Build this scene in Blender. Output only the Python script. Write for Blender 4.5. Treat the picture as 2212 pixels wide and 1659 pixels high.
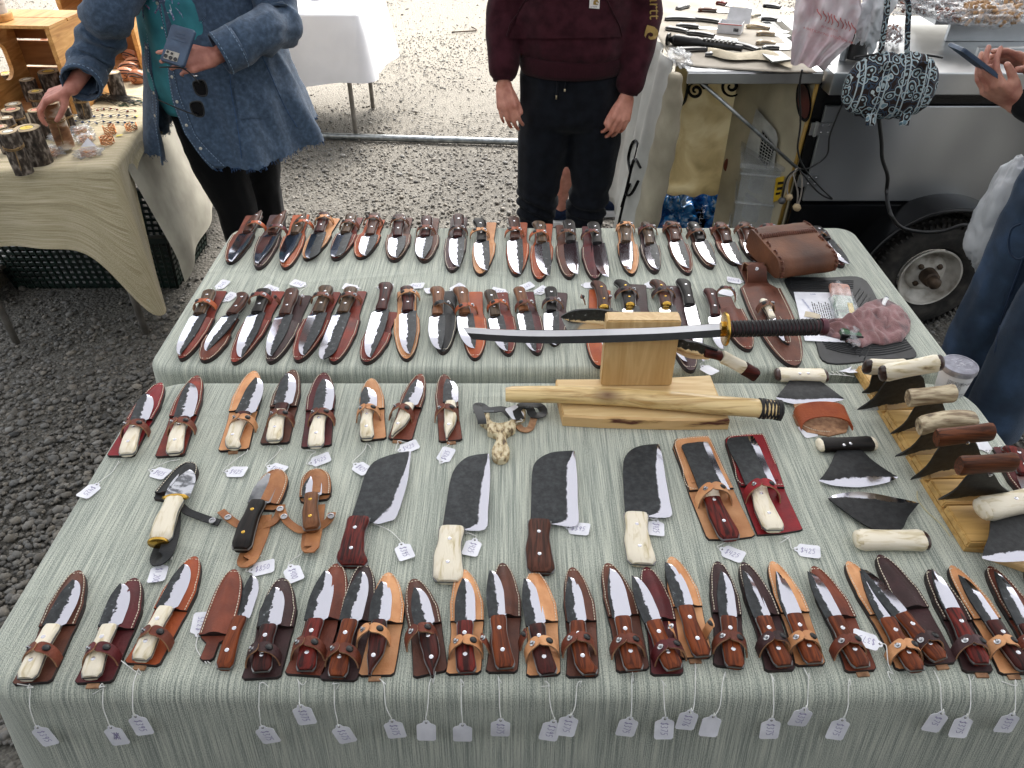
import bpy, bmesh, math, random
import numpy as np
from mathutils import Vector, Matrix, noise
from mathutils.bvhtree import BVHTree
R = math.radians; PI = math.pi
random.seed(7); np.random.seed(7)
for o in list(bpy.data.objects): bpy.data.objects.remove(o)
SC = bpy.context.scene; COL = SC.collection
# ---------------------------------------------------------------- camera, light, exposure
F = 1661.0; CX, CY = 1106.0, 829.5; PITCH = 37.95; CH = 1.77
cam = bpy.data.cameras.new('camera'); camo = bpy.data.objects.new('camera', cam); COL.objects.link(camo)
camo.location = (0, 0, CH); camo.rotation_euler = (R(90 - PITCH), 0, 0)
cam.sensor_width = 36; cam.lens = F / 2212 * 36; cam.clip_start = .05; cam.clip_end = 400
SC.camera = camo
W = bpy.data.worlds.new('World'); SC.world = W; W.use_nodes = True
nt = W.node_tree; bg = nt.nodes['Background']; sky = nt.nodes.new('ShaderNodeTexSky')
sky.sky_type = 'NISHITA'; sky.sun_disc = False; sky.sun_elevation = R(52); sky.sun_rotation = R(20)
sky.air_density = 1.6; sky.dust_density = 5.0; sky.ozone_density = 1.5
hs = nt.nodes.new('ShaderNodeHueSaturation'); hs.inputs['Saturation'].default_value = .35
nt.links.new(sky.outputs[0], hs.inputs['Color']); nt.links.new(hs.outputs[0], bg.inputs[0]); bg.inputs[1].default_value = .15
sl = bpy.data.lights.new('sun', 'SUN'); sl.energy = 1.5; sl.angle = R(35); sl.color = (1, .97, .93)
so = bpy.data.objects.new('sun', sl); COL.objects.link(so); so.rotation_euler = (R(38), 0, R(-20) + PI)
SC.view_settings.view_transform = 'Standard'; SC.view_settings.look = 'None'
SC.view_settings.gamma = 1; SC.view_settings.use_curve_mapping = False
SC.view_settings.exposure = 1.72
SC.render.engine = 'CYCLES'
SC.cycles.max_bounces = 8; SC.cycles.transparent_max_bounces = 10
# ---------------------------------------------------------------- pixel to place helpers (photo measured on a 2212 px wide copy)
sP, cP = math.sin(R(PITCH)), math.cos(R(PITCH))
def ray(u, v):
    a = (u - CX) / F; b = (v - CY) / F
    return Vector((a, cP - b * sP, -(sP + b * cP)))
def PX(u, v, z):
    d = ray(u, v); return Vector((0, 0, CH)) + d * ((z - CH) / d.z)
def PY(u, v, Y):
    d = ray(u, v); return Vector((0, 0, CH)) + d * (Y / d.y)
CR = dict(A=(800, 800, .5425), B=(1900, 800, .5425), C=(350, 1400, .51234), D=(1300, 1400, .57252), E=(2350, 1400, .51234),
          F=(3100, 1350, .57248), G=(0, 2150, .5651), H=(1050, 2150, .5877), I=(2250, 2150, .52682), J=(3150, 2150, .52688),
          K=(2900, 850, .51175), L=(0, 0, .5877), M=(1100, 0, .67812), N=(2500, 0, .69321), U=(0, 0, 1.823))
def U(c, x, y):
    a = CR[c]; return (a[0] + x * a[2]) / 1.8228, (a[1] + y * a[2]) / 1.8228
def CZ(c, x, y, z): return PX(*U(c, x, y), z)
def CYY(c, x, y, Y): return PY(*U(c, x, y), Y)
FZ = .733; RZ = .745        # cloth tops of the front and the rear table
# ---------------------------------------------------------------- materials
def lin(c):
    if isinstance(c, str): c = [int(c[i:i + 2], 16) / 255 for i in (0, 2, 4)]
    return tuple((x / 12.92 if x <= .04045 else ((x + .055) / 1.055) ** 2.4) for x in c) + (1,)
MATS = {}
def MT(name, c1, c2=None, c3=None, scale=20, st=(1, 1, 1), rough=.5, metal=0, bump=0, bs=None, lo=.35, hi=.65, coord='Object', coat=0, spec=.5, alpha=1, trans=0, rnd=0, detail=5, sheen=0, dist=0, r2=None):
    if name in MATS: return MATS[name]
    m = bpy.data.materials.new(name); MATS[name] = m; m.use_nodes = True
    n = m.node_tree.nodes; l = m.node_tree.links; b = n['Principled BSDF']
    b.inputs['Roughness'].default_value = rough; b.inputs['Metallic'].default_value = metal
    b.inputs['Coat Weight'].default_value = coat; b.inputs['Coat Roughness'].default_value = .12
    b.inputs['Specular IOR Level'].default_value = spec; b.inputs['Alpha'].default_value = alpha
    b.inputs['Transmission Weight'].default_value = trans; b.inputs['Sheen Weight'].default_value = sheen
    tc = n.new('ShaderNodeTexCoord'); mp = n.new('ShaderNodeMapping'); oi = n.new('ShaderNodeObjectInfo')
    mp.inputs['Scale'].default_value = st; l.new(tc.outputs[coord], mp.inputs['Vector'])
    mu = n.new('ShaderNodeMath'); mu.operation = 'MULTIPLY'; mu.inputs[1].default_value = 37
    l.new(oi.outputs['Random'], mu.inputs[0]); l.new(mu.outputs[0], mp.inputs['Location'])
    nz = n.new('ShaderNodeTexNoise'); nz.inputs['Scale'].default_value = scale; nz.inputs['Detail'].default_value = detail
    nz.inputs['Distortion'].default_value = dist
    l.new(mp.outputs[0], nz.inputs['Vector'])
    col = None
    if c2 is not None:
        r = n.new('ShaderNodeValToRGB'); r.color_ramp.elements[0].position = lo; r.color_ramp.elements[1].position = hi
        r.color_ramp.elements[0].color = lin(c1); r.color_ramp.elements[1].color = lin(c2)
        if c3 is not None:
            e = r.color_ramp.elements.new((lo + hi) / 2); e.color = lin(c3)
        l.new(nz.outputs['Fac'], r.inputs['Fac']); col = r.outputs[0]
        if rnd:
            h = n.new('ShaderNodeHueSaturation'); mm = n.new('ShaderNodeMapRange')
            mm.inputs['To Min'].default_value = 1 - rnd; mm.inputs['To Max'].default_value = 1 + rnd
            l.new(oi.outputs['Random'], mm.inputs['Value']); l.new(mm.outputs[0], h.inputs['Value']); l.new(col, h.inputs['Color']); col = h.outputs[0]
        l.new(col, b.inputs['Base Color'])
        if r2 is not None:
            q = n.new('ShaderNodeMapRange'); q.inputs['To Min'].default_value = rough; q.inputs['To Max'].default_value = r2
            l.new(nz.outputs['Fac'], q.inputs['Value']); l.new(q.outputs[0], b.inputs['Roughness'])
    else: b.inputs['Base Color'].default_value = lin(c1)
    if bump:
        n2 = n.new('ShaderNodeTexNoise'); n2.inputs['Scale'].default_value = bs or scale * 4; n2.inputs['Detail'].default_value = 4
        l.new(mp.outputs[0], n2.inputs['Vector'])
        bp = n.new('ShaderNodeBump'); bp.inputs['Strength'].default_value = bump; bp.inputs['Distance'].default_value = .002
        l.new(n2.outputs['Fac'], bp.inputs['Height']); l.new(bp.outputs[0], b.inputs['Normal'])
    return m
def leather(key, a, b_): return MT('leather_' + key, a, b_, scale=28, rough=.42, r2=.68, bump=.4, bs=260, lo=.3, hi=.75, rnd=.14, spec=.35)
LE = {'R': (leather('red', '5a1c14', '8a3423'), 'deep red'), 'O': (leather('orange', '93401e', 'b55c30'), 'orange brown'),
      'T': (leather('tan', 'b87a4c', 'd8a274'), 'pale tan'), 'B': (leather('brown', '4a281c', '6c4030'), 'mid brown'),
      'D': (leather('dark', '2c1816', '43282a'), 'very dark brown'), 'X': (leather('black', '121314', '222325'), 'black'),
      'M': (leather('maroon', '431418', '641f22'), 'maroon'), 'P': (leather('plum', '3a2528', '573c3c'), 'plum brown'),
      'A': (leather('amber', '8c5632', 'b47c4e'), 'orange tan'), 'C': (leather('crimson', '70121a', '981f28'), 'crimson'), 'N': (leather('reddish', '552618', '7c3e2a'), 'reddish brown')}
EDGE = MT('leather_edge', '120c0c', '2a1a16', scale=60, rough=.6)
RAW = MT('leather_raw', '8a6448', 'b48a66', scale=90, rough=.8, bump=.4, bs=400)
def wood(key, a, b_, coat=0, rough=.5, st=(1.2, 14, 14)): return MT('wood_' + key, a, b_, scale=9, st=st, rough=rough, coat=coat, lo=.38, hi=.62, dist=1.2, rnd=.1, spec=.22)
HA = {'W': (MT('bone', '6e5634', 'e6dcc6', 'cfc09c', scale=20, st=(1, 5, 5), rough=.4, lo=.2, hi=.5, coat=0, rnd=.08, dist=.8, bump=.3, bs=90), 'cream bone'),
      'k': (wood('black', '0e0c0b', '1e1815'), 'black'), 'm': (wood('maroon', '1e0a08', '4a1a14'), 'dark maroon wood'),
      'b': (wood('brown', '2e1810', '553022'), 'dark brown wood'), 'o': (wood('olive', '2c2116', '5c4530'), 'olive brown wood'),
      'c': (wood('cherry', '4a1e0c', '7a3a18'), 'cherry brown wood'), 'r': (wood('rosewood', '2a0c0a', '6e2018'), 'rosewood'),
      'n': (wood('nut', '5c3820', '855636'), 'light brown wood')}
STEEL = MT('steel', '9a9a9c', 'b8b8ba', scale=8, rough=.22, metal=1)
DULL = MT('steel_dull', '6a6a6a', '8f8f8f', scale=14, rough=.4, metal=1)
BRASS = MT('brass', 'b08a3c', 'cda650', scale=12, rough=.25, metal=1)
BLKP = MT('black_plastic', '0b0b0c', '151516', scale=10, rough=.4)
THREAD = MT('thread', 'c9bda4', 'e8dfcc', scale=80, rough=.8)
STRING = MT('string', 'd8d8d2', 'eeeeea', scale=90, rough=.85)
CARD = MT('card', 'dcdce2', 'ebebf0', scale=40, rough=.7)
INK = MT('ink', '8078a0', '928ab0', scale=90, rough=.6)
def blade_mat(name, thr=.5, dark='1d2022', dark2='35383a', thr_rnd=.25, pr=.1, pol='c9c9d2', amp=.6, n2a=.1, spk='9a9ca0'):
    m = bpy.data.materials.new(name); m.use_nodes = True; n = m.node_tree.nodes; l = m.node_tree.links
    b = n['Principled BSDF']; out = n['Material Output']
    p = n.new('ShaderNodeBsdfPrincipled'); p.inputs['Metallic'].default_value = 1; p.inputs['Base Color'].default_value = lin(pol); p.inputs['Roughness'].default_value = pr
    b.inputs['Metallic'].default_value = .35; b.inputs['Roughness'].default_value = .5
    uv = n.new('ShaderNodeUVMap'); sx = n.new('ShaderNodeSeparateXYZ'); l.new(uv.outputs[0], sx.inputs[0])
    tc = n.new('ShaderNodeTexCoord'); oi = n.new('ShaderNodeObjectInfo')
    mp = n.new('ShaderNodeMapping'); l.new(tc.outputs['Object'], mp.inputs[0])
    mu = n.new('ShaderNodeMath'); mu.operation = 'MULTIPLY'; mu.inputs[1].default_value = 53; l.new(oi.outputs['Random'], mu.inputs[0]); l.new(mu.outputs[0], mp.inputs['Location'])
    nz = n.new('ShaderNodeTexNoise'); nz.inputs['Scale'].default_value = 85; nz.inputs['Detail'].default_value = 8; nz.inputs['Roughness'].default_value = .7; l.new(mp.outputs[0], nz.inputs['Vector'])
    n2 = n.new('ShaderNodeTexNoise'); n2.inputs['Scale'].default_value = 30; n2.inputs['Detail'].default_value = 3; l.new(mp.outputs[0], n2.inputs['Vector'])
    ad = n.new('ShaderNodeMath'); ad.operation = 'MULTIPLY_ADD'; ad.inputs[1].default_value = amp; l.new(nz.outputs['Fac'], ad.inputs[0]); l.new(sx.outputs['Y'], ad.inputs[2])
    a2 = n.new('ShaderNodeMath'); a2.operation = 'MULTIPLY_ADD'; a2.inputs[1].default_value = n2a; l.new(n2.outputs['Fac'], a2.inputs[0]); l.new(ad.outputs[0], a2.inputs[2])
    a3 = n.new('ShaderNodeMath'); a3.operation = 'MULTIPLY_ADD'; a3.inputs[1].default_value = thr_rnd; l.new(oi.outputs['Random'], a3.inputs[0]); l.new(a2.outputs[0], a3.inputs[2])
    base = thr + .5 * amp + n2a / 2 + thr_rnd * .5
    mr = n.new('ShaderNodeMapRange'); mr.inputs['From Min'].default_value = base - .015; mr.inputs['From Max'].default_value = base + .015; l.new(a3.outputs[0], mr.inputs['Value'])
    r = n.new('ShaderNodeValToRGB'); r.color_ramp.elements[0].color = lin(dark); r.color_ramp.elements[1].color = lin(dark2)
    r.color_ramp.elements[0].position = .4; r.color_ramp.elements[1].position = .62
    e = r.color_ramp.elements.new(.69); e.color = lin(spk)
    l.new(nz.outputs['Fac'], r.inputs['Fac']); l.new(r.outputs[0], b.inputs['Base Color'])
    bp = n.new('ShaderNodeBump'); bp.inputs['Strength'].default_value = .5; bp.inputs['Distance'].default_value = .001; l.new(nz.outputs['Fac'], bp.inputs['Height']); l.new(bp.outputs[0], b.inputs['Normal'])
    b3 = n.new('ShaderNodeBump'); b3.inputs['Strength'].default_value = .12; b3.inputs['Distance'].default_value = .001; l.new(n2.outputs['Fac'], b3.inputs['Height']); l.new(b3.outputs[0], p.inputs['Normal'])
    mx = n.new('ShaderNodeMixShader'); l.new(mr.outputs[0], mx.inputs[0]); l.new(b.outputs[0], mx.inputs[1]); l.new(p.outputs[0], mx.inputs[2]); l.new(mx.outputs[0], out.inputs[0])
    return m
BL = blade_mat('blade_forged', .5)
BLC = blade_mat('blade_cleaver', .78, thr_rnd=.04, amp=.14, n2a=.06, spk='3c3e40')
BLU = blade_mat('blade_ulu', .8, thr_rnd=.04, amp=.16, n2a=.05, dark='151617', dark2='2b2c2d', spk='303234')
BLP = blade_mat('blade_bright', .12, thr_rnd=.1, amp=.3)
# ---------------------------------------------------------------- mesh helpers
def link(name, me, mats, parent=None, kind=None, label=None):
    o = bpy.data.objects.new(name, me); COL.objects.link(o)
    for m in (mats if isinstance(mats, (list, tuple)) else [mats]): me.materials.append(m)
    if parent: o.parent = parent
    if kind: o['kind'] = kind
    if label: o['label'] = label
    return o
def raw(name, V, Fc, mats, parent=None, smooth=False, mi=None, uv=None, kind=None, label=None, sharp=None):
    me = bpy.data.meshes.new(name); me.from_pydata([tuple(v) for v in V], [], Fc); me.update()
    if mi is not None: me.polygons.foreach_set('material_index', mi)
    if smooth:
        me.polygons.foreach_set('use_smooth', [True] * len(me.polygons))
        if sharp: me.set_sharp_from_angle(angle=R(sharp))
    if uv is not None:
        ul = me.uv_layers.new(name='UVMap')
        for lp in me.loops: ul.data[lp.index].uv = uv[lp.vertex_index]
    return link(name, me, mats, parent, kind, label)
def thing(name, label, cat, loc=(0, 0, 0), rz=0, group=None):
    o = bpy.data.objects.new(name, None); COL.objects.link(o); o.empty_display_size = .05
    o.location = loc; o.rotation_euler = (0, 0, rz); tag(o, label, cat, group); return o
def tag(o, label=None, cat=None, group=None, kind=None):
    if label: o['label'] = label
    if cat: o['category'] = cat
    if group: o['group'] = group
    if kind: o['kind'] = kind
    return o
class MB:
    def __init__(s): s.V = []; s.F = []; s.m = []
    def add(s, V, Fc, mi=0):
        k = len(s.V); s.V += [tuple(v) for v in V]; s.F += [tuple(i + k for i in f) for f in Fc]; s.m += [mi] * len(Fc)
    def box(s, c, d, rot=None, mi=0, bev=0):
        hx, hy, hz = d[0] / 2, d[1] / 2, d[2] / 2; c = Vector(c)
        M = rot if rot is not None else Matrix.Identity(3)
        V = [c + M @ Vector((x * hx, y * hy, z * hz)) for x, y, z in ((-1, -1, -1), (1, -1, -1), (1, 1, -1), (-1, 1, -1), (-1, -1, 1), (1, -1, 1), (1, 1, 1), (-1, 1, 1))]
        s.add(V, [(0, 3, 2, 1), (4, 5, 6, 7), (0, 1, 5, 4), (1, 2, 6, 5), (2, 3, 7, 6), (3, 0, 4, 7)], mi)
    def bar(s, a, b, w, t, up=(0, 0, 1), mi=0):
        a = Vector(a); b = Vector(b); x = (b - a); L = x.length; x.normalize(); up = Vector(up)
        y = up.cross(x)
        if y.length < 1e-4: y = Vector((0, 1, 0)).cross(x)
        y.normalize(); z = x.cross(y); M = Matrix((x, y, z)).transposed(); s.box((a + b) / 2, (L, w, t), M, mi)
    def tube(s, P, r, n=8, mi=0, cap=True, sq=1):
        P = [Vector(p) for p in P]; m = len(P); rr = r if isinstance(r, (list, tuple)) else [r] * m
        V = []; up = Vector((.13, .07, 1)).normalized(); py = None
        for i, p in enumerate(P):
            t = (P[min(i + 1, m - 1)] - P[max(i - 1, 0)]).normalized()
            y = (py - t * py.dot(t)) if py is not None else up.cross(t)
            if y.length < 1e-4: y = Vector((1, 0, 0)).cross(t)
            y.normalize(); py = y; z = t.cross(y)
            for k in range(n):
                a = 2 * PI * k / n; V.append(p + y * math.cos(a) * rr[i] + z * math.sin(a) * rr[i] * sq)
        Fc = [(i * n + k, i * n + (k + 1) % n, (i + 1) * n + (k + 1) % n, (i + 1) * n + k) for i in range(m - 1) for k in range(n)]
        if cap: Fc += [tuple(range(n - 1, -1, -1)), tuple((m - 1) * n + k for k in range(n))]
        s.add(V, Fc, mi)
    def lathe(s, prof, n=20, c=(0, 0, 0), M=None, mi=0, wob=0, cap=True):
        c = Vector(c); V = []
        for r_, z in prof:
            for k in range(n):
                a = 2 * PI * k / n; q = r_ * (1 + wob * math.sin(3 * a + z * 30) + wob * .6 * math.sin(7 * a + 1))
                p = Vector((q * math.cos(a), q * math.sin(a), z)); V.append(c + (M @ p if M is not None else p))
        m = len(prof)
        Fc = [(i * n + k, i * n + (k + 1) % n, (i + 1) * n + (k + 1) % n, (i + 1) * n + k) for i in range(m - 1) for k in range(n)]
        if cap: Fc += [tuple(range(n - 1, -1, -1)), tuple((m - 1) * n + k for k in range(n))]
        s.add(V, Fc, mi)
    def plate(s, O, z0, z1, mi=0, ms=None, b=.0008):
        # a slab with outline O (2D list, counter-clockwise), softly broken top edge
        n = len(O); O = [Vector(p[:2]) for p in O]
        area = sum(O[i].x * O[(i + 1) % n].y - O[(i + 1) % n].x * O[i].y for i in range(n))
        if area < 0: O.reverse()
        I = []
        for i in range(n):
            a = (O[i] - O[i - 1]); c_ = (O[(i + 1) % n] - O[i])
            if a.length < 1e-7: a = c_
            if c_.length < 1e-7: c_ = a
            nn = Vector((-(a.normalized() + c_.normalized()).y, (a.normalized() + c_.normalized()).x))
            if nn.length < 1e-5: nn = Vector((-a.y, a.x))
            I.append(O[i] + nn.normalized() * b)
        V = [(p.x, p.y, z0) for p in O] + [(p.x, p.y, z1 - b) for p in O] + [(p.x, p.y, z1) for p in I]
        ms = mi if ms is None else ms
        s.add(V, [tuple(range(2 * n, 3 * n))], mi)
        k = len(s.V) - 3 * n
        s.F += [tuple(k + j for j in range(n - 1, -1, -1))]; s.m += [ms]
        for i in range(n):
            j = (i + 1) % n
            s.F += [(k + i, k + j, k + n + j, k + n + i), (k + n + i, k + n + j, k + 2 * n + j, k + 2 * n + i)]; s.m += [ms, mi if ms == mi else ms]
    def grid(s, fn, nu, nv, mi=0):
        V = [fn(i / nu, j / nv) for i in range(nu + 1) for j in range(nv + 1)]
        w = nv + 1
        s.add(V, [(i * w + j, (i + 1) * w + j, (i + 1) * w + j + 1, i * w + j + 1) for i in range(nu) for j in range(nv)], mi)
    def slab(s, fn, nu, nv, th, mi=0, rm=None):
        # a sheet fn(u,v)->(point, normal) given real thickness
        w = nv + 1; A = []; B = []
        for i in range(nu + 1):
            for j in range(nv + 1):
                p, nn = fn(i / nu, j / nv); p = Vector(p); nn = Vector(nn); A.append(p + nn * th / 2); B.append(p - nn * th / 2)
        N = len(A); Fc = []
        for i in range(nu):
            for j in range(nv):
                a, b, c, d = i * w + j, (i + 1) * w + j, (i + 1) * w + j + 1, i * w + j + 1
                Fc += [(a, b, c, d), (N + d, N + c, N + b, N + a)]
        rim = [i * w for i in range(nu + 1)] + [nu * w + j for j in range(1, nv + 1)] + [i * w + nv for i in range(nu - 1, -1, -1)] + [j for j in range(nv - 1, 0, -1)]
        for q in range(len(rim)):
            a, b = rim[q], rim[(q + 1) % len(rim)]; Fc.append((b, a, N + a, N + b))
        s.add(A + B, Fc, mi)
        if rm is not None: s.m[-len(rim):] = [rm] * len(rim)
    def build(s, name, mats, parent=None, smooth=False, kind=None, label=None, sharp=None, uv=None):
        return raw(name, s.V, s.F, mats, parent, smooth, s.m, uv, kind, label, sharp)
def crv(P, n, closed=False):
    # Catmull-Rom resample
    P = [Vector(p) for p in P]; m = len(P); out = []
    segs = m if closed else m - 1
    for q in range(n if closed else n + 1):
        t = q / n * segs; i = min(int(t), segs - 1); f = t - i
        g = (lambda k: P[k % m]) if closed else (lambda k: P[max(0, min(m - 1, k))])
        a, b, c, d = g(i - 1), g(i), g(i + 1), g(i + 2)
        out.append(.5 * ((2 * b) + (c - a) * f + (2 * a - 5 * b + 4 * c - d) * f * f + (3 * b - a - 3 * c + d) * f ** 3))
    return out
def interp(x, T):
    for i in range(len(T) - 1):
        if x <= T[i + 1][0]:
            f = (x - T[i][0]) / max(1e-9, T[i + 1][0] - T[i][0]); f = max(0, min(1, f)); return T[i][1] + (T[i + 1][1] - T[i][1]) * f
    return T[-1][1]
def sm(x, T):
    for i in range(len(T) - 1):
        if x <= T[i + 1][0]:
            f = (x - T[i][0]) / max(1e-9, T[i + 1][0] - T[i][0]); f = max(0, min(1, f)); f = f * f * (3 - 2 * f); return T[i][1] + (T[i + 1][1] - T[i][1]) * f
    return T[-1][1]
def textmesh(body, size, font_shear=0):
    c = bpy.data.curves.new('t', 'FONT'); c.body = body; c.size = size; c.align_x = 'CENTER'; c.align_y = 'CENTER'; c.shear = font_shear
    o = bpy.data.objects.new('t', c); COL.objects.link(o); dg = bpy.context.evaluated_depsgraph_get()
    me = o.evaluated_get(dg).to_mesh(); V = [v.co.copy() for v in me.vertices]; Fc = [tuple(p.vertices) for p in me.polygons]
    o.evaluated_get(dg).to_mesh_clear(); bpy.data.objects.remove(o); bpy.data.curves.remove(c); return V, Fc
ORD = 'zeroth first second third fourth fifth sixth seventh eighth ninth tenth eleventh twelfth thirteenth fourteenth fifteenth sixteenth seventeenth eighteenth nineteenth twentieth twenty-first twenty-second twenty-third twenty-fourth twenty-fifth twenty-sixth twenty-seventh'.split()
# ================================================================ SETTING: ground, gravel, tent, tables with cloths
def ground():
    m = bpy.data.materials.new('gravel_ground'); m.use_nodes = True; n = m.node_tree.nodes; l = m.node_tree.links; b = n['Principled BSDF']
    tc = n.new('ShaderNodeTexCoord')
    n1 = n.new('ShaderNodeTexNoise'); n1.inputs['Scale'].default_value = 1.3; n1.inputs['Detail'].default_value = 6; l.new(tc.outputs['Object'], n1.inputs[0])
    v = n.new('ShaderNodeTexVoronoi'); v.inputs['Scale'].default_value = 75; l.new(tc.outputs['Object'], v.inputs[0])
    n3 = n.new('ShaderNodeTexNoise'); n3.inputs['Scale'].default_value = 160; n3.inputs['Detail'].default_value = 4; l.new(tc.outputs['Object'], n3.inputs[0])
    r = n.new('ShaderNodeValToRGB'); r.color_ramp.elements[0].color = lin('38342d'); r.color_ramp.elements[1].color = lin('666259'); r.color_ramp.elements[0].position = .36; r.color_ramp.elements[1].position = .66; l.new(n1.outputs['Fac'], r.inputs[0])
    r2 = n.new('ShaderNodeValToRGB'); r2.color_ramp.elements[0].color = lin('4c4942'); r2.color_ramp.elements[1].color = lin('96928a'); l.new(v.outputs['Color'], r2.inputs[0])
    mx = n.new('ShaderNodeMixRGB'); mx.inputs[0].default_value = .45; l.new(r.outputs[0], mx.inputs[1]); l.new(r2.outputs[0], mx.inputs[2])
    m2 = n.new('ShaderNodeMixRGB'); m2.blend_type = 'MULTIPLY'; m2.inputs[0].default_value = .6; r3 = n.new('ShaderNodeValToRGB'); r3.color_ramp.elements[0].position = .3; r3.color_ramp.elements[1].position = .6; l.new(n3.outputs['Fac'], r3.inputs[0])
    sy = n.new('ShaderNodeSeparateXYZ'); l.new(tc.outputs['Object'], sy.inputs[0]); mr = n.new('ShaderNodeMapRange'); mr.inputs['From Min'].default_value = 4.2; mr.inputs['From Max'].default_value = 7; mr.inputs['To Max'].default_value = .75; l.new(sy.outputs['Y'], mr.inputs[0]); ms = n.new('ShaderNodeMixRGB'); ms.inputs[2].default_value = lin('a39b8c'); l.new(mr.outputs[0], ms.inputs[0]); l.new(mx.outputs[0], ms.inputs[1]); l.new(ms.outputs[0], m2.inputs[1]); l.new(r3.outputs[0], m2.inputs[2]); l.new(m2.outputs[0], b.inputs['Base Color']); b.inputs['Roughness'].default_value = .9  # sandy beige further out; brightness beyond the tent also put into the colour
    bp = n.new('ShaderNodeBump'); bp.inputs['Strength'].default_value = .8; bp.inputs['Distance'].default_value = .008; bp.invert = True
    l.new(v.outputs['Distance'], bp.inputs['Height']); l.new(bp.outputs[0], b.inputs['Normal'])
    g = MB()
    def fn(a, c):
        x = -9 + 18 * a; y = -3 + 18 * c; return (x, y, .012 * noise.noise((x * .9, y * .9, 0)) + .006 * noise.noise((x * 4, y * 4, 3)) - .004)
    g.grid(fn, 120, 120)
    # far skirt out to the horizon
    for (x0, x1, y0, y1) in ((-150, 150, 15, 200), (-150, 150, -100, -3), (-150, -9, -3, 15), (9, 150, -3, 15)):
        g.add([(x0, y0, -.012), (x1, y0, -.012), (x1, y1, -.012), (x0, y1, -.012)], [(0, 1, 2, 3)])
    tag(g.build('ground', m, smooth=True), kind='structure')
    # loose stones, one mesh with a tone per stone
    ico = bmesh.new(); bmesh.ops.create_icosphere(ico, subdivisions=1, radius=1); ico.verts.ensure_lookup_table()
    IV = np.array([v.co[:] for v in ico.verts]); IF = np.array([[v.index for v in f.verts] for f in ico.faces]); ico.free()
    def scatter(N, name, x0, x1, y0, y1, s0, s1, pw, keep=None):
        y = y0 + (y1 - y0) * np.random.rand(N) ** pw; x = x0 + (x1 - x0) * np.random.rand(N)
        if name == 'gravel':
            half = .75 * y + .6; x = (np.random.rand(N) * 2 - 1) * half
        k = np.array([noise.noise((a * .8, b * .8, 5)) + .35 * noise.noise((a * 3, b * 3, 1)) for a, b in zip(x, y)])
        ok = np.random.rand(N) < np.clip(.85 + 1.3 * k - .5 * np.clip((y - 4.5) / 3, 0, 1), .15, 1); x = x[ok]; y = y[ok]; N = len(x)
        s = s0 * np.exp(np.random.randn(N) * .42) * np.clip(1.15 - .12 * (y - 1.5), .7, 1.15); s = np.clip(s, s0 * .45, s1)
        V = np.repeat(IV[None], N, 0) * (1 + .22 * np.random.randn(N, 12, 1) * .6)
        sc = np.stack([s, s * (.65 + .3 * np.random.rand(N)), s * (.4 + .25 * np.random.rand(N))], 1); V *= sc[:, None, :]
        a = np.random.rand(N) * 2 * PI; c, d = np.cos(a), np.sin(a)
        X = V[..., 0] * c[:, None] - V[..., 1] * d[:, None]; Y = V[..., 0] * d[:, None] + V[..., 1] * c[:, None]
        tl = (np.random.rand(N) - .5) * .5
        Z = V[..., 2] + X * tl[:, None]
        P = np.stack([X + x[:, None], Y + y[:, None], Z + (s * .22)[:, None]], 2).reshape(-1, 3)
        Fc = (IF[None] + (np.arange(N) * 12)[:, None, None]).reshape(-1, 3)
        me = bpy.data.meshes.new(name); me.vertices.add(len(P)); me.vertices.foreach_set('co', P.astype('f4').ravel())
        me.loops.add(len(Fc) * 3); me.loops.foreach_set('vertex_index', Fc.astype('i4').ravel())
        me.polygons.add(len(Fc)); me.polygons.foreach_set('loop_start', np.arange(0, len(Fc) * 3, 3, dtype='i4'))
        me.update(calc_edges=True); me.polygons.foreach_set('use_smooth', np.ones(len(Fc), bool))
        at = me.color_attributes.new('tone', 'FLOAT_COLOR', 'POINT')
        t = np.clip(.56 + .26 * np.clip((y - 4) / 2.2, 0, 1) + .16 * np.random.randn(N), .14, 1); hue = np.random.rand(N)  # far stones lighter: open light past the tent worked into the tone
        colr = np.stack([t * (.98 + .1 * hue), t, t * (1.04 - .14 * hue), np.ones(N)], 1)
        at.data.foreach_set('color', np.repeat(colr, 12, 0).astype('f4').ravel())
        return link(name, me, PEB)
    PEB = bpy.data.materials.new('pebble'); PEB.use_nodes = True; n = PEB.node_tree.nodes; l = PEB.node_tree.links; b = n['Principled BSDF']
    at = n.new('ShaderNodeVertexColor'); at.layer_name = 'tone'; rr = n.new('ShaderNodeMixRGB'); rr.blend_type = 'MULTIPLY'; rr.inputs[0].default_value = 1; rr.inputs[2].default_value = lin('83807a')
    l.new(at.outputs[0], rr.inputs[1]); l.new(rr.outputs[0], b.inputs['Base Color']); b.inputs['Roughness'].default_value = .75
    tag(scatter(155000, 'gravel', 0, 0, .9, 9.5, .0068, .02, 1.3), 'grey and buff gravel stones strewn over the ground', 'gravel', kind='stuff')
ground()
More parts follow.
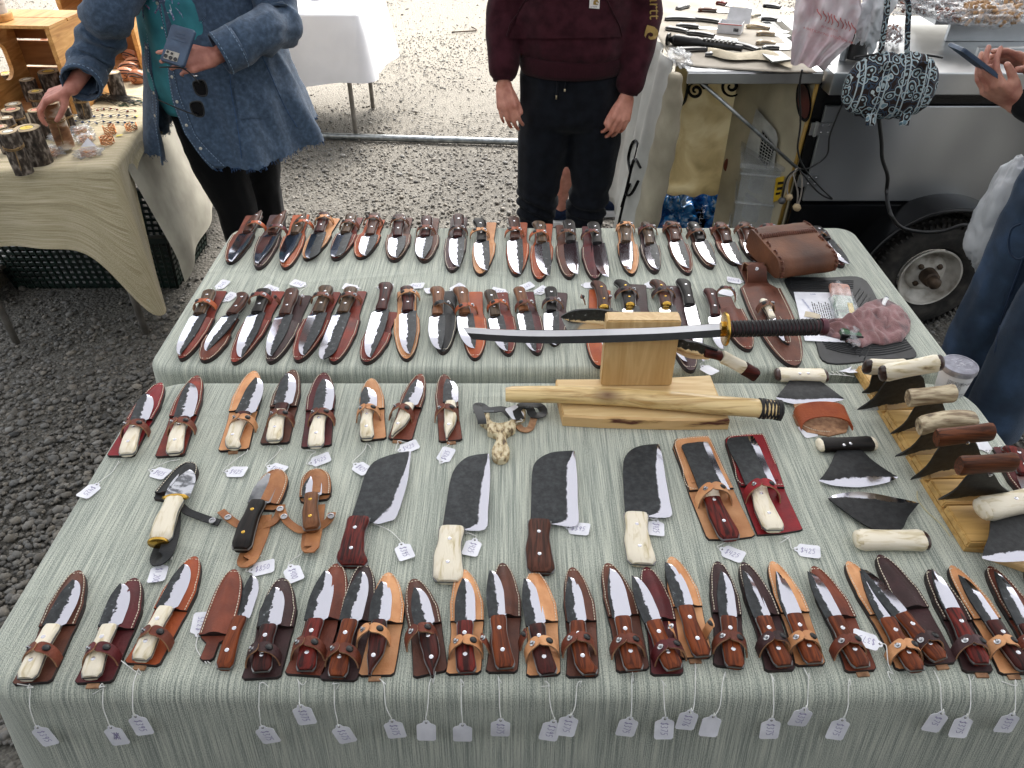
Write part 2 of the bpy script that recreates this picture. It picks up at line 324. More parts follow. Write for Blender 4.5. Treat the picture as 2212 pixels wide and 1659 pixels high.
# tent over the stall: seen only in the steel, it makes the shade
TV = bpy.data.materials.new('tent_vinyl'); TV.use_nodes = True; n = TV.node_tree.nodes; l = TV.node_tree.links
d = n.new('ShaderNodeBsdfDiffuse'); d.inputs[0].default_value = (.7, .7, .72, 1); t = n.new('ShaderNodeBsdfTranslucent'); t.inputs[0].default_value = (.44, .45, .47, 1)
mx = n.new('ShaderNodeMixShader'); mx.inputs[0].default_value = .5; l.new(d.outputs[0], mx.inputs[1]); l.new(t.outputs[0], mx.inputs[2]); l.new(mx.outputs[0], n['Material Output'].inputs[0])
tent = thing('tent', 'white canopy tent standing over the knife tables', 'tent', (0, 2, 0))
g = MB()
def roof(a, c):
    x = -3.4 + 6.8 * a; y = -3.2 + 5.7 * c; return (x, y, 2.35 + .75 * (1 - abs(2 * a - 1)) + .02 * math.sin(c * 20) * math.sin(a * 9))
g.grid(roof, 40, 20); g.build('canopy', TV, tent, True)
g = MB(); g.grid(lambda a, c: (-3.4 + 6.8 * a, -3.2 + .03 * math.sin(a * 40), .05 + 2.3 * c), 60, 8); g.build('added_back_wall', MT('added_wall_dark', '2a2c2e', '383a3c'), tent, True)  # unseen dark wall added behind the camera to cut light on the fronts
for x in (-3.4, 3.4):
    for y in (-3.2, 2.5):
        g = MB(); g.tube([(x, y, 0), (x, y, 2.35)], .019, 10); g.build('post', STEEL, tent, True)
GALV = MT('galvanised', '7d8284', 'a8adaf', scale=30, rough=.35, metal=.9, bump=.1)
a = PX(600, 291, .02); b_ = PX(1500, 318, .02)
g = MB(); g.tube([a + (a - b_) * .25, a, (a + b_) / 2, b_, b_ + (b_ - a) * .1], .021, 12)
tag(g.build('ground_pipe', GALV, smooth=True), 'galvanised pipe lying on the gravel behind the people', 'pipe')
# ---- cloth
def cloth_mat(name, cols, freq=430, weave=900, rough=.85, mixrow=.35, swap=False):
    m = bpy.data.materials.new(name); m.use_nodes = True; n = m.node_tree.nodes; l = m.node_tree.links; b = n['Principled BSDF']
    uv = n.new('ShaderNodeUVMap')
    def nz(sx, sy, det=2, sc=1):
        mp = n.new('ShaderNodeMapping'); mp.inputs['Scale'].default_value = (sy, sx, 1) if swap else (sx, sy, 1); l.new(uv.outputs[0], mp.inputs[0])
        q = n.new('ShaderNodeTexNoise'); q.inputs['Scale'].default_value = sc; q.inputs['Detail'].default_value = det; q.noise_dimensions = '2D'; l.new(mp.outputs[0], q.inputs['Vector']); return q
    s1 = nz(freq, 9); s2 = nz(freq * .2, 1.6); s3 = nz(weave * .8, weave * .5, 1); s4 = nz(2.2, 3, 3)
    def mad(a, k, c):
        q = n.new('ShaderNodeMath'); q.operation = 'MULTIPLY_ADD'; l.new(a, q.inputs[0]); q.inputs[1].default_value = k
        if isinstance(c, float): q.inputs[2].default_value = c
        else: l.new(c, q.inputs[2])
        return q.outputs[0]
    x = mad(s1.outputs['Fac'], .62, mad(s2.outputs['Fac'], .3, mad(s3.outputs['Fac'], .55, -.235)))
    r = n.new('ShaderNodeValToRGB'); r.color_ramp.elements[0].position = .36; r.color_ramp.elements[1].position = .64
    r.color_ramp.elements[0].color = lin(cols[0]); r.color_ramp.elements[1].color = lin(cols[2]); e = r.color_ramp.elements.new(.5); e.color = lin(cols[1])
    l.new(x, r.inputs[0]); l.new(r.outputs[0], b.inputs['Base Color']); b.inputs['Roughness'].default_value = rough; b.inputs['Sheen Weight'].default_value = .2
    b.inputs['Specular IOR Level'].default_value = .15
    bp = n.new('ShaderNodeBump'); bp.inputs['Strength'].default_value = .6; bp.inputs['Distance'].default_value = .0012; l.new(x, bp.inputs['Height'])
    b2 = n.new('ShaderNodeBump'); b2.inputs['Strength'].default_value = .6; b2.inputs['Distance'].default_value = .02; cr = n.new('ShaderNodeTexVoronoi'); cr.voronoi_dimensions = '2D'; cr.feature = 'DISTANCE_TO_EDGE'; cr.inputs['Scale'].default_value = 2.1; cr.inputs['Randomness'].default_value = .35; l.new(uv.outputs[0], cr.inputs['Vector']); cm = n.new('ShaderNodeMapRange'); cm.inputs['From Max'].default_value = .03; cm.inputs['To Max'].default_value = -.12; l.new(cr.outputs['Distance'], cm.inputs['Value']); l.new(mad(s4.outputs['Fac'], 1.0, cm.outputs[0]), b2.inputs['Height']); l.new(b2.outputs[0], bp.inputs['Normal']); l.new(bp.outputs[0], b.inputs['Normal'])
    return m
SAGE = cloth_mat('sage_weave', ('818880', 'a8ada1', 'c6c9ba'), 620)
def drape(name, x0, x1, y0, y1, z, rc, r, drop, mat, flare=.1, wav=.012, k=6, label=None, rot=None, seed=0, dropfn=None, cat='tablecloth'):
    P = []; Nn = []
    def seg(ax, ay, bx, by, nx, ny, n_):
        for i in range(n_):
            f = i / n_; P.append((ax + (bx - ax) * f, ay + (by - ay) * f)); Nn.append((nx, ny))
    def arc(cx, cy, a0, n_=10):
        for i in range(n_):
            a = R(a0 + 90 * i / n_); P.append((cx + rc * math.cos(a), cy + rc * math.sin(a))); Nn.append((math.cos(a), math.sin(a)))
    seg(x0 + rc, y0, x1 - rc, y0, 0, -1, 60); arc(x1 - rc, y0 + rc, -90); seg(x1, y0 + rc, x1, y1 - rc, 1, 0, 30); arc(x1 - rc, y1 - rc, 0)
    seg(x1 - rc, y1, x0 + rc, y1, 0, 1, 60); arc(x0 + rc, y1 - rc, 90); seg(x0, y1 - rc, x0, y0 + rc, -1, 0, 30); arc(x0 + rc, y0 + rc, 180)
    N = len(P); V = []; UVc = []; rings = 0
    def ring(off, zz, ln, amp=0):
        nonlocal rings
        s = 0
        for i in range(N):
            if i: s += math.dist(P[i], P[i - 1])
            o = off
            dz = 0
            if amp: o += amp * (math.sin(s * k * 2.1 + seed) * .6 + math.sin(s * k * 4.7 + seed * 2) * .3 + noise.noise((s * 3, seed, ln * 2)) * .8)
            V.append((P[i][0] + Nn[i][0] * o, P[i][1] + Nn[i][1] * o, zz(i) if callable(zz) else zz)); UVc.append((P[i][0] + Nn[i][0] * ln, P[i][1] + Nn[i][1] * ln))
        rings += 1
    for a in range(0, 91, 15): ring(-r + r * math.sin(R(a)), z - r * (1 - math.cos(R(a))), -r + r * R(a))
    nd = 14
    for q in range(1, nd + 1):
        d_ = drop * q / nd
        def zf(i, d_=d_):
            dd = d_ * (dropfn(*P[i]) if dropfn else 1); return z - r - dd
        ring(flare * d_, zf, .57 * r + d_, wav * (q / nd) ** .8)
    Fc = [(q * N + i, (q + 1) * N + i, (q + 1) * N + (i + 1) % N, q * N + (i + 1) % N) for q in range(rings - 1) for i in range(N)]
    Fc.append(tuple(range(N)))
    me = bpy.data.meshes.new(name); me.from_pydata(V, [], Fc); me.polygons.foreach_set('use_smooth', [True] * len(Fc)); ul = me.uv_layers.new(name='UVMap')
    for lp in me.loops: ul.data[lp.index].uv = UVc[lp.vertex_index]
    o = link(name, me, mat); tag(o, label, cat)
    if rot: o.location = rot[:3]; o.rotation_euler = (0, 0, rot[3])
    return o
def fold_table(label, x0, x1, y0, y1, z, rot=None, folded=True):
    t = thing('folding_table', label, 'table', rot[:3] if rot else (0, 0, 0), rot[3] if rot else 0)
    g = MB(); g.plate([(x0, y0), (x1, y0), (x1, y1), (x0, y1)], z - .045, z - .012, b=.004); g.build('tabletop', MT('table_plastic', 'b9b7b0', 'cfcdc7', rough=.5), t)
    for x in (x0 + .1, x1 - .1):
        for y in (y0 + .07, y1 - .07):
            g = MB(); g.tube([(x, y, z - .045), (x, y, .0)], .014, 10); g.build('leg', MT('grey_leg', '6f6a64', '8b867f', rough=.5), t, True)
    return t
fold_table('front folding table under the sage cloth with cleavers and ulus', -.79, .97, .62, 1.31, FZ - .004)
fold_table('rear folding table under the sage cloth with two rows of knives', -.79, .97, 1.39, 2.04, RZ - .004)
drape('tablecloth', -.812, 1.0, .60, 1.352, FZ, .10, .03, .55, SAGE, .16, .014, label='sage striped cloth hanging down front of nearest table')
drape('tablecloth', -.82, 1.0, 1.366, 2.07, RZ, .055, .018, .5, SAGE, .06, .01, seed=4, label='sage striped cloth on rear table under two knife rows')
# ================================================================ KNIVES, SHEATHS, TAGS
def frame(a, b):
    d = b - a; return math.atan2(d.y, d.x), Vector((d.x, d.y)).length
def mkblade(parent, L, Wd, style, mat, z=0, name='blade', th=.0032, x0=0):
    a, b, ty, hl = {'drop': (.35, .45, .12, .06), 'clip': (.45, .5, .35, .06), 'round': (.72, .62, .0, .05), 'skin': (.55, .35, .3, .06), 'spear': (.2, .25, 0, .05), 'trail': (.7, .4, .5, .07), 'wharn': (.3, .7, -.3, .05)}[style]
    nx, ny = 22, 6; V = []; UVc = []
    for i in range(nx + 1):
        t = i / nx; t = 1 - (1 - t) ** 1.25
        ys = .5 if t < a else .5 + (ty - .5) * ((t - a) / (1 - a)) ** (1.7 if style != 'round' else 3)
        ye = -.5 if t < b else -.5 + (ty + .5) * (1 - math.sqrt(max(0, 1 - ((t - b) / (1 - b)) ** (2 if style != 'round' else 2.6))))
        if t < hl: ye = -.5 + .22 * (1 - t / hl)
        if ye > ys: ye = ys = (ye + ys) / 2
        for j in range(ny + 1):
            f = j / ny; y = (ys + (ye - ys) * f) * Wd
            zt = th * (1 if f < .35 else 1 - (f - .35) / .65 * .93) * (1 if t < .7 else 1 - (t - .7) * 1.8) 
            V.append((x0 + t * L, y, z + zt)); UVc.append((t, f))
    w = ny + 1; N = len(V); Fc = [(i * w + j, i * w + j + 1, (i + 1) * w + j + 1, (i + 1) * w + j) for i in range(nx) for j in range(ny)]
    V += [(p[0], p[1], z - .0002) for p in V]; UVc += UVc[:]
    Fc = [f[::-1] for f in Fc] + [tuple(k + N for k in f) for f in Fc]
    rim = [i * w for i in range(nx + 1)] + [nx * w + j for j in range(1, ny + 1)] + [i * w + ny for i in range(nx - 1, -1, -1)] + [j for j in range(ny - 1, 0, -1)]
    for q in range(len(rim)):
        p_, q_ = rim[q], rim[(q + 1) % len(rim)]; Fc.append((p_, q_, N + q_, N + p_))
    return raw(name, V, Fc, mat, parent, True, None, UVc, sharp=30)
def hprof(kind, t):
    # half width and centre offset of a handle, t: 0 at the guard, 1 at the butt
    if kind == 'point': return sm(t, [(0, .42), (.35, .5), (.6, .44), (1, .07)]), sm(t, [(0, 0), (.5, -.02), (1, .22)])
    if kind == 'flare': return sm(t, [(0, .46), (.3, .4), (.65, .46), (.9, .6), (1, .5)]), sm(t, [(0, 0), (.4, .04), (.75, 0), (1, -.16)])
    if kind == 'hook': return sm(t, [(0, .44), (.35, .46), (.7, .44), (.93, .5), (1, .36)]), sm(t, [(0, 0), (.4, .1), (.75, .03), (1, -.26)])
    return sm(t, [(0, .47), (.3, .42), (.6, .5), (.92, .53), (1, .42)]), sm(t, [(0, 0), (.5, .05), (1, -.06)])
def mkhandle(parent, L, Wd, kind, mat, th, z, bol=None, rivets=(.28, .72), rmat=None, name='handle'):
    def loft(t0, t1, nm, mt, e0=0, e1=0, grow=0):
        n_, m_ = 14, 14; V = []
        for i in range(n_ + 1):
            t = t0 + (t1 - t0) * i / n_; hw, oy = hprof(kind, t); hw = hw * Wd + grow; oy *= Wd
            hh = th / 2 * sm(t, [(0, .85), (.5, 1.08), (.9, 1.05), (1, .8)])
            q = 1
            if i == n_ and e1: q = .86
            if i == 0 and e0: q = .9
            for k in range(m_):
                a = 2 * PI * k / m_; cx = math.copysign(abs(math.cos(a)) ** .62, math.cos(a)); cz = math.copysign(abs(math.sin(a)) ** .62, math.sin(a))
                V.append((-t * L - (0.0012 if i == n_ and e1 else 0), oy + hw * cx * q, z + th / 2 + hh * cz * q))
        Fc = [(i * m_ + k, (i + 1) * m_ + k, (i + 1) * m_ + (k + 1) % m_, i * m_ + (k + 1) % m_) for i in range(n_) for k in range(m_)]
        Fc += [tuple(range(m_)), tuple(n_ * m_ + k for k in range(m_ - 1, -1, -1))]
        return raw(nm, V, [f[::-1] for f in Fc], mt, parent, True, sharp=50)
    if bol: loft(0, .2, 'bolster', bol, 1, 0); h = loft(.203, 1, name, mat, 0, 1)
    else: h = loft(0, 1, name, mat, 1, 1)
    # tang: thin steel between the scales
    O = []
    for i in range(15): hw, oy = hprof(kind, i / 14); O.append((-i / 14 * (L + .0015), oy * Wd + hw * Wd + .0006))
    for i in range(14, -1, -1): hw, oy = hprof(kind, i / 14); O.append((-i / 14 * (L + .0015), oy * Wd - hw * Wd - .0006))
    g = MB(); g.plate(O, z + th / 2 - .0016, z + th / 2 + .0016, b=.0003); g.build('tang', DULL, parent)
    for rv in rivets:
        hw, oy = hprof(kind, rv); g = MB(); zt = z + th / 2 + th / 2 * sm(rv, [(0, .85), (.5, 1.08), (.9, 1.05), (1, .8)])
        g.lathe([(.0034, zt - .003), (.0034, zt + .0002), (.0022, zt + .0007)], 10, (-rv * L, oy * Wd, 0)); g.build('rivet', rmat or RIV, parent, True, sharp=40)
    return h
RIV = MT('rivet_metal', 'c8c8cc', 'dcdce0', scale=8, rough=.25, metal=.9)
def halfw(t, Wd, tail, pm):
    # half width of a sheath; t 0 tail .. 1 tip, pm: pocket mouth
    w = sm(t, [(0, tail), (pm * .8, tail * .96), (pm, .98), (pm + .18, 1), (.72, .93)])
    if t > .64: w *= math.sqrt(max(0, 1 - ((t - .64) / .36) ** 2.0)) * .88 + .12 * (1 - t) / .36
    return w * Wd / 2
def mksheath(label, tailp, tipp, Wd, key, group, pm=.44, tail=.8, bend=0, z=0, tipy=0, strap=None, knife=None, tmat=None, flat=True):
    ang, L = frame(tailp, tipp); mat, cn = LE[key]
    root = thing('knife_sheath', label, 'sheath', tailp, ang, group)
    cy = lambda t: bend * L * math.sin(PI * t) + tipy * Wd * max(0, (t - .5) * 2) ** 2 - tipy * Wd * .0
    n_ = 26; T = [1 - (1 - i / n_) ** 1.6 for i in range(n_ + 1)]
    O = [(t * L, cy(t) - halfw(t, Wd, tail, pm)) for t in T] + [(t * L, cy(t) + halfw(t, Wd, tail, pm)) for t in T[-2::-1]]
    O[0] = (.004, O[0][1]); O.insert(0, (0, O[0][1] + .005)); O[-1] = (.004, O[-1][1]); O.append((0, O[-1][1] - .005))
    g = MB(); g.plate(O, 0, .0055, 0, 1, b=.001); g.build('back_panel', [mat, EDGE], root)
    # pocket: raised, moulded round the blade, with a dark welt
    nx, ny = 22, 12; V = []; w = ny + 1
    Tp = [pm + (1 - pm) * (1 - (1 - i / nx) ** 1.5) for i in range(nx + 1)]
    prof = [(0, .0035), (.20, .0038), (.32, .0085), (.5, .0105), (.68, .0085), (.80, .0038), (1, .0035)]
    for i, t in enumerate(Tp):
        h = max(halfw(t, Wd, tail, pm) - .0006, 1e-4); k = min(1, (1 - t) / .16)
        for j in range(ny + 1):
            f = j / ny; zz = .0055 + (sm(f, prof) - .0035) * k + .0048
            V.append((t * L, cy(t) - h + 2 * h * f, zz))
    N = len(V); Fc = [(i * w + j, (i + 1) * w + j, (i + 1) * w + j + 1, i * w + j + 1) for i in range(nx) for j in range(ny)]; mi = [0] * len(Fc)
    V += [(p[0], p[1], .0057) for p in V]
    rim = [i * w for i in range(nx + 1)] + [nx * w + j for j in range(1, ny + 1)] + [i * w + ny for i in range(nx - 1, -1, -1)] + [j for j in range(ny - 1, 0, -1)]
    for q in range(len(rim)):
        a, b = rim[q], rim[(q + 1) % len(rim)]; Fc.append((b, a, N + a, N + b)); mi.append(1)
    raw('pocket_panel', V, Fc, [mat, EDGE], root, True, mi, sharp=45)
    # stitching
    path = []
    for i in range(61): t = pm + .01 + (.965 - pm - .01) * i / 60; path.append(Vector((t * L, cy(t) - halfw(t, Wd, tail, pm) * .86 + (0 if t < .9 else 0), 0)))
    back = [Vector((p.x, 2 * cy(p.x / L) - p.y, 0)) for p in path]; path = path + back[::-1]
    g = MB(); acc = 0; step = .0052; nxt = 0
    for i in range(len(path) - 1):
        a, b = path[i], path[i + 1]; d = (b - a).length
        if d < 1e-6: continue
        while nxt <= acc + d:
            p = a + (b - a) * ((nxt - acc) / d); dr = (b - a).normalized()
            g.bar(p - dr * .0016 + Vector((0, 0, .0111)), p + dr * .0016 + Vector((0, 0, .0111)), .0011, .0011); nxt += step
        acc += d
    s_ = g.build('stitching', THREAD, root)
    root['_w'] = Wd
    return root, ang, L
def mkstrap(parent, c, ang, hw, ht, mat, width=.017, lean=.25, open_=0, z0=.004, cap=None):
    # two leather leaves closing over the handle, snap cap on one and stud on the other; c in parent space
    M = Matrix.Rotation(ang, 3, 'Z'); ry = hw + .0095; rz = ht + .007
    def leaf(side, a1, dr, nm):
        g = MB()
        def fn(u, v):
            a = u * a1; wv = width * (1 if u < .8 else math.sqrt(max(.05, 1 - ((u - .8) / .2) ** 2 * .85)))
            y = side * (ry + dr) * math.cos(a) ; zz = z0 + (rz + dr) * math.sin(a)
            if open_: y = side * (ry + dr + open_ * u * .012 - .002); zz = z0 + .002 + .024 * math.sin(u * 1.7)
            p = Vector(((v - .5) * wv - lean * (zz - z0) , y, zz)); nn = Vector((0, side * math.cos(a), math.sin(a)))
            return Vector(c) + M @ p, M @ nn
        g.slab(fn, 14, 3, .0026, 0, 1); o = g.build(nm, [mat, RAW], parent, True, sharp=40)
        p, nn = fn(.62 if side > 0 else .7, .5); nn = (nn + M @ Vector((-.25, 0, 0))).normalized()
        q = nn.to_track_quat('Z', 'Y').to_matrix(); g = MB()
        if side > 0: g.lathe([(.0058, .0005), (.0058, .002), (.0046, .0036), (.0015, .0042)], 14, p, q); g.build('snap_cap', cap or BLKP, o, True, sharp=50)
        else: g.lathe([(.005, .0005), (.005, .0018), (.0024, .0022), (.0026, .0045), (.0012, .0056)], 12, p, q); g.build('snap_stud', STEEL, o, True, sharp=50)
    leaf(1, R(104), .0006, 'strap'); leaf(-1, R(80), .003, 'strap')
KN = []; SH = []
def put(row, i, c, tail, tip, Wpx, key, butt, ktip, jun, hk, style='drop', st=None, hkind='std', bwf=.67, zs=None, open_=0, scol=None, mat=None, bol=None, pm=None, tailw=.8, sheath=True, knife=True, note='', rmat=None, bend=0, hwm=None, cap=None):
    z = zs; rown = {1: 'rearmost row', 2: 'second row from back', 3: 'bone handled row', 5: 'front row'}[row]
    grp = {1: 'rearmost row', 2: 'second row', 3: 'bone handled row', 5: 'front row'}[row]
    T = CZ(c, *tail, z) if not isinstance(tail[0], str) else None
    P = CZ(c, *tip, z); K = CZ(c, *butt, z + .0165); Q = CZ(c, *ktip, z + .0165); J = CZ(c, *jun, z + .0165)
    ux, uy = U(c, (tail[0] + tip[0]) / 2, (tail[1] + tip[1]) / 2); mpp = (PX(ux + 1, uy, z) - PX(ux, uy, z)).length; wm = Wpx * CR[c][2] / 1.8228 * mpp
    sang, sL = frame(T, P); wm *= abs(math.sin(sang)) * (1.1 if row == 5 else 1); sr = None
    if sheath:
        sr, sa, L = mksheath(f'{LE[key][1]} leather sheath, {ORD[i]} from left in the {rown}', T, P, wm, key, 'leather sheaths in the ' + grp, pm=pm or .45, tail=tailw, bend=bend)
        SH.append((T, P, row, i, LE[key][1], sr))
        if random.random() < .35 and row in (3, 5):   # a folded belt loop peeps from under the tail
            g = MB(); g.box((-.0025, (random.random() - .5) * .01, .0015), (.009, .018, .003)); g.build('belt_loop', RAW, sr)
    if knife:
        ang, Lk = frame(J, Q); L2 = (Q - J).length; hL = (K - J).length; a2 = frame(K, J)[0]
        root = thing('hunting_knife', f'knife with {HA[hk][1]} handle, {ORD[i]} from left in the {rown}' + note, 'knife', J, frame(K, Q)[0], 'knives in the ' + grp)
        # blade in the direction of the whole knife
        L2 = (Q - J).length; bw = min(wm * bwf, .052)
        mkblade(root, L2, bw, style, mat or BL)
        hw = hwm or max(.021, min(.032, bw * .8))
        mkhandle(root, hL, hw, hkind, HA[hk][0], .018, -.008, bol, rmat=rmat)
        KN.append((K, Q, row, i, root))
        if sheath and st:
            S = CZ(c, *st, z + .02); Mi = (Matrix.Translation(sr.location) @ Matrix.Rotation(sang, 4, 'Z')).inverted()
            d = (Q - K).normalized(); k = (S - K).dot(d); k = max(.008, min(hL * .92, k)); B = K + d * k; B.z = z
            lc = Mi @ B; lc.z = .0
            ka = frame(K, Q)[0] - sang + PI  # strap x axis toward the butt
            mkstrap(sr, lc, ka, hw * .5, .022, (LE[scol][0] if scol else LE[key][0]), open_=open_, cap=cap)
    return sr
Z1, Z3 = RZ + .0005, FZ + .0005
# row 1, blades pointing to the camera
r1 = [
 ('A', (375,100),(195,450),165,'N',(437,68),(232,425),(320,215),'b','drop',(350,160),'point','O',BLP),
 ('A', (550,95),(405,490),165,'P',(600,65),(408,438),(500,225),'b','drop',(490,185),'point','M',BLP),
 ('A', (715,95),(600,490),165,'O',(755,85),(605,430),(665,225),'o','drop',(700,150),'point','O',BLP),
 ('A', (940,120),(750,425),160,'T',(890,78),(780,400),(840,215),'m','round',(900,115),'std','T',None),
 ('A', (1105,115),(960,425),160,'R',(1085,90),(960,390),(1030,220),'o','round',(1075,150),'std','N',None),
 ('A', (1260,130),(1140,415),175,'O',(1240,85),(1160,380),(1210,235),'b','drop',(1235,120),'std','N',None),
 ('A', (1455,115),(1385,435),180,'B',(1425,92),(1395,395),(1410,245),'m','drop',(1425,130),'std','B',None),
 ('A', (1650,120),(1605,440),175,'B',(1625,105),(1585,400),(1610,245),'m','drop',(1625,190),'std','N',None),
 ('A', (1860,115),(1805,510),160,'P',(1855,90),(1825,460),(1845,250),'m','skin',(1850,190),'std','P',None),
 ('A', (2070,150),(2010,535),165,'T',(2000,125),(2015,488),(2020,280),'k','skin',(2015,210),'flare','T',None),
 ('B', (265,150),(245,540),165,'O',(225,110),(240,515),(235,265),'b','skin',(235,205),'std','O',None),
 ('B', (450,160),(410,575),165,'O',(400,145),(435,525),(430,290),'o','skin',(420,225),'flare','O',None),
 ('B', (590,170),(630,560),160,'B',(600,135),(630,515),(640,285),'k','skin',(625,220),'std','B',BLP),
 ('B', (780,180),(815,570),160,'M',(770,150),(840,535),(835,295),'k','skin',(800,220),'std','M',BLP),
 ('B', (1025,165),(1080,535),150,'T',(1035,145),(1045,480),(1040,285),'o','skin',(1035,165),'std','T',BLP),
 ('B', (1180,185),(1250,520),145,'P',(1190,150),(1258,480),(1215,300),'o','skin',(1195,185),'std','M',None),
 ('B', (1360,165),(1490,530),150,'N',(1365,145),(1470,470),(1405,275),'b','skin',(1370,170),'std','N',None),
 ('B', (1530,180),(1655,485),145,'B',(1515,150),(1655,450),(1585,275),'k','skin',(1555,215),'std','B',None),
 ('B', (1700,185),(1835,460),150,'N',(1710,150),(1835,445),(1780,285),'b','skin',(1730,185),'std','N',None),
 ('B', (1885,180),(1985,435),145,'B',(1885,150),(1965,430),(1940,280),'b','skin',(1900,180),'std','B',None),
 ('B', (2045,190),(2190,440),150,'O',(2050,165),(2190,420),(2125,250),'m','skin',(2070,180),'std','R',None),
 ('K', (455,95),(640,380),150,'M',(415,75),(640,350),(520,160),'k','skin',(480,130),'std','N',None),
 ('K', (630,120),(805,405),150,'M',(570,98),(795,370),(690,190),'k','skin',(655,150),'std','D',None)]
for i, (c, T, P, w, k, b, q, j, h, s, st, hk, sc, mt) in enumerate(r1):
    put(1, i + 1, c, T, P, w, k, b, q, j, h, s, st, hk, zs=Z1, scol=sc, mat=mt)
# row 2
r2 = [
 ('U', (473,632),(393,782),52,'R',(455,630),(384,766),(430,680),'o','drop',(460,655),'std','O',0),
 ('U', (497,690),(443,786),56,'N',(522,636),(433,757),(500,680),'b','drop',None,'hook','N',0),
 ('A', (530,650),(230,1180),195,'R',(430,635),(235,1120),(390,800),'k','drop',(440,680),'flare','R',0),
 ('A', (720,680),(490,1175),195,'D',(650,632),(475,1110),(590,815),'b','drop',(620,690),'std','N',1),
 ('A', (930,655),(690,1165),205,'R',(890,612),(700,1105),(835,800),'o','drop',(870,680),'flare','N',0),
 ('A', (1120,650),(950,1175),195,'R',(1090,622),(885,1135),(1010,800),'o','round',(1060,680),'std','N',0),
 ('A', (1345,800),(1185,1178),200,'R',(1325,590),(1185,1120),(1290,780),'m','drop',None,'flare','R',0),
 ('A', (1480,650),(1480,1155),190,'T',(1485,615),(1490,1095),(1485,790),'m','drop',(1490,660),'std','T',0),
 ('A', (1775,650),(1740,1105),175,'X',(1740,620),(1725,1060),(1700,815),'n','skin',(1735,740),'flare','X',0),
 ('A', (1960,655),(1975,1150),185,'O',(1885,622),(1945,1055),(1900,810),'n','skin',(1900,760),'flare','O',0),
 ('B', (120,660),(190,1118),170,'R',(85,642),(180,1070),(95,825),'o','skin',(90,735),'std','O',0),
 ('B', (310,655),(400,1112),160,'M',(285,622),(375,1075),(300,790),'n','skin',(290,735),'std','N',0),
 ('B', (555,660),(520,1045),165,'P',(505,622),(510,1030),(500,790),'k','skin',(495,715),'std','P',0)]
for i, (c, T, P, w, k, b, q, j, h, s, st, hk, sc, op) in enumerate(r2):
    put(2, i + 1, c, T, P, w, k, b, q, j, h, s, st, hk, zs=Z1, scol=sc, bwf=.66, open_=op)
def guard(root, w=.026, mat=BRASS, x=0):
    g = MB(); g.lathe([(.0035, -.006), (.0055, 0), (.0035, .006)], 12, (x, 0, .006), Matrix.Rotation(R(90), 3, 'Y') @ Matrix.Diagonal((1.6, w / .011, 1))); g.build('guard', mat, root, True)
put(2, 14, 'B', (850,640),(845,1205),215,'O',(800,580),(885,1120),(880,770),'b','drop',(810,690),'hook',zs=Z1,scol='N',open_=1,bwf=.6,rmat=BRASS,hwm=.034); guard(KN[-1][4])
put(2, 15, 'B', (1105,600),(1150,1150),215,'D',(1020,570),(1170,1080),(1070,755),'k','drop',(1040,640),'hook',zs=Z1,bwf=.6,rmat=BRASS,hwm=.034); guard(KN[-1][4])
put(2, 16, 'B', (1345,610),(1510,1240),210,'P',(1285,570),(1480,1150),(1335,750),'b','drop',(1300,640),'hook',zs=Z1,bwf=.6,rmat=BRASS,hwm=.034,scol='D'); guard(KN[-1][4])
put(2, 17, 'B', (1520,700),(1600,1195),120,'M',(1455,565),(1605,1150),(1505,745),'k','spear',None,'flare',zs=Z1,sheath=False,mat=BLP,hwm=.03,bwf=.8,note=' behind the sword')
put(2, 18, 'B', (1660,700),(1740,1100),120,'M',(1660,635),(1740,1060),(1690,820),'m','drop',None,'flare',zs=Z1,sheath=False,hwm=.028,bwf=.9,mat=BLP)
s19 = put(2, 19, 'B', (1745,690),(1925,1085),195,'N',(1800,690),(1900,1000),(1850,800),'k','drop',None,'std',zs=Z1,knife=False,pm=.28,tailw=.62)
mkstrap(s19, (.012, 0, 0), PI / 2 + 1.2, .014, .03, LE['M'][0], width=.012, lean=.1)
s20 = put(2, 20, 'K', (85,370),(440,1180),330,'B',(85,400),(400,1100),(150,600),'W','drop',None,'std',zs=Z1,knife=False,pm=.3,tailw=.62)
# small companion knife riding on the big sheath
put(2, 21, 'K', (215,690),(395,1010),110,'B',(200,655),(362,965),(275,790),'W','drop',(240,690),'std',zs=Z1+.012,pm=.35,scol='B',bwf=.5,note='',hwm=.017,mat=BLP)
KN[-1][4]['label'] = 'tiny bone handled knife in a pocket on the big brown sheath'
# row 3, blades pointing away
MA = HA['m'][0]
r3 = [
 ('C', (245,785),(560,235),205,'C',(280,762),(465,290),(385,505),'skin',(330,570),'std','N',MA),
 ('C', (625,785),(840,180),215,'R',(655,752),(812,205),(725,485),'skin',(665,555),'std','N',MA),
 ('C', (1115,740),(1275,145),225,'T',(1105,712),(1345,170),(1200,445),'skin',(1140,525),'hook','T',MA),
 ('C', (1430,688),(1575,135),215,'B',(1430,655),(1572,135),(1490,380),'skin',(1450,490),'std','N',MA),
 ('C', (1750,712),(1810,158),225,'M',(1745,700),(1850,180),(1790,430),'skin',(1760,480),'std','N',MA),
 ('D', (300,590),(285,182),175,'T',(255,570),(278,215),(262,365),'skin',(270,400),'std','T',None),
 ('D', (480,590),(625,150),165,'N',(425,552),(605,165),(545,340),'skin',(500,400),'point','N',None),
 ('D', (830,598),(785,152),160,'N',(800,570),(812,160),(828,325),'skin',(815,400),'point','N',None)]
for i, (c, T, P, w, k, b, q, j, s, st, hk, sc, bo) in enumerate(r3):
    put(3, i + 1, c, T, P, w, k, b, q, j, 'W', s, st, hk, zs=Z3, scol=sc, bol=bo, bwf=.66, hwm=.03 if i < 5 else .026, tailw=.98, pm=.46)
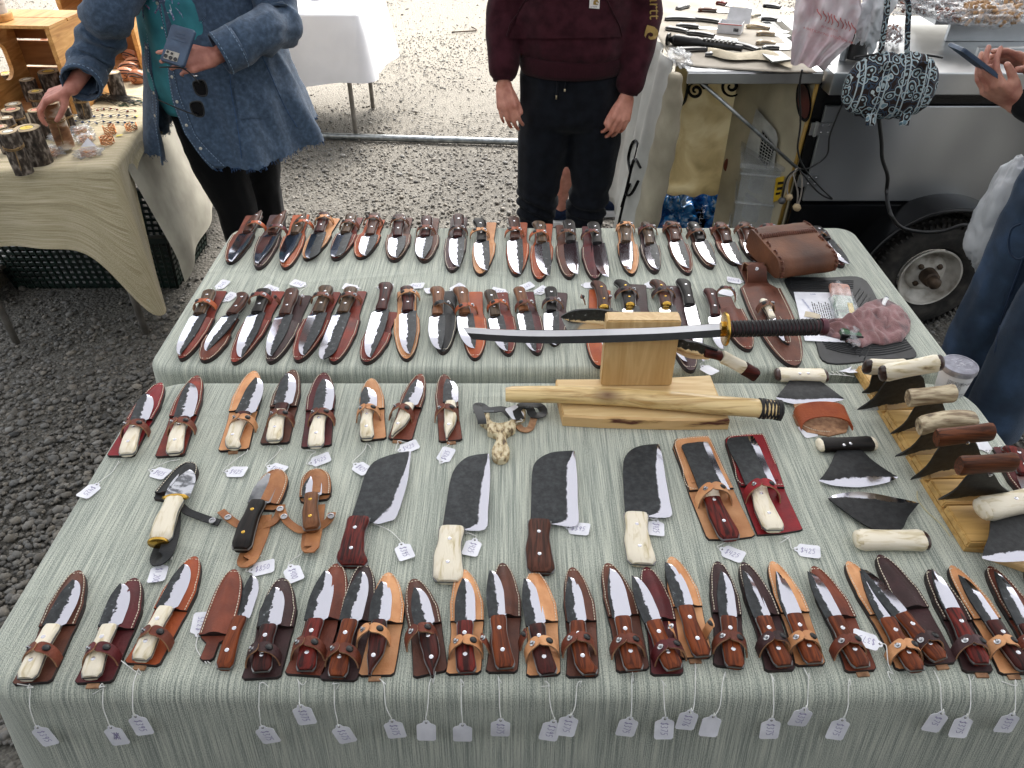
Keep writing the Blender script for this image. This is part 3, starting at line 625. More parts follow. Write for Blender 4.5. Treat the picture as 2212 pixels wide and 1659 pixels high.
# row 5, the front row
r5 = [
 ('G', (225,970),(560,195),235,'B',(205,925),(578,235),(375,560),'W','skin',(240,770),'std','N',0),
 ('G', (655,965),(950,248),235,'M',(650,915),(905,258),(765,560),'W','skin',(680,770),'std','M',0),
 ('G', (990,838),(1370,98),225,'O',(1005,795),(1350,130),(1160,435),'W','skin',(1040,650),'std','N',0),
 None,
 ('G', (1820,935),(1975,248),240,'D',(1815,875),(1928,285),(1875,560),'m','drop',(1820,770),'std','D',0),
 ('H', (250,878),(480,142),235,'N',(250,835),(402,165),(330,500),'r','drop',(270,700),'std','N',0),
 ('H', (480,910),(660,143),225,'D',(480,875),(658,170),(560,505),'c','drop',(490,745),'std','N',0),
 ('H', (735,880),(820,203),215,'T',(690,860),(757,238),(755,508),'m','drop',(740,610),'point','T',0),
 ('H', (1100,870),(985,245),215,'B',(1100,870),(970,285),(1062,535),'m','drop',(1080,600),'point','N',0),
 ('H', (1320,868),(1320,182),210,'T',(1340,845),(1335,215),(1330,515),'r','drop',(1330,690),'std','T',0),
 ('H', (1575,858),(1580,138),190,'B',(1620,815),(1532,160),(1550,480),'c','drop',(1585,650),'std','N',1),
 ('H', (1855,880),(1785,190),205,'T',(1885,860),(1745,215),(1808,535),'m','drop',(1840,700),'std','T',0),
 ('H', (2115,888),(2045,168),195,'B',(2125,860),(2030,205),(2082,515),'c','drop',(2095,670),'hook','N',0),
 ('I', (460,945),(265,155),225,'B',(462,925),(302,165),(380,540),'c','drop',(440,760),'std','N',0),
 ('I', (715,975),(555,185),220,'M',(785,915),(487,215),(612,570),'c','drop',(745,800),'std','M',0),
 ('I', (930,850),(740,108),215,'T',(960,825),(727,120),(850,460),'c','skin',(905,640),'std','T',1),
 ('I', (1175,918),(1085,142),205,'D',(1215,905),(1132,190),(1172,540),'c','drop',(1190,740),'std','N',0),
 ('I', (1560,945),(1275,148),205,'D',(1590,895),(1285,180),(1430,540),'c','spear',(1535,740),'std','D',0),
 ('I', (1785,905),(1490,142),205,'T',(1800,875),(1520,190),(1662,520),'c','spear',(1735,740),'std','T',0),
 ('J', (455,948),(90,178),215,'N',(450,905),(66,190),(258,540),'c','drop',(395,760),'std','N',0),
 ('J', (820,928),(345,142),200,'T',(865,930),(450,185),(648,550),'c','spear',(800,800),'std','T',0),
 ('J', (1050,895),(580,92),220,'D',(1045,850),(470,165),(755,515),'c','drop',(965,745),'std','D',0),
 ('J', (1330,955),(950,203),200,'D',(1350,880),(987,170),(1140,480),'r','spear',(1300,770),'std','P',0),
 ('J', (1600,968),(1115,173),200,'T',(1640,930),(1160,220),(1437,570),'m','drop',(1555,770),'std','T',0),
 ('J', (1860,960),(1400,178),205,'N',(1850,930),(1452,190),(1685,600),'m','drop',(1800,760),'std','N',0),
 ('J', (2120,960),(1690,190),200,'T',(2120,930),(1760,220),(1960,600),'c','drop',(2060,760),'std','T',0)]
for i, e in enumerate(r5):
    if e is None: continue
    c, T, P, w, k, b, q, j, h, s, st, hk, sc, op = e
    mt = BLP if i in (13, 18, 22) else None
    put(5, i + 1, c, T, P, w, k, b, q, j, h, s, st, hk, zs=Z3, scol=sc, bwf=.6, open_=op, hwm=.027, tailw=.97, pm=.47, bend=(-.03 if i not in (0, 1, 2) else -.02), mat=mt)
# fourth place of the front row: closed sheath with the knife beside it
sr, sa, L = mksheath('reddish brown closed sheath lying beside its knife in the front row', CZ('G', 1440, 810, Z3), CZ('G', 1640, 188, Z3), .05, 'N', 'leather sheaths in the front row', pm=.25, tail=.42, bend=-.02)
SH.append((CZ('G', 1440, 810, Z3), CZ('G', 1640, 188, Z3), 5, 4, 'reddish brown', sr))
J = CZ('G', 1680, 515, Z3 + .004); K = CZ('G', 1575, 865, Z3 + .004); Q = CZ('G', 1797, 205, Z3 + .004)
kr = thing('hunting_knife', 'knife with light brown handle lying bare beside its closed sheath in the front row', 'knife', J, frame(K, Q)[0], 'knives in the front row')
mkblade(kr, (Q - J).length, .026, 'clip', BL); mkhandle(kr, (K - J).length, .024, 'std', HA['c'][0], .017, -.003)
# ---- generic plates from two curves (cleavers, ulus, big knives)
def curveblade(root, c, spine, edge, z, mat, th=.003, n_=20, lift=None, name='blade', PT=None):
    f = PT or (lambda p: CZ(c, *p, z)); o = root.matrix_basis.inverted() if False else None
    S = crv([f(p) for p in spine], n_); E = crv([f(p) for p in edge], n_); V = []; UVc = []; ny = 7; w = ny + 1
    nn = (S[n_ // 2 + 1] - S[n_ // 2]).cross(E[n_ // 2] - S[n_ // 2]).normalized()
    if nn.dot(Vector((0, -.5, 1))) < 0: nn = -nn
    for i in range(n_ + 1):
        for j in range(ny + 1):
            q = j / ny; p = S[i].lerp(E[i], q); hh = th * (1 if q < .6 else 1 - (q - .6) / .4 * .9); V.append(p + nn * hh - root.location); UVc.append((i / n_, q))
    N = len(V)
    for i in range(n_ + 1):
        for j in range(ny + 1): V.append(S[i].lerp(E[i], j / ny) - nn * (0 if not PT else th * (1 - j / ny)) - root.location); UVc.append((i / n_, j / ny))
    Fc = [(i * w + j, i * w + j + 1, (i + 1) * w + j + 1, (i + 1) * w + j) for i in range(n_) for j in range(ny)]; Fc += [tuple(N + k for k in f_[::-1]) for f_ in Fc]
    rim = [i * w for i in range(n_ + 1)] + [n_ * w + j for j in range(1, ny + 1)] + [i * w + ny for i in range(n_ - 1, -1, -1)] + [j for j in range(ny - 1, 0, -1)]
    for q in range(len(rim)):
        a, b = rim[q], rim[(q + 1) % len(rim)]; Fc.append((a, b, N + b, N + a))
    return raw(name, V, Fc, mat, root, True, None, UVc, sharp=30)
def bigknife(label, c, spine, edge, junc, butt, hk, hkind, z, hw, mat=None, cat='cleaver', bol=None, name='cleaver', th=.02, rm=None):
    J = CZ(c, *junc, z + .006); K = CZ(c, *butt, z + .008)
    r = thing(name, label, cat, J, 0, 'cleavers on the cloth' if cat == 'cleaver' else None)
    curveblade(r, c, spine, edge, z + .008, mat or BLC)
    h = thing('tmp', 'x', 'x'); bpy.data.objects.remove(h)
    before = set(bpy.data.objects); mkhandle(r, (K - J).length, hw, hkind, HA[hk][0], th, -.006, bol, rmat=rm)
    a = frame(K, J)[0]
    for o in set(bpy.data.objects) - before: o.rotation_euler = (0, 0, a)
    return r
CK = 'cleaver lying bare on the cloth'
bigknife('cleaver with red brown wood handle, leftmost of the bare cleavers', 'D', [(145,1125),(200,960),(240,830),(300,740),(400,695),(480,675),(500,672)], [(330,1160),(400,1140),(455,1110),(510,950),(535,850),(548,740),(557,662)], (200,1130), (130,1450), 'r', 'flare', Z3, .044)
bigknife('cleaver with yellowed bone handle and white steel edge, second from left', 'D', [(772,1192),(800,1020),(825,870),(860,780),(930,712),(1000,690),(1050,684)], [(960,1205),(1072,1190),(1085,1060),(1096,930),(1100,830),(1098,750),(1095,678)], (840,1195), (800,1560), 'W', 'std', Z3, .048)
bigknife('cleaver with dark striped wood handle, third from left', 'D', [(1378,1148),(1382,1000),(1386,850),(1400,760),(1450,706),(1530,672),(1640,662)], [(1560,1166),(1700,1166),(1702,1000),(1700,850),(1692,760),(1688,720),(1682,660)], (1440,1150), (1440,1500), 'b', 'std', Z3, .044)
bigknife('cleaver with white bone handle, rightmost of the bare cleavers', 'E', [(215,1222),(205,1040),(200,860),(220,780),(270,728),(340,700),(420,690)], [(440,1245),(572,1235),(560,1120),(530,950),(515,850),(500,760),(482,685)], (300,1230), (335,1610), 'W', 'std', Z3, .046)
def cleaversheath(label, key, O, pocket, spine, edge, junc, butt, hk, bol, st, z=Z3):
    mat = LE[key][0]; c0 = CZ('E', *O[0], z); r = thing('cleaver_sheath', label, 'sheath', c0)
    P = [CZ('E', *p, z) - c0 for p in O]; g = MB(); g.plate(P, 0, .0042, 0, 1, b=.001); g.build('back_panel', [mat, EDGE], r)
    Q = [CZ('E', *p, z) - c0 for p in pocket]; g = MB(); cc = sum(Q, Vector()) / len(Q); g.plate([q.lerp(cc, .01) for q in Q], .0042, .0088, 0, 1, b=.0015); g.plate([q.lerp(cc, .2) for q in Q], .0088, .0105, 0, b=.0018); g.build('pocket_panel', [mat, EDGE], r)
    path = crv([q.lerp(cc, .085) for q in Q[1:] + Q[:1]], 120)[:]; g = MB(); nxt = 0; acc = 0
    for i in range(len(path) - 1):
        a, b = path[i], path[i + 1]; d = (b - a).length
        while nxt <= acc + d and d > 0:
            p = a + (b - a) * ((nxt - acc) / d); dr = (b - a).normalized(); up = Vector((0, 0, .0091)); g.bar(p - dr * .0016 + up, p + dr * .0016 + up, .0011, .0012); nxt += .0052
        acc += d
    g.build('stitching', THREAD, r)
    k = bigknife(label.replace('sheath', 'sheath carries this knife'), 'E', spine, edge, junc, butt, hk, 'std', z + .006, .036, bol=bol)
    J = CZ('E', *junc, z); K = CZ('E', *butt, z); S = CZ('E', *st, z + .02); d = (J - K).normalized(); B = K + d * (S - K).dot(d); B.z = z
    mkstrap(r, B - c0, frame(J, K)[0], .02, .028, mat, width=.02)
    return k
k = cleaversheath('pale tan cleaver sheath with a wood handled cleaver on it', 'T', [(600,655),(840,632),(872,652),(1000,940),(1062,1070),(1215,1388),(1190,1405),(1020,1428),(860,1425),(835,1400),(710,1090),(640,880),(580,720)],
  [(1050,1045),(1000,940),(872,660),(845,638),(720,645),(605,660),(585,715),(640,880),(705,1065)], [(785,1042),(740,920),(695,810),(665,740),(650,705),(665,690),(690,682)], [(1025,1030),(960,900),(905,780),(880,720),(865,690),(858,675),(850,663)], (855,1045), (1015,1415), 'r', HA['W'][0], (890,1090))
k['label'] = 'cleaver with rosewood handle and bone bolster on the tan sheath'
k = cleaversheath('crimson cleaver sheath with a bone handled cleaver on it', 'C', [(1010,630),(1270,612),(1292,640),(1380,860),(1450,1060),(1580,1345),(1560,1355),(1400,1382),(1230,1390),(1160,1220),(1100,1050),(1040,880),(985,690),(985,650)],
  [(1440,1040),(1380,860),(1290,645),(1265,620),(1130,625),(1012,638),(990,690),(1040,880),(1100,1030)], [(1140,1000),(1110,920),(1075,840),(1030,760),(1005,690),(1000,660),(1020,640)], [(1380,985),(1330,880),(1285,780),(1250,700),(1225,660),(1212,635),(1200,620)], (1225,1005), (1350,1345), 'W', None, (1245,1060))
k['label'] = 'cleaver with yellowed bone handle strapped on the crimson sheath'
# ---- three special knives on the left of the middle
def loopstrip(root, pts, w, th, mat, name='strap'):
    P = crv(pts, 24); g = MB()
    def fn(u, v):
        i = min(int(u * 24), 23); f = u * 24 - i; p = P[i].lerp(P[i + 1], f); t = (P[i + 1] - P[i]).normalized(); y = Vector((0, 0, 1)).cross(t)
        if y.length < .01: y = Vector((1, 0, 0))
        y.normalize(); return p + y * (v - .5) * w, t.cross(y)
    g.slab(fn, 24, 2, th); return g.build(name, mat, root, True, sharp=50)
def special(i, c, tail, tip, W_, key, butt, ktip, jun, hmat, style, label_s, label_k, straps, mat, hw, hkind='std', rmat=None, loop=None):
    T = CZ(c, *tail, Z3); P = CZ(c, *tip, Z3); sr, a, L = mksheath(label_s, T, P, W_, key, None, pm=.12, tail=.9, bend=-.02)
    K = CZ(c, *butt, Z3 + .014); Q = CZ(c, *ktip, Z3 + .014); J = CZ(c, *jun, Z3 + .014)
    r = thing('hunting_knife', label_k, 'knife', J, frame(K, Q)[0]); mkblade(r, (Q - J).length, hw * 1.25, style, mat)
    mkhandle(r, (K - J).length, hw, hkind, hmat, .024, -.008, None, (.25, .75) if rmat else (), rmat)
    Mi = (Matrix.Translation(sr.location) @ Matrix.Rotation(a, 4, 'Z')).inverted()
    for s in straps:
        o = loopstrip(sr, [Mi @ CZ(c, p[0], p[1], Z3 + p[2]) for p in s], .014, .0024, LE[key][0])
        p = Mi @ CZ(c, s[-2][0], s[-2][1], Z3 + s[-2][2] + .0022); g = MB(); g.lathe([(.0062, -.001), (.0062, .0016), (.004, .002), (.0036, .0006), (.002, .0006)], 14, p); g.build('snap_ring', STEEL, o, True, sharp=40)
    if loop:
        o = loopstrip(sr, [Mi @ CZ(c, p[0], p[1], Z3 + p[2]) for p in loop], .026, .0026, LE[key][0], 'belt_loop')
    return r, sr
DAM = MT('damascus', '6e7074', 'c6c8ce', scale=18, rough=.18, metal=1, dist=4, lo=.42, hi=.55)
PITS = MT('pitted_steel', '5c5e60', '9fa0a2', scale=30, rough=.3, metal=1, lo=.3, hi=.6)
kr, sr = special(1, 'C', (590,1130), (800,845), .056, 'X', (540,1440), (765,870), (672,1110), HA['W'][0], 'drop', 'black leather sheath with belt loop under the big white bone handle', 'knife with thick white bone handle, brass guard and patterned blade',
   [[(700,1150,.01),(760,1200,.012),(860,1240,.008),(950,1270,.006),(1005,1285,.004)]], DAM, .036, loop=[(650,1180,.004),(640,1350,.012),(600,1500,.018),(560,1565,.012),(530,1560,.003),(570,1450,.001)])
guard(kr, .05); g = MB(); g.lathe([(.016, -.003), (.0175, 0), (.0165, .003)], 20, (-(Vector(kr.location) - CZ('C', 540, 1440, Z3 + .014)).length - .003, 0, .004), Matrix.Rotation(R(90), 3, 'Y') @ Matrix.Diagonal((.75, 1.05, 1))); g.build('pommel', BRASS, kr, True)
kr, sr = special(2, 'C', (1330,1200), (1460,900), .06, 'A', (1200,1500), (1430,908), (1305,1140), HA['k'][0], 'drop', 'orange tan sheath with open straps under the dark burl handle', 'knife with dark burl handle, brass pins and mottled blade',
   [[(1330,1310,.004),(1250,1320,.006),(1150,1300,.006),(1070,1245,.008),(1015,1195,.004)], [(1330,1310,.004),(1400,1290,.006),(1450,1240,.006),(1470,1180,.01),(1480,1150,.006)]], PITS, .032, rmat=BRASS, loop=[(1350,1230,.003),(1330,1350,.004),(1280,1480,.006),(1230,1575,.012),(1200,1575,.003),(1250,1450,.001)])
kr, sr = special(3, 'C', (1740,1130), (1745,898), .058, 'A', (1700,1350), (1712,930), (1715,1085), HA['n'][0], 'drop', 'orange tan sheath with open straps under the short walnut handle', 'small knife with walnut handle and short bright blade',
   [[(1700,1330,.004),(1620,1340,.006),(1540,1290,.008),(1500,1240,.01),(1480,1180,.005)], [(1720,1340,.004),(1790,1310,.006),(1840,1270,.01),(1860,1235,.014),(1868,1210,.008)]], BLP, .028, rmat=BRASS, loop=[(1760,1150,.003),(1745,1300,.004),(1720,1420,.01),(1710,1475,.012),(1690,1460,.003),(1700,1350,.001)])
# ---- tags
GL = {'$': [[(.8,.85),(.5,1),(.15,.8),(.5,.5),(.85,.25),(.5,0),(.15,.15)], [(.5,1.12),(.5,-.12)]], '#': [[(.3,1),(.2,0)], [(.7,1),(.6,0)], [(0,.65),(1,.68)], [(0,.32),(1,.35)]],
      '0': [[(.5,1),(.15,.75),(.15,.25),(.5,0),(.85,.25),(.85,.75),(.5,1)]], '1': [[(.5,1),(.5,0)]], '2': [[(.15,.8),(.5,1),(.85,.75),(.15,0),(.9,.02)]],
      '3': [[(.15,1),(.8,.9),(.4,.55),(.85,.3),(.5,0),(.1,.12)]], '4': [[(.15,1),(.1,.45),(.8,.45)], [(.75,1),(.7,0)]], '5': [[(.85,1),(.25,1),(.2,.6),(.7,.6),(.8,.2),(.15,0)]],
      '6': [[(.7,1),(.2,.5),(.2,.1),(.6,0),(.8,.3),(.25,.45)]], '7': [[(.1,1),(.9,1),(.4,0)]], '8': [[(.5,.5),(.15,.8),(.5,1),(.85,.8),(.5,.5),(.1,.2),(.5,0),(.9,.2),(.5,.5)]], '9': [[(.8,.9),(.4,1),(.15,.7),(.5,.5),(.8,.9),(.7,0)]], ',': [[(.3,.05),(.1,-.2)]], 'x': [[(0,.2),(3,.9),(0,.9),(3,.2),(.3,1.1),(2.8,0),(0,.5),(3,.6)]]}
NT = [0]
def ptag(text, M4, label, path, curl=0, scale=1, grp='price tags on strings'):
    r = bpy.data.objects.new('price_tag', None); COL.objects.link(r); tag(r, label, 'price tag', grp); r.location = M4.translation; r.rotation_euler = M4.to_3x3().to_euler(); r.empty_display_size = .02
    L, H = .041 * scale, .0285 * scale; O = [(-.001, -.004), (.004, -.0055), (.006, -H / 2 + .003), (.009, -H / 2), (L - .003, -H / 2), (L, -H / 2 + .003), (L, H / 2 - .003), (L - .003, H / 2), (.009, H / 2), (.006, H / 2 - .003), (.004, .0055), (-.001, .004), (-.002, 0)]
    cz = lambda x: curl * (x / L) ** 2 * .02
    g = MB(); k = 8; xs = sorted(set([p[0] for p in O] + [L * i / k for i in range(k)])); up = [];
    def ext(x):
        T = [(-.002, 0), (-.001, .004), (.004, .0055), (.006, H / 2 - .003), (.009, H / 2), (L - .003, H / 2), (L, H / 2 - .003)]; return interp(x, T)
    g.slab(lambda u, v: ((-.002 + (L + .002) * u, (v * 2 - 1) * max(.0002, ext(-.002 + (L + .002) * u)), cz(-.002 + (L + .002) * u) + .0004), (0, 0, 1)), 26, 4, .0005)
    card = g.build('card', CARD, r)
    g = MB(); g.lathe([(.0019, .0007), (.0017, .0011)], 10, (.0028, 0, 0)); g.build('eyelet', MT('eyelet_hole', '3a3a3c', '4a4a4c'), card)
    if text:
        g = MB(); ch = .0105 * scale; cw = .0062 * scale; x = .0085; 
        if text == 'x': x = .012
        for t in text:
            for s in GL[t]:
                pts = [Vector((x + p[0] * cw * .85 + p[1] * .0015, -ch / 2 + p[1] * ch + random.uniform(-.0003, .0003), 0)) for p in s]
                for a, b in zip(pts[:-1], pts[1:]):
                    a.z = b.z = 0; za, zb = cz(a.x) + .0009, cz(b.x) + .0009
                    g.bar((a.x, a.y, za), (b.x, b.y, zb), .0007, .0002)
            x += cw * (1.0 if t != ',' else .5)
        g.build('lettering', INK, card)
    if path:
        Mi = M4.inverted(); P = [Mi @ Vector(p) for p in path]; P = crv([Vector((.0028, 0, .001))] + P, 22); g = MB(); g.tube(P, .0008, 5); 
        a = P[-1]; g.tube(crv([a, a + (P[-2] - P[-1]).normalized() * .006 + Vector((.006, .004, .001)), a + Vector((random.uniform(-.02, .02), random.uniform(-.02, .02), 0))], 6), .0008, 5)
        g.build('string', STRING, r, True)
    return r
def flattag(c, hx, hy, ex, ey, text, owner, z, label=None, curl=.2, mir=1, zz=0):
    A = CZ(c, hx, hy, z + .001 + zz); B = CZ(c, ex, ey, z + .001 + zz); x = (B - A).normalized(); y = Vector((0, 0, 1)).cross(x)
    M4 = Matrix.Translation(A) @ Matrix((x, y, Vector((0, 0, 1)))).transposed().to_4x4()
    pth = None
    if owner is not None:
        O = CZ(c, *owner, z + .002); mid = A.lerp(O, .5) + y * .008 + Vector((0, 0, .002)); pth = [A - x * .006 + Vector((0, 0, .001)), mid, O]
    return ptag(text, M4, label, pth, curl)
FT = [('C',70,985,-30,1080,'$425',(230,810),'below the leftmost sheath of the bone handled row'),('C',480,885,610,930,'$425',(690,800),'below second sheath of the bone handled row'),
 ('C',1052,890,1215,905,'$425',(1200,750),'below third sheath of the bone handled row'),('C',1378,850,1515,905,'$425',(1470,715),'below fourth sheath of the bone handled row'),
 ('C',1695,830,1850,785,'$425',(1740,745),'below fifth sheath of the bone handled row'),('D',168,745,265,815,'$425',(250,605),'below sixth sheath, partly under the red handled cleaver'),
 ('D',470,655,600,615,'$425',(470,610),'below seventh sheath of the bone handled row'),('D',762,738,820,650,'$425',(830,600),'below the last sheath of the bone handled row'),
 ('D',487,1292,530,1400,'$395',(270,1145),'tied to the red handled cleaver'),('D',998,1262,960,1370,'$425',(915,1205),'tied to the second cleaver from left'),
 ('D',1625,1180,1770,1205,'$395',(1515,1160),'tied to the dark striped cleaver'),('E',455,1262,455,1345,'$425',(400,1245),'tied to the white handled cleaver'),
 ('E',950,1485,1110,1560,'$425',(1020,1435),'below the tan cleaver sheath'),('E',1522,1487,1695,1520,'$425',(1430,1395),'below the crimson cleaver sheath'),
 ('G',1120,125,1090,255,'$1,200',(1180,70),'tied to the black belt loop sheath'),('G',1740,172,1900,145,'$850',(1760,105),'tied to the dark burl handled knife'),
 ('G',2022,135,2065,245,'$400',(2110,10),'tied to the small walnut handled knife'),('G',1380,628,1415,495,'$375',(1440,820),'half under the closed reddish sheath'),
 ('J',610,738,430,690,'$375',(700,960),'lying across the twenty-first front row sheath')]
for c, hx, hy, ex, ey, t, ow, lab in FT:
    flattag(c, hx, hy, ex, ey, t, ow, Z3, f'white {t} price tag ' + lab, zz=(.02 if c == 'J' else 0))
BT = [('A',100,625,165,575,'$365',(60,640),'behind first knife of second row'),('A',145,715,215,670,'$465',(110,740),'beside second knife of second row'),('A',545,640,450,615,'$465',(560,660),'behind third knife of second row'),
 ('A',745,600,645,580,'$465',(700,660),'behind fourth knife of second row'),('A',1130,620,1015,610,'$465',(1090,640),'behind fifth knife of second row'),('A',1265,612,1370,615,'$465',(1300,650),'behind seventh knife of second row'),
 ('A',1490,600,1585,605,'$465',(1470,640),'behind eighth knife of second row'),('A',1720,625,1625,645,'$395',(1760,650),'behind ninth knife of second row'),('A',1795,640,1885,600,'$395',(1820,660),'behind tenth knife of second row'),
 ('B',180,650,100,640,'$365',(160,665),'behind eleventh knife of second row'),('B',265,625,330,605,'$365',(290,650),'behind twelfth knife of second row'),('B',380,660,450,625,'$365',(480,660),'beside thirteenth knife of second row'),
 ('B',1890,570,1775,560,'$1400',(1950,590),'tied to the big brown sheath'),('B',720,595,790,600,'',None,'behind the first brass guarded knife'),('B',1180,610,1235,590,'',None,'between the second and third brass guarded knives'),
 ('B',1830,660,1740,650,'',(1850,700),'tied to the empty looped sheath'),('B',1590,1180,1680,1240,'',(1600,1130),'below the knife behind the wooden stand')]
for c, hx, hy, ex, ey, t, ow, lab in BT:
    flattag(c, hx, hy, ex, ey, t, ow, Z1, f'white {t or "blank"} price tag ' + lab)
HT = [('G',255,1255,335,1350,'$395',(190,990),1),('G',768,1255,840,1365,'x',(690,985),2),('G',940,1178,1000,1280,'$395',(965,855),3),('G',1825,1255,1885,1360,'$375',(1810,960),5),('G',2090,1108,2135,1215,'$375',(2070,930),6),
 ('H',480,1200,530,1290,'$375',(440,925),7),('H',838,1165,870,1265,'$375',(755,890),8),('H',1068,1172,1070,1258,'',(1110,880),9),('H',1312,1190,1312,1280,'',(1300,890),10),('H',1568,1158,1565,1252,'$375',(1550,868),11),
 ('H',1925,1168,1890,1265,'$395',(1860,905),12),('H',2035,1133,2000,1240,'$375',(2110,905),13),('I',440,1280,405,1390,'$375',(450,970),14),('I',700,1280,690,1380,'$375',(670,1000),15),('I',890,1228,850,1345,'$376',(925,875),16),
 ('I',1062,1265,1020,1385,'',(1150,940),17),('I',1497,1290,1480,1390,'$375',(1490,955),18),('I',1748,1210,1700,1320,'$375',(1775,950),19),('I',2030,1290,1970,1400,'$375',(2080,990),20),
 ('J',1062,1238,1000,1335,'$75',(1000,930),22),('J',1240,1270,1180,1380,'$375',(1260,960),23),('J',1590,1250,1520,1370,'$375',(1610,1000),24)]
for c, hx, hy, ex, ey, t, ow, i in HT:
    A = CYY(c, hx, hy, .60); 
    for _ in range(3):   # rest on the flaring front of the cloth
        Yf = .60 - .16 * max(0, FZ - .035 - A.z) - .012; A = CYY(c, hx, hy, Yf)
    zA = A.z; B = CYY(c, ex, ey, Yf - .16 * .04)
    x = (B - A).normalized(); nrm = Vector((0, -1, .16)).normalized(); y = nrm.cross(x).normalized(); nz_ = x.cross(y)
    M4 = Matrix.Translation(A) @ Matrix((x, y, nz_)).transposed().to_4x4()
    O = CZ(c, *ow, Z3 + .003); E1 = Vector((O.x * .6 + A.x * .4, .615, FZ + .002)); E2 = Vector((O.x * .4 + A.x * .6, .594, FZ - .02)); E3 = Vector((A.x, .585, A.z * .5 + (FZ - .03) * .5))
    w = {'': 'blank white price tag', 'x': 'white price tag with price scribbled out,'}.get(t, f'white {t} price tag')
    ptag(t, M4, f'{w} hanging over cloth edge from {ORD[i]} front row sheath', [A - x * .005, E3, E2, E1, O], random.uniform(-.25, .25), grp='price tags hanging over the front edge')
# ================================================================ SWORD ON ITS STAND, ULUS, RACK, THINGS ON THE RIGHT OF THE TABLES
PINE = MT('pine', 'c8a672', 'e0c796', 'd6b986', scale=5, st=(1, 9, 9), rough=.5, lo=.3, hi=.7, dist=1.5, bump=.05)
PINE2 = MT('pine_warm', 'a8834a', 'd2ae70', 'c49c5c', scale=6, st=(1, 10, 8), rough=.45, lo=.3, hi=.7, dist=1, bump=.05)
BARK = MT('bark_edge', '5a2e1c', 'd8b27c', 'cfa76e', scale=22, st=(.35, 2, 2), rough=.7, lo=.36, hi=.5)
def prismpx(root, pts, h, mats, name, b=.002, smooth=False, base=0):
    P = [Vector(p) - root.location for p in pts]; g = MB(); g.plate(P, base, base + h, 0, 1 if isinstance(mats, list) else 0, b=b); return g.build(name, mats, root)
# base board: top face measured from its outline
bz = FZ + .001; bh = .028
st = thing('sword_stand', 'pine sword stand of a live edged base board and upright block', 'stand', CZ('U', 1390, 905, bz))
O = [CZ('U', x, y, bz + bh) for x, y in ((1216, 897), (1204, 850), (1200, 818), (1400, 816), (1535, 809), (1552, 850), (1577, 905), (1450, 906), (1300, 902))]
for p in O: p.z = 0
prismpx(st, O, bh, [PINE, BARK], 'base_board', .004)
# upright block
def frust(root, c0, wx, ty, h, tiltx, mat, name, rz=0, taper=1.12, origin=None):
    V = []
    for k, (zz) in enumerate((0, h)):
        s = 1 if k == 0 else taper
        for x, y in ((-1, -1), (1, -1), (1, 1), (-1, 1)): V.append((x * wx / 2 * s, y * ty / 2 + zz * tiltx, zz))
    bm = bmesh.new(); vs = [bm.verts.new(v) for v in V]
    for f in ((3, 2, 1, 0), (4, 5, 6, 7), (0, 1, 5, 4), (1, 2, 6, 5), (2, 3, 7, 6), (3, 0, 4, 7)): bm.faces.new([vs[i] for i in f])
    bmesh.ops.bevel(bm, geom=bm.edges[:], offset=.003, segments=2, affect='EDGES'); me = bpy.data.meshes.new(name); bm.to_mesh(me); bm.free()
    o = link(name, me, mat, root); o.location = Vector(c0) - (root.location if root else Vector()); o.rotation_euler = (0, 0, rz); return o
B0 = PX(1298, 832, bz + bh); B1 = PX(1450, 834, bz + bh); mid = (B0 + B1) / 2; wx = (B1 - B0).length
# height so that its top front edge reads at y = 690 in the photo
def zat(u, v, Y): return PY(u, v, Y).z
hb = zat(1390, 692, mid.y) - (bz + bh)
up = frust(st, mid + Vector((0, .016, 0)), wx, .036, hb, 0, MT('pine_up', 'bf9a64', 'd6b884', 'caa874', scale=5, st=(9, 9, 1), rough=.45, lo=.3, hi=.7, dist=1.5), 'upright_block', taper=1.0)
# sword: blade edge line on the stand, just in front of the block
Ys = mid.y - .012
sw = thing('sword', 'curved sword with mirror blade and black cord wrapped grip on stand', 'sword', PY(1562, 712, Ys))
MIR = MT('mirror_steel', 'b8b8ba', 'd8d8da', scale=6, rough=.05, metal=1)
top = [PY(x, y, Ys + dy + .006) for x, y, dy in ((1000, 707, .012), (1100, 712, .01), (1200, 713, .008), (1320, 710, .004), (1440, 706, 0), (1557, 698, 0))]
bot = [PY(x, y, Ys + dy - .007) for x, y, dy in ((1020, 733, .012), (1110, 740, .01), (1200, 742, .008), (1320, 740, .004), (1440, 735, 0), (1557, 728, 0))]
g = MB(); T_ = crv(top, 30); B_ = crv(bot, 30); V = []
for i in range(31):
    m_ = T_[i].lerp(B_[i], .42); yy = Vector((0, -.95, .3)); 
    for p, o in ((T_[i], .0018), (m_, .0042), (B_[i], .0002), (B_[i], -.0002), (m_, -.0042), (T_[i], -.0018)): V.append(p + yy * o - sw.location)
Fc = [(i * 6 + k, i * 6 + (k + 1) % 6, (i + 1) * 6 + (k + 1) % 6, (i + 1) * 6 + k) for i in range(30) for k in range(6)] + [tuple(range(5, -1, -1)), tuple(180 + k for k in range(6))]
raw('blade', V, Fc, MIR, sw, True, sharp=15)
gx = (PY(1570, 708, Ys) - PY(1557, 711, Ys)); c0 = PY(1560, 711, Ys) - sw.location
ax = (PY(1780, 706, Ys) - PY(1560, 711, Ys)).normalized(); Q = ax.to_track_quat('Z', 'Y').to_matrix()
g = MB(); g.lathe([(.030, -.003), (.0335, -.0025), (.0345, 0), (.0335, .0025), (.030, .003)], 32, c0 + ax * .006, Q); g.build('guard', BRASS, sw, True, sharp=40)
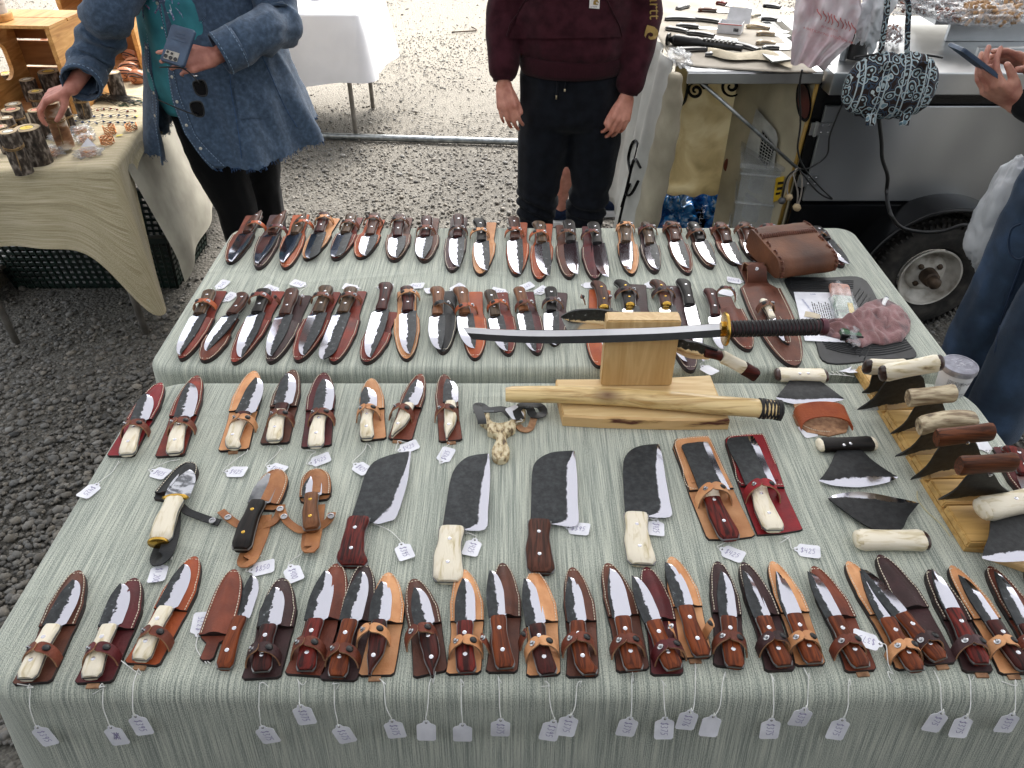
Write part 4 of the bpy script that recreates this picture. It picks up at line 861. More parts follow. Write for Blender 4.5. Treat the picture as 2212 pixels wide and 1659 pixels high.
g = MB(); g.lathe([(.017, -.01), (.0175, 0), (.016, .004)], 20, c0 + ax * .006, Q @ Matrix.Diagonal((.6, 1, 1))); g.build('collar', BRASS, sw, True, sharp=40)
gl = (PY(1775, 704, Ys) - PY(1570, 711, Ys)).length; g = MB(); P = [c0 + ax * (.012 + gl * i / 40) for i in range(41)]
CORD = MT('black_cord', '0b0a0b', '1c1719', scale=200, rough=.6, bump=.3)
g.tube(P, .0165, 16, sq=.82); g.build('grip', MT('grip_core', '2c1418', '4a2228', scale=60, rough=.6), sw, True, sharp=60)
for sgn in (1, -1):
    g = MB(); n_ = 46
    for k in range(n_):
        z0 = .016 + (gl - .012) * k / n_; pts = []
        for a in range(0, 13):
            an = a / 12 * 2 * PI; wob = .0035 * math.sin(an) * sgn * (1 if k % 2 else -1)
            pts.append(c0 + ax * (z0 + wob) + Q @ Vector((math.cos(an) * .0172 * 1, math.sin(an) * .0172 * .86, 0)) )
        g.tube(pts, .0021, 4, cap=False)
    g.build('cord_wrap', CORD, sw, True, kind='stuff'); break
g = MB(); g.lathe([(.0178, 0), (.018, .008), (.015, .012)], 16, c0 + ax * (gl + .008), Q); g.build('pommel_cap', MT('maroon_cap', '3a1420', '5a2230', scale=30), sw, True, sharp=50)
# scabbard lying over the front of the base board
bzz = bz + bh + .017
sc = thing('scabbard', 'pale wooden scabbard with knot, black cord bound at one end', 'scabbard', PX(1390, 870, bzz))
pts = [PX(x, y, bzz) for x, y in ((1092, 852), (1200, 852), (1330, 857), (1450, 866), (1560, 876), (1640, 882), (1689, 887))]
SCW = bpy.data.materials.new('scabbard_wood'); SCW.use_nodes = True; n = SCW.node_tree.nodes; l = SCW.node_tree.links
tc = n.new('ShaderNodeTexCoord'); mp = n.new('ShaderNodeMapping'); mp.inputs['Scale'].default_value = (3, 26, 26); l.new(tc.outputs['Object'], mp.inputs[0]); nz = n.new('ShaderNodeTexNoise'); nz.inputs['Scale'].default_value = 2.4; nz.inputs['Distortion'].default_value = 1.6; nz.inputs['Detail'].default_value = 5
l.new(mp.outputs[0], nz.inputs['Vector']); r = n.new('ShaderNodeValToRGB'); r.color_ramp.elements[0].color = lin('b8935a'); r.color_ramp.elements[0].position = .36; r.color_ramp.elements[1].color = lin('e2c68c'); r.color_ramp.elements[1].position = .56
gr = n.new('ShaderNodeTexGradient'); gr.gradient_type = 'SPHERICAL'; m3 = n.new('ShaderNodeMapping'); m3.inputs['Location'].default_value = (1.9, -.3, -.6); m3.inputs['Scale'].default_value = (26, 40, 40); l.new(tc.outputs['Object'], m3.inputs[0]); l.new(m3.outputs[0], gr.inputs[0])
wv = n.new('ShaderNodeMixRGB'); wv.inputs[2].default_value = lin('6a4420'); l.new(gr.outputs['Fac'], wv.inputs[0]); l.new(nz.outputs['Fac'], r.inputs[0]); l.new(r.outputs[0], wv.inputs[1]); l.new(wv.outputs[0], n['Principled BSDF'].inputs['Base Color']); n['Principled BSDF'].inputs['Roughness'].default_value = .35; n['Principled BSDF'].inputs['Coat Weight'].default_value = .2
P = [p - sc.location for p in crv(pts, 30)]; g = MB(); g.tube(P, [.0195 + .003 * math.sin(i / 30 * PI * .8) - (.003 if i == 0 else 0) for i in range(31)], 18, sq=.8); g.build('body', SCW, sc, True, sharp=50)
g = MB()
for k in range(13):
    f = 25.2 + k * .36; i = int(f); p = P[i].lerp(P[i + 1], f - i); t = (P[i + 1] - P[i]).normalized(); y = Vector((0, 0, 1)).cross(t).normalized(); z = t.cross(y)
    loop = [p + y * math.cos(a / 12 * 2 * PI) * .0218 + z * math.sin(a / 12 * 2 * PI) * .0176 + t * (.002 * math.sin(a / 12 * 2 * PI * 2) * (1 if k % 2 else -1)) for a in range(13)]
    g.tube(loop, .003 if k in (0, 1, 2, 10, 11, 12) else .0019, 5, cap=False)
g.build('cord_binding', CORD, sc, True)
# big chopper blades poking from behind the stand: tip on the left, bone handle on the right
Yk = mid.y + .05
kn = thing('chopper_knife', 'long black chopper with bone and dark wood handle behind the stand', 'knife', PY(1330, 700, Yk))
ft = lambda Y: (lambda p: PY(*U('B', *p), Y))
fk = lambda Yf: (lambda p: PY(U('B', *p)[0], U('B', *p)[1], Yf(U('B', *p)[0])))
fy = lambda u: Yk - (u - 1330) * .0003
g0 = fk(fy)
curveblade(kn, 'B', [(568, 822), (620, 792), (700, 772), (900, 775), (1200, 850), (1450, 985), (1560, 1010), (1710, 1062)], [(568, 824), (600, 890), (640, 918), (900, 925), (1200, 990), (1410, 1085), (1500, 1125), (1640, 1135)], 0, BL, PT=g0, th=.0025)
def barhandle(root, A, B, h, t, mat, name, rz=None):
    A = Vector(A) - root.location; B = Vector(B) - root.location; g = MB(); n_ = 12; P = [A.lerp(B, i / n_) for i in range(n_ + 1)]
    ax = (B - A).normalized(); M = Matrix((ax, Vector((0, -1, 0)).cross(ax) if False else ax.cross(Vector((0, 1, 0))).normalized(), Vector((0, 1, 0)))).transposed()
    V = []; m_ = 14
    for i, p in enumerate(P):
        s = 1 - .06 * math.sin(i / n_ * PI); s *= .93 if i in (0, n_) else 1
        up = ax.cross(Vector((0, 1, 0))).normalized()
        for k in range(m_):
            a = 2 * PI * k / m_; V.append(p + up * math.copysign(abs(math.cos(a)) ** .6, math.cos(a)) * h / 2 * s + Vector((0, 1, 0)) * math.copysign(abs(math.sin(a)) ** .6, math.sin(a)) * t / 2 * s)
    Fc = [(i * m_ + k, i * m_ + (k + 1) % m_, (i + 1) * m_ + (k + 1) % m_, (i + 1) * m_ + k) for i in range(n_) for k in range(m_)] + [tuple(range(m_ - 1, -1, -1)), tuple(n_ * m_ + k for k in range(m_))]
    g.add(V, Fc); return g.build(name, mat, root, True, sharp=50)
pf = lambda x, y: PY(*U('B', x, y), fy(U('B', x, y)[0]) - .002)
barhandle(kn, pf(1610, 1080), pf(1735, 1110), .019, .02, HA['m'][0], 'bolster'); barhandle(kn, pf(1735, 1112), pf(1895, 1195), .026, .021, HA['W'][0], 'handle'); barhandle(kn, pf(1893, 1195), pf(1985, 1250), .028, .022, HA['m'][0], 'pommel')
# ---- slingshot
SLM = MT('antler', '5a4630', 'd4c6a4', 'b09a72', scale=85, st=(1.6, .7, 1), rough=.6, lo=.36, hi=.56, bump=.8)
s0 = CZ('D', 1170, 560, Z3); sl_ = thing('slingshot', 'antler slingshot with black rubber bands left of the scabbard', 'slingshot', s0)
O = crv([CZ('D', *p, Z3) - s0 for p in ((1030,430),(1090,420),(1105,480),(1165,500),(1240,480),(1260,440),(1250,400),(1270,385),(1330,385),(1345,430),(1330,465),(1285,480),(1270,540),(1215,575),(1215,630),(1235,690),(1215,740),(1165,755),(1120,730),(1115,680),(1145,610),(1140,580),(1085,560),(1080,520),(1030,480))], 100, True)
g = MB(); g.plate(O, .001, .017, b=.003); g.build('fork', SLM, sl_, False)
RUB = MT('black_rubber', '131415', '242628', scale=30, rough=.5)
loopstrip(sl_, [CZ('D', *p, Z3 + h) - s0 for p, h in (((1045,470),.019),((1040,430),.022),((1010,350),.018),((1040,345),.008),((1090,375),.01),((1190,370),.012),((1250,420),.008))], .018, .0015, RUB, 'rubber_band')
loopstrip(sl_, [CZ('D', *p, Z3 + h) - s0 for p, h in (((1310,440),.019),((1285,380),.02),((1330,340),.02),((1440,345),.012),((1465,400),.006),((1400,410),.012),((1370,360),.018),((1330,350),.012))], .018, .0015, RUB, 'rubber_band')
loopstrip(sl_, [CZ('D', *p, Z3 + h) - s0 for p, h in (((1405,420),.006),((1375,500),.003),((1325,510),.004),((1290,480),.004))], .014, .0025, RAW, 'pouch_strap')
for q in ((1060, 440), (1300, 410)):
    p = CZ('D', *q, Z3) - s0; g = MB()
    for k in range(3): g.tube([p + Vector((-.022 + 0, .002 * k, .0185)), p + Vector((.02, .002 * k + .002, .0188))], .0012, 5)
    g.build('grey_binding', MT('grey_thread', '55585a', '6c6f70'), sl_)
flattag('D', 1310, 440, 1260, 385, '', (1240, 480), Z3, 'white tag string looped on the antler slingshot', zz=.017)
# ---- ulus lying flat
def hbar(root, c, A, B, z, h, t, mat, name='handle', caps=None, rv=None, bow=0):
    a = CZ(c, *A, z) - root.location; b = CZ(c, *B, z) - root.location; g = MB(); n_ = 16; ax = (b - a).normalized(); up = ax.cross(Vector((0, 0, 1))).normalized() * -1; V = []; m_ = 14
    for i in range(n_ + 1):
        t_ = i / n_; s = 1 + .12 * abs(2 * t_ - 1) ** 2; s *= .88 if i in (0, n_) else 1; p = a.lerp(b, t_) + up * bow * math.sin(PI * t_)
        for k in range(m_):
            an = 2 * PI * k / m_; V.append(p + up * math.copysign(abs(math.cos(an)) ** .7, math.cos(an)) * h / 2 * s + Vector((0, 0, 1)) * math.copysign(abs(math.sin(an)) ** .7, math.sin(an)) * t / 2 * s)
    Fc = [(i * m_ + k, i * m_ + (k + 1) % m_, (i + 1) * m_ + (k + 1) % m_, (i + 1) * m_ + k) for i in range(n_) for k in range(m_)] + [tuple(range(m_ - 1, -1, -1)), tuple(n_ * m_ + k for k in range(m_))]
    g.add(V, Fc); g.build(name, mat, root, True, sharp=50)
    if caps:
        for e, (cm, P0, d) in zip((a, b), [(caps[0], a, -ax), (caps[1], b, ax)]):
            if cm is None: continue
            g = MB(); Q = d.to_track_quat('Z', 'Y').to_matrix(); s_ = h / 2 * 1.03
            # orient so the wide axis follows 'up'
            zax = d; yax = up; xax = yax.cross(zax); M = Matrix((xax, yax, zax)).transposed()
            g.lathe([(s_, -.0005), (s_ * 1.0, .004), (s_ * .8, .0075), (s_ * .3, .009)], 14, P0, M @ Matrix.Diagonal((t / h, 1, 1))); g.build('end_cap', cm, root, True, sharp=60)
    if rv:
        for x, y in rv:
            p = CZ(c, x, y, z + t / 2) - root.location; g = MB(); g.lathe([(.0034, -.003), (.0034, .0006), (.002, .0011)], 10, p); g.build('rivet', RIV, root, True, sharp=40)
def ulu(label, c, spine, edge, A, B, h, t, mat, caps=None, rv=None, zb=.008, bow=0, hl=None):
    r = thing('ulu_knife', label, 'ulu knife', CZ(c, *((A[0] + B[0]) / 2, (A[1] + B[1]) / 2), Z3), 0, 'ulu knives')
    curveblade(r, c, spine, edge, Z3 + zb, BLU); hbar(r, c, A, B, Z3 + t / 2 + .002, h, t, mat, caps=caps, rv=rv, bow=bow); return r
DK = MT('dark_cap', '1a0c08', '3c1c12', scale=20, rough=.3, coat=.3)
BO = HA['W'][0]
ulu('ulu with bone handle and dark end caps beside the scabbard cord', 'E', [(1400,300),(1450,240),(1490,195),(1590,190),(1700,200),(1780,250),(1880,325)], [(1378,330),(1440,355),(1540,376),(1640,380),(1740,370),(1830,355),(1900,340)], (1400,145), (1745,155), .036, .022, BO, (DK, DK), [(1562,137),(1625,135)])
ulu('ulu with black handle and two bright rivets above the inverted ulu', 'F', [(240,925),(290,850),(345,742),(425,735),(500,740),(590,820),(730,915)], [(216,950),(300,978),(400,990),(500,993),(600,980),(690,960),(762,928)], (235,702), (580,692), .032, .02, HA['k'][0], (BO, BO), [(392,702),(437,692)])
ulu('inverted ulu with bone handle towards the viewer and dark cap', 'F', [(290,1085),(400,1170),(500,1240),(600,1290),(700,1290),(788,1285),(830,1200),(900,1112)], [(278,1070),(330,1045),(420,1028),(510,1025),(620,1040),(720,1060),(820,1080),(910,1102)], (500,1355), (935,1358), .036, .026, BO, (BO, DK))
# ---- notched rack with ulus standing in it
RZ0 = FZ + .001; rh = .024
rk = thing('ulu_rack', 'notched yellow wooden rack holding a row of upright ulus', 'rack', CZ('F', 900, 900, RZ0))
tl = CZ('F', 480, 152, RZ0 + rh); tr = CZ('F', 985, 250, RZ0 + rh); bl = CZ('F', 1245, 1370, RZ0 + rh); 
dv = (bl - tl); LR = dv.length; dx = dv.normalized(); dy = Vector((-dx.y, dx.x, 0)); wR = .115
if dy.x < 0: dy = -dy
P = lambda s, w, z: tl + dx * s + dy * w + Vector((0, 0, z - rh)) - rk.location
# seven blocks separated by saw slots, on a low base
cuts = [0] + [(CZ('F', *q, RZ0 + rh) - tl).dot(dx) for q in ((600,345),(680,452),(777,597),(882,757),(992,927),(1112,1107))] + [LR]
g = MB(); V = [P(0, 0, 0), P(LR, 0, 0), P(LR + .015, wR, 0), P(0, wR, 0)]; V2 = [p + Vector((0, 0, .010)) for p in V]; g.add(V + V2, [(0, 1, 2, 3), (7, 6, 5, 4), (4, 5, 1, 0), (5, 6, 2, 1), (6, 7, 3, 2), (7, 4, 0, 3)])
bm = bmesh.new(); 
g.build('rack_base', PINE2, rk)
slotsS = []
for k in range(len(cuts) - 1):
    a = cuts[k] + (.0025 if k else 0); b = cuts[k + 1] - (.0025 if k < len(cuts) - 2 else 0)
    V = [P(a, 0, .0095), P(b, 0, .0095), P(b, wR, .0095), P(a, wR, .0095), P(a, .003, rh), P(b, .003, rh), P(b, wR - .003, rh), P(a, wR - .003, rh)]
    bm = bmesh.new(); vs = [bm.verts.new(v) for v in V]
    for f in ((3, 2, 1, 0), (4, 5, 6, 7), (0, 1, 5, 4), (1, 2, 6, 5), (2, 3, 7, 6), (3, 0, 4, 7)): bm.faces.new([vs[i] for i in f])
    bmesh.ops.recalc_face_normals(bm, faces=bm.faces); bmesh.ops.bevel(bm, geom=bm.edges[:], offset=.0025, segments=2, affect='EDGES'); me = bpy.data.meshes.new('rack_block'); bm.to_mesh(me); bm.free(); link('rack_block', me, PINE2, rk)
ANT = MT('stag_antler', '3e3024', 'cabb9c', '8f7b60', scale=34, st=(.5, 3, 3), rough=.55, lo=.3, hi=.62, bump=.7)
def stand_ulu(label, eL, tL, tR, eR, hA, hB, h, t, mat, sL, caps=None, rv=None, arch=0):
    # stands in a slot: plane through the slot line at sL, leaning slightly; measured points projected on that plane
    o = tl + dx * sL; nrm = (dx * 1.0 + Vector((0, 0, -.18))).normalized()
    def pt(p):
        u, v = U('F', *p); d = ray(u, v); c0 = Vector((0, 0, CH)); return c0 + d * ((o - Vector((0, 0, rh)) - c0).dot(nrm) / d.dot(nrm))
    r = thing('ulu_knife', label, 'ulu knife', pt(((tL[0] + tR[0]) / 2, (tL[1] + tR[1]) / 2)), 0, 'ulu knives')
    f = lambda a, b, q: (a[0] + (b[0] - a[0]) * q, a[1] + (b[1] - a[1]) * q)
    cl = lambda a, b, q, s: (a[0] + (b[0] - a[0]) * q + s * 12, a[1] + (b[1] - a[1]) * q + 18 * math.sin(PI * q))
    spine = [cl(tL, eL, .95, 0), cl(tL, eL, .5, 1), tL, f(tL, tR, .5), tR, cl(tR, eR, .5, -1), cl(tR, eR, .95, 0)]
    m_ = f(eL, eR, .5); edge = [eL, (f(eL, m_, .5)[0], f(eL, m_, .5)[1] + 18), (m_[0], m_[1] + 26), (f(m_, eR, .5)[0], f(m_, eR, .5)[1] + 18), eR]
    curveblade(r, None, spine, edge, 0, BLU, PT=pt, th=.0016)
    A = pt(hA) - r.location; B = pt(hB) - r.location; g = MB(); n_ = 16; ax = (B - A).normalized(); up = nrm.cross(ax).normalized(); up = up if up.z > 0 else -up; V = []; mm = 14
    for i in range(n_ + 1):
        t_ = i / n_; s = 1 + .1 * abs(2 * t_ - 1) ** 2; s *= .9 if i in (0, n_) else 1; p = A.lerp(B, t_) + up * arch * math.sin(PI * t_)
        for k in range(mm):
            an = 2 * PI * k / mm; V.append(p + up * math.copysign(abs(math.cos(an)) ** .75, math.cos(an)) * h / 2 * s + nrm * math.copysign(abs(math.sin(an)) ** .75, math.sin(an)) * t / 2 * s)
    Fc = [(i * mm + k, i * mm + (k + 1) % mm, (i + 1) * mm + (k + 1) % mm, (i + 1) * mm + k) for i in range(n_) for k in range(mm)] + [tuple(range(mm - 1, -1, -1)), tuple(n_ * mm + k for k in range(mm))]
    g.add(V, Fc); g.build('handle', mat, r, True, sharp=50)
    if caps:
        for cm, e, d in ((caps[0], A, -ax), (caps[1], B, ax)):
            if cm: g = MB(); M = Matrix((up.cross(d), up, d)).transposed(); g.lathe([(h / 2 * 1.04, -.001), (h / 2 * 1.03, .005), (h / 2 * .8, .009), (h * .15, .011)], 14, e, M @ Matrix.Diagonal((t / h, 1, 1))); g.build('end_cap', cm, r, True, sharp=60)
    for q in rv or []:
        p = pt(q) - r.location; d = nrm if nrm.y < 0 else -nrm; g = MB(); g.lathe([(.0035, 0), (.0035, t / 2 + .0008), (.002, t / 2 + .0013)], 10, p, d.to_track_quat('Z', 'Y').to_matrix()); g.build('rivet', RIV, r, True, sharp=40)
    return r
WD = HA['n'][0]; WB = wood('walnut', '3a2014', '6a3c24')
stand_ulu('rearmost ulu in the rack with bone handle and dark caps', (512,345),(590,215),(780,205),(860,330),(560,165),(800,165),.034,.024,BO,cuts[1],(DK,None))
stand_ulu('large upright ulu with tilted bone handle and dark round caps', (478,462),(690,255),(925,225),(1010,400),(668,208),(1035,138),.036,.026,BO,cuts[2],(DK,DK),None)
stand_ulu('upright ulu with grey ridged antler handle near the jar', (706,628),(890,432),(1060,405),(1150,520),(830,380),(1150,345),.033,.028,ANT,cuts[3],None,None)
stand_ulu('upright ulu with curved brown antler handle in the rack', (738,783),(960,600),(1130,565),(1250,690),(905,575),(1290,535),.032,.03,ANT,cuts[4],(None,None),None,.012)
stand_ulu('upright ulu with square walnut handle and two rivets', (845,942),(1060,705),(1290,680),(1400,830),(1025,655),(1410,610),.034,.024,WB,cuts[5],None,[(1222,650)])
stand_ulu('front upright ulu with square walnut handle and one rivet', (1035,1078),(1250,905),(1410,890),(1560,1040),(1180,845),(1562,820),.036,.024,WB,cuts[6],None,[(1376,868)])
u9 = ulu('ulu with white bone handle lying on front end of the rack', 'F', [(1350,1420),(1385,1320),(1405,1190),(1500,1175),(1640,1160),(1690,1250),(1750,1380)], [(1338,1482),(1400,1500),(1480,1508),(1560,1506),(1640,1500),(1700,1490),(1790,1460)], (1240,1170), (1660,1085), .042, .03, BO, (BO,None), [(1456,1098),(1520,1094)], zb=.045)
for o in u9.children:
    if o.name.startswith(('handle', 'end_cap', 'rivet')): o.location.z += .04; o.location.y -= .028
# slab of wood with bark at lower right
s0 = CZ('F', 1480, 1540, RZ0); o = thing('wood_offcut', 'thin bark edged wooden board under the white handled ulu', 'board', s0); g = MB()
g.plate([CZ('F', *p, RZ0) - s0 for p in ((1340,1480),(1628,1500),(1760,1520),(1760,1640),(1628,1580))], 0, .012, b=.002); g.build('board', BARK, o)
# dark red sheathed knife at the right rim of the table
put(3, 9, 'F', (1480,730),(1700,1120),200,'M',(1545,730),(1760,1200),(1640,910),'r','drop',None,'flare',zs=Z3,hwm=.034,note='')
flattag('F', 1375, 750, 1330, 690, '', (1500, 720), Z3, 'white tag beside the rack with a long looped string')
# ---- ulu pouch
p0 = CZ('F', 230, 540, Z3); pc = thing('leather_pouch', 'small orange brown leather ulu cover standing open on the cloth', 'pouch', p0)
g = MB()
def pf_(u, v):
    a = PI * (1 - u); x = .052 * math.cos(a); zz = .006 + .03 * math.sin(PI * u) ** .6 * (1 - .35 * v) ; y = .02 - .055 * v + .02 * (math.sin(PI * u)) * v
    return Vector((x, y, zz)), Vector((math.cos(a) * .6, -.2, .8)).normalized()
g.slab(pf_, 20, 8, .003); g.build('cover', LE['O'][0], pc, True, sharp=60)
g = MB(); g.plate([(-.053, .02), (-.054, -.012), (-.04, -.036), (0, -.048), (.04, -.036), (.054, -.012), (.053, .02), (0, .026)], 0, .003, b=.0008); g.build('back_panel', RAW, pc)
g = MB(); g.plate([(-.05, .018), (-.012, .024), (-.008, .043), (-.048, .038)], .012, .016, b=.0008); g.build('snap_flap', RAW, pc)
g = MB()
for k in range(16):
    a = PI + .25 + k * .09; p = Vector((.049 * math.cos(a), -.004 + .034 * math.sin(a), .0065)); g.bar(p, p + Vector((.0022, -.0018, 0)), .0011, .001)
g.build('stitching', THREAD, pc)
flattag('F', 100, 560, 160, 635, '', None, Z3, 'blank white tag half hidden under the orange leather pouch', curl=0)
# ---- loose tags heap by the black mat
for k, (hx, hy, ex, ey, t, lb) in enumerate(((345,110,300,145,'$50','topmost'), (300,160,400,190,'$50','second'), (400,150,440,205,'$8','third'), (560,90,530,135,'$75','rearmost'), (590,95,640,120,'','rightmost'))):
    flattag('F', hx, hy, ex, ey, t.replace('$8', '$85'), (hx - 40, hy + (60 if k % 2 else -20)), Z1 if False else Z3, f'loose white price tag, {lb} of the heap behind the rack', zz=.0015 * k, curl=.4)
g = MB()
for k in range(5):
    x = 250 + 30 * k; g.tube(crv([CZ('F', x, 120 + 15 * (k % 3), Z3 + .002), CZ('F', x - 40, 170 - 8 * k, Z3 + .006), CZ('F', x + 20, 215, Z3 + .003), CZ('F', x + 90, 215 + 4 * k, Z3 + .002)], 14), .0009, 5)
for k in range(6): g.tube(crv([CZ('F', 430 + 6 * k, 110 + 10 * (k % 3), Z3 + .003), CZ('F', 480 + 8 * k, 90 + 12 * k, Z3 + .012), CZ('F', 500 - 12 * k, 130, Z3 + .004)], 12), .0009, 5)
tag(g.build('loose_string', STRING, smooth=True), 'tangle of white tag strings behind the ulu rack', 'string')
g = MB(); g.tube(crv([CZ('F', x, y, Z3 + .001) for x, y in ((893,1022),(900,1080),(960,1160),(1060,1250),(1120,1330))], 20), .0011, 5); tag(g.build('loose_string', MT('cream_thread', 'b8b08a', 'd0c8a4'), smooth=True), 'single cream thread lying left of the ulu rack', 'string')
# ---- jar of wax
jb = CZ('F', 1135, 360, Z3); jr = thing('wax_jar', 'silver and white wax jar with lid standing behind the rack', 'jar', CZ('F', 1110, 330, Z3))
JW = MT('jar_white', 'c4c4c8', 'd8d8dc', scale=10, rough=.4)
g = MB(); g.lathe([(.034, 0), (.037, .003), (.040, .04), (.0425, .072), (.0425, .076)], 40, (0, 0, 0)); jr.scale = (.8, .8, .8); body = g.build('jar_body', JW, jr, True, sharp=50)
g = MB(); g.lathe([(.0445, .073), (.0455, .076), (.0455, .087), (.0445, .09), (.0405, .09), (.040, .0885), (.01, .0885)], 40); g.build('lid', MT('jar_lid', '8c8c96', 'a9a9b4', scale=60, rough=.35, metal=.5, bump=.2), jr, True, sharp=40)
def wrap(body_, size, a0, zc, rad, name, mt, par, sh=0):
    V, Fc = textmesh(body_, size); V2 = []
    for v in V:
        a = a0 + v.x / rad; V2.append(((rad + .0008) * math.cos(a), (rad + .0008) * math.sin(a), zc + v.y))
    return raw(name, V2, Fc, mt, par)
DINK = MT('dark_print', '26262c', '2e2e34')
wrap('RENAISSANCE', .0105, R(-52), .052, .0413, 'lettering', DINK, body); wrap('MICRO-CRYSTALLINE', .0055, R(-50), .017, .0388, 'lettering', DINK, body); wrap('WAX POLISH', .0055, R(-50), .010, .0380, 'lettering', DINK, body)
g = MB()
for k in range(13):
    zc = .058 - .0038 * k; rad = .0375 + zc * .068 + .0008; a = R(-142)
    while a < R(-92): b = min(a + random.uniform(.05, .2), R(-90)); g.add([(rad * math.cos(q), rad * math.sin(q), zc + e) for q in (a, b) for e in (-.0006, .0006)], [(0, 2, 3, 1)]); a = b + .035
g.build('small_print', DINK, body)
g = MB()
for k in range(24):
    a = random.uniform(0, 6.3); r_ = random.uniform(0, .028); p = Vector((r_ * math.cos(a), r_ * math.sin(a), .0891)); q = p + Vector((random.uniform(.004, .014), random.uniform(-.003, .006), 0)); g.bar(p, q, .0012, .0002)
g.build('lid_scuffs', MT('scuff', 'c4c4cc', 'd8d8de'), jr)
# ---- black floor mat, papers, packet, rag, pen
m0 = CZ('K', 800, 800, Z1); mt_ = thing('rubber_mat', 'black ribbed rubber mat lying under the papers and rag', 'mat', m0)
g = MB(); O = crv([CZ('K', *p, Z1) - m0 for p in ((385,490),(420,478),(700,482),(965,487),(1100,680),(1250,900),(1382,1085),(1130,1110),(700,1140),(600,965),(480,720),(372,520))], 60, True)
g.plate(O, 0, .004, b=.001); g.build('mat_sheet', RUB, mt_)
g = MB()
for k in range(9):
    pts = [CZ('K', 950 + 26 * k - j * (30 - k), 560 + 24 * k + j * 44, Z1 + .0045) - m0 for j in range(9)]; g.tube(crv(pts, 14), .0014, 4)
for k in range(6):
    pts = [CZ('K', 640 + 110 * j + 10 * k, 990 + 16 * k + (j - 3) ** 2 * -6, Z1 + .0045) - m0 for j in range(7)]; g.tube(crv(pts, 14), .0013, 4)
for k in range(5):
    pts = [CZ('K', 420 + 80 * j, 500 + 14 * k, Z1 + .0045) - m0 for j in range(7)]; g.tube(pts, .001, 4)
g.build('ribs', RUB, mt_, True)
def sheetpx(name, lab, cat, c, quad, z, th, mat, bow=0):
    c0 = CZ(c, *quad[0], z); r = thing(name, lab, cat, c0); Qd = [CZ(c, *p, z) - c0 for p in quad]; g = MB()
    g.slab(lambda u, v: (Qd[0].lerp(Qd[1], u).lerp(Qd[3].lerp(Qd[2], u), v) + Vector((0, 0, th / 2 + bow * math.sin(PI * u))), (0, 0, 1)), 8, 8, th); g.build('sheet', mat, r); return r, Qd
pp, Qd = sheetpx('paper_sheet', 'white printed list on the black mat under the sword grip', 'paper', 'K', [(440,588),(720,592),(832,975),(525,962)], Z1 + .0045, .0012, CARD)
BLUE = MT('blue_print', '3a4a8c', '4a5a98')
X = (Qd[1] - Qd[0]); Yv = (Qd[3] - Qd[0])
def ontosheet(root, Qd, txt, size, u, v, rot, mat, z=.0018):
    V, Fc = textmesh(txt, size); X = (Qd[1] - Qd[0]); Yd = (Qd[3] - Qd[0]); xh = X.normalized(); a = math.atan2(xh.y, xh.x) + rot; c0 = Qd[0] + X * u + Yd * v; V2 = [c0 + Matrix.Rotation(a, 3, 'Z') @ Vector((p.x, p.y, 0)) + Vector((0, 0, z)) for p in V]
    return raw('lettering', V2, Fc, mat, root)
ontosheet(pp, Qd, 'Blue Ridge Shooters Association' if False else 'Shooters Association', .0095, .3, .35, R(-82) + PI, BLUE)
g = MB(); X_ = Qd[1] - Qd[0]; Y_ = Qd[3] - Qd[0]
for k in range(8):
    v_ = .22 + .03 * (k % 3); uu = .42 + .06 * k
    while v_ < .66: w_ = random.uniform(.02, .07); g.bar(Qd[0] + X_ * uu + Y_ * v_ + Vector((0, 0, .0019)), Qd[0] + X_ * uu + Y_ * (v_ + w_) + Vector((0, 0, .0019)), .0022, .0002); v_ += w_ + .015
g.build('small_print', DINK, pp)
ontosheet(pp, Qd, '0671', .007, .5, .05, PI, BLUE)
cc, _ = sheetpx('business_card', 'cream card lying on the printed list', 'card', 'K', [(530,735),(650,765),(640,800),(520,775)], Z1 + .006, .0006, MT('cream_card', 'b8ab92', 'c9bda6'), .002)
def blob(name, c0, rad, mat, parent=None, amp=.25, fr=9, seed=0, nu=40, nv=26, ridge=.5, flat=.0, M=None, label=None, fr2=2.7):
    V = []; c0 = Vector(c0)
    for i in range(nv + 1):
        for j in range(nu):
            a = 2 * PI * j / nu; b = PI * i / nv; d = Vector((math.sin(b) * math.cos(a), math.sin(b) * math.sin(a), math.cos(b)))
            s = 1 + amp * noise.noise(d * fr / 5 + Vector((seed, seed, 0))) * 1.6 - amp * ridge * abs(noise.noise(d * fr / 5 * fr2 + Vector((seed * 2, 0, seed)))) * 2.2 + amp * .25 * noise.noise(d * fr * 1.6)
            p = Vector((d.x * rad[0], d.y * rad[1], d.z * rad[2])) * s
            if M: p = M @ p
            V.append(c0 + p)
    Fc = [(i * nu + j, (i + 1) * nu + j, (i + 1) * nu + (j + 1) % nu, i * nu + (j + 1) % nu) for i in range(nv) for j in range(nu)]
    return raw(name, V, Fc, mat, parent, True, label=label)
CELLO = MT('clear_film', 'c9cdd0', 'e6e9ec', scale=20, rough=.08, alpha=.28, spec=.9)
a, b_ = CZ('K', 790, 520, Z1 + .02), CZ('K', 900, 960, Z1 + .02); tp = thing('tool_packet', 'green and pink knife sharpening packet in clear wrap under the rag', 'packet', (a + b_) / 2)
ang = math.atan2((b_ - a).y, (b_ - a).x); L = (b_ - a).length
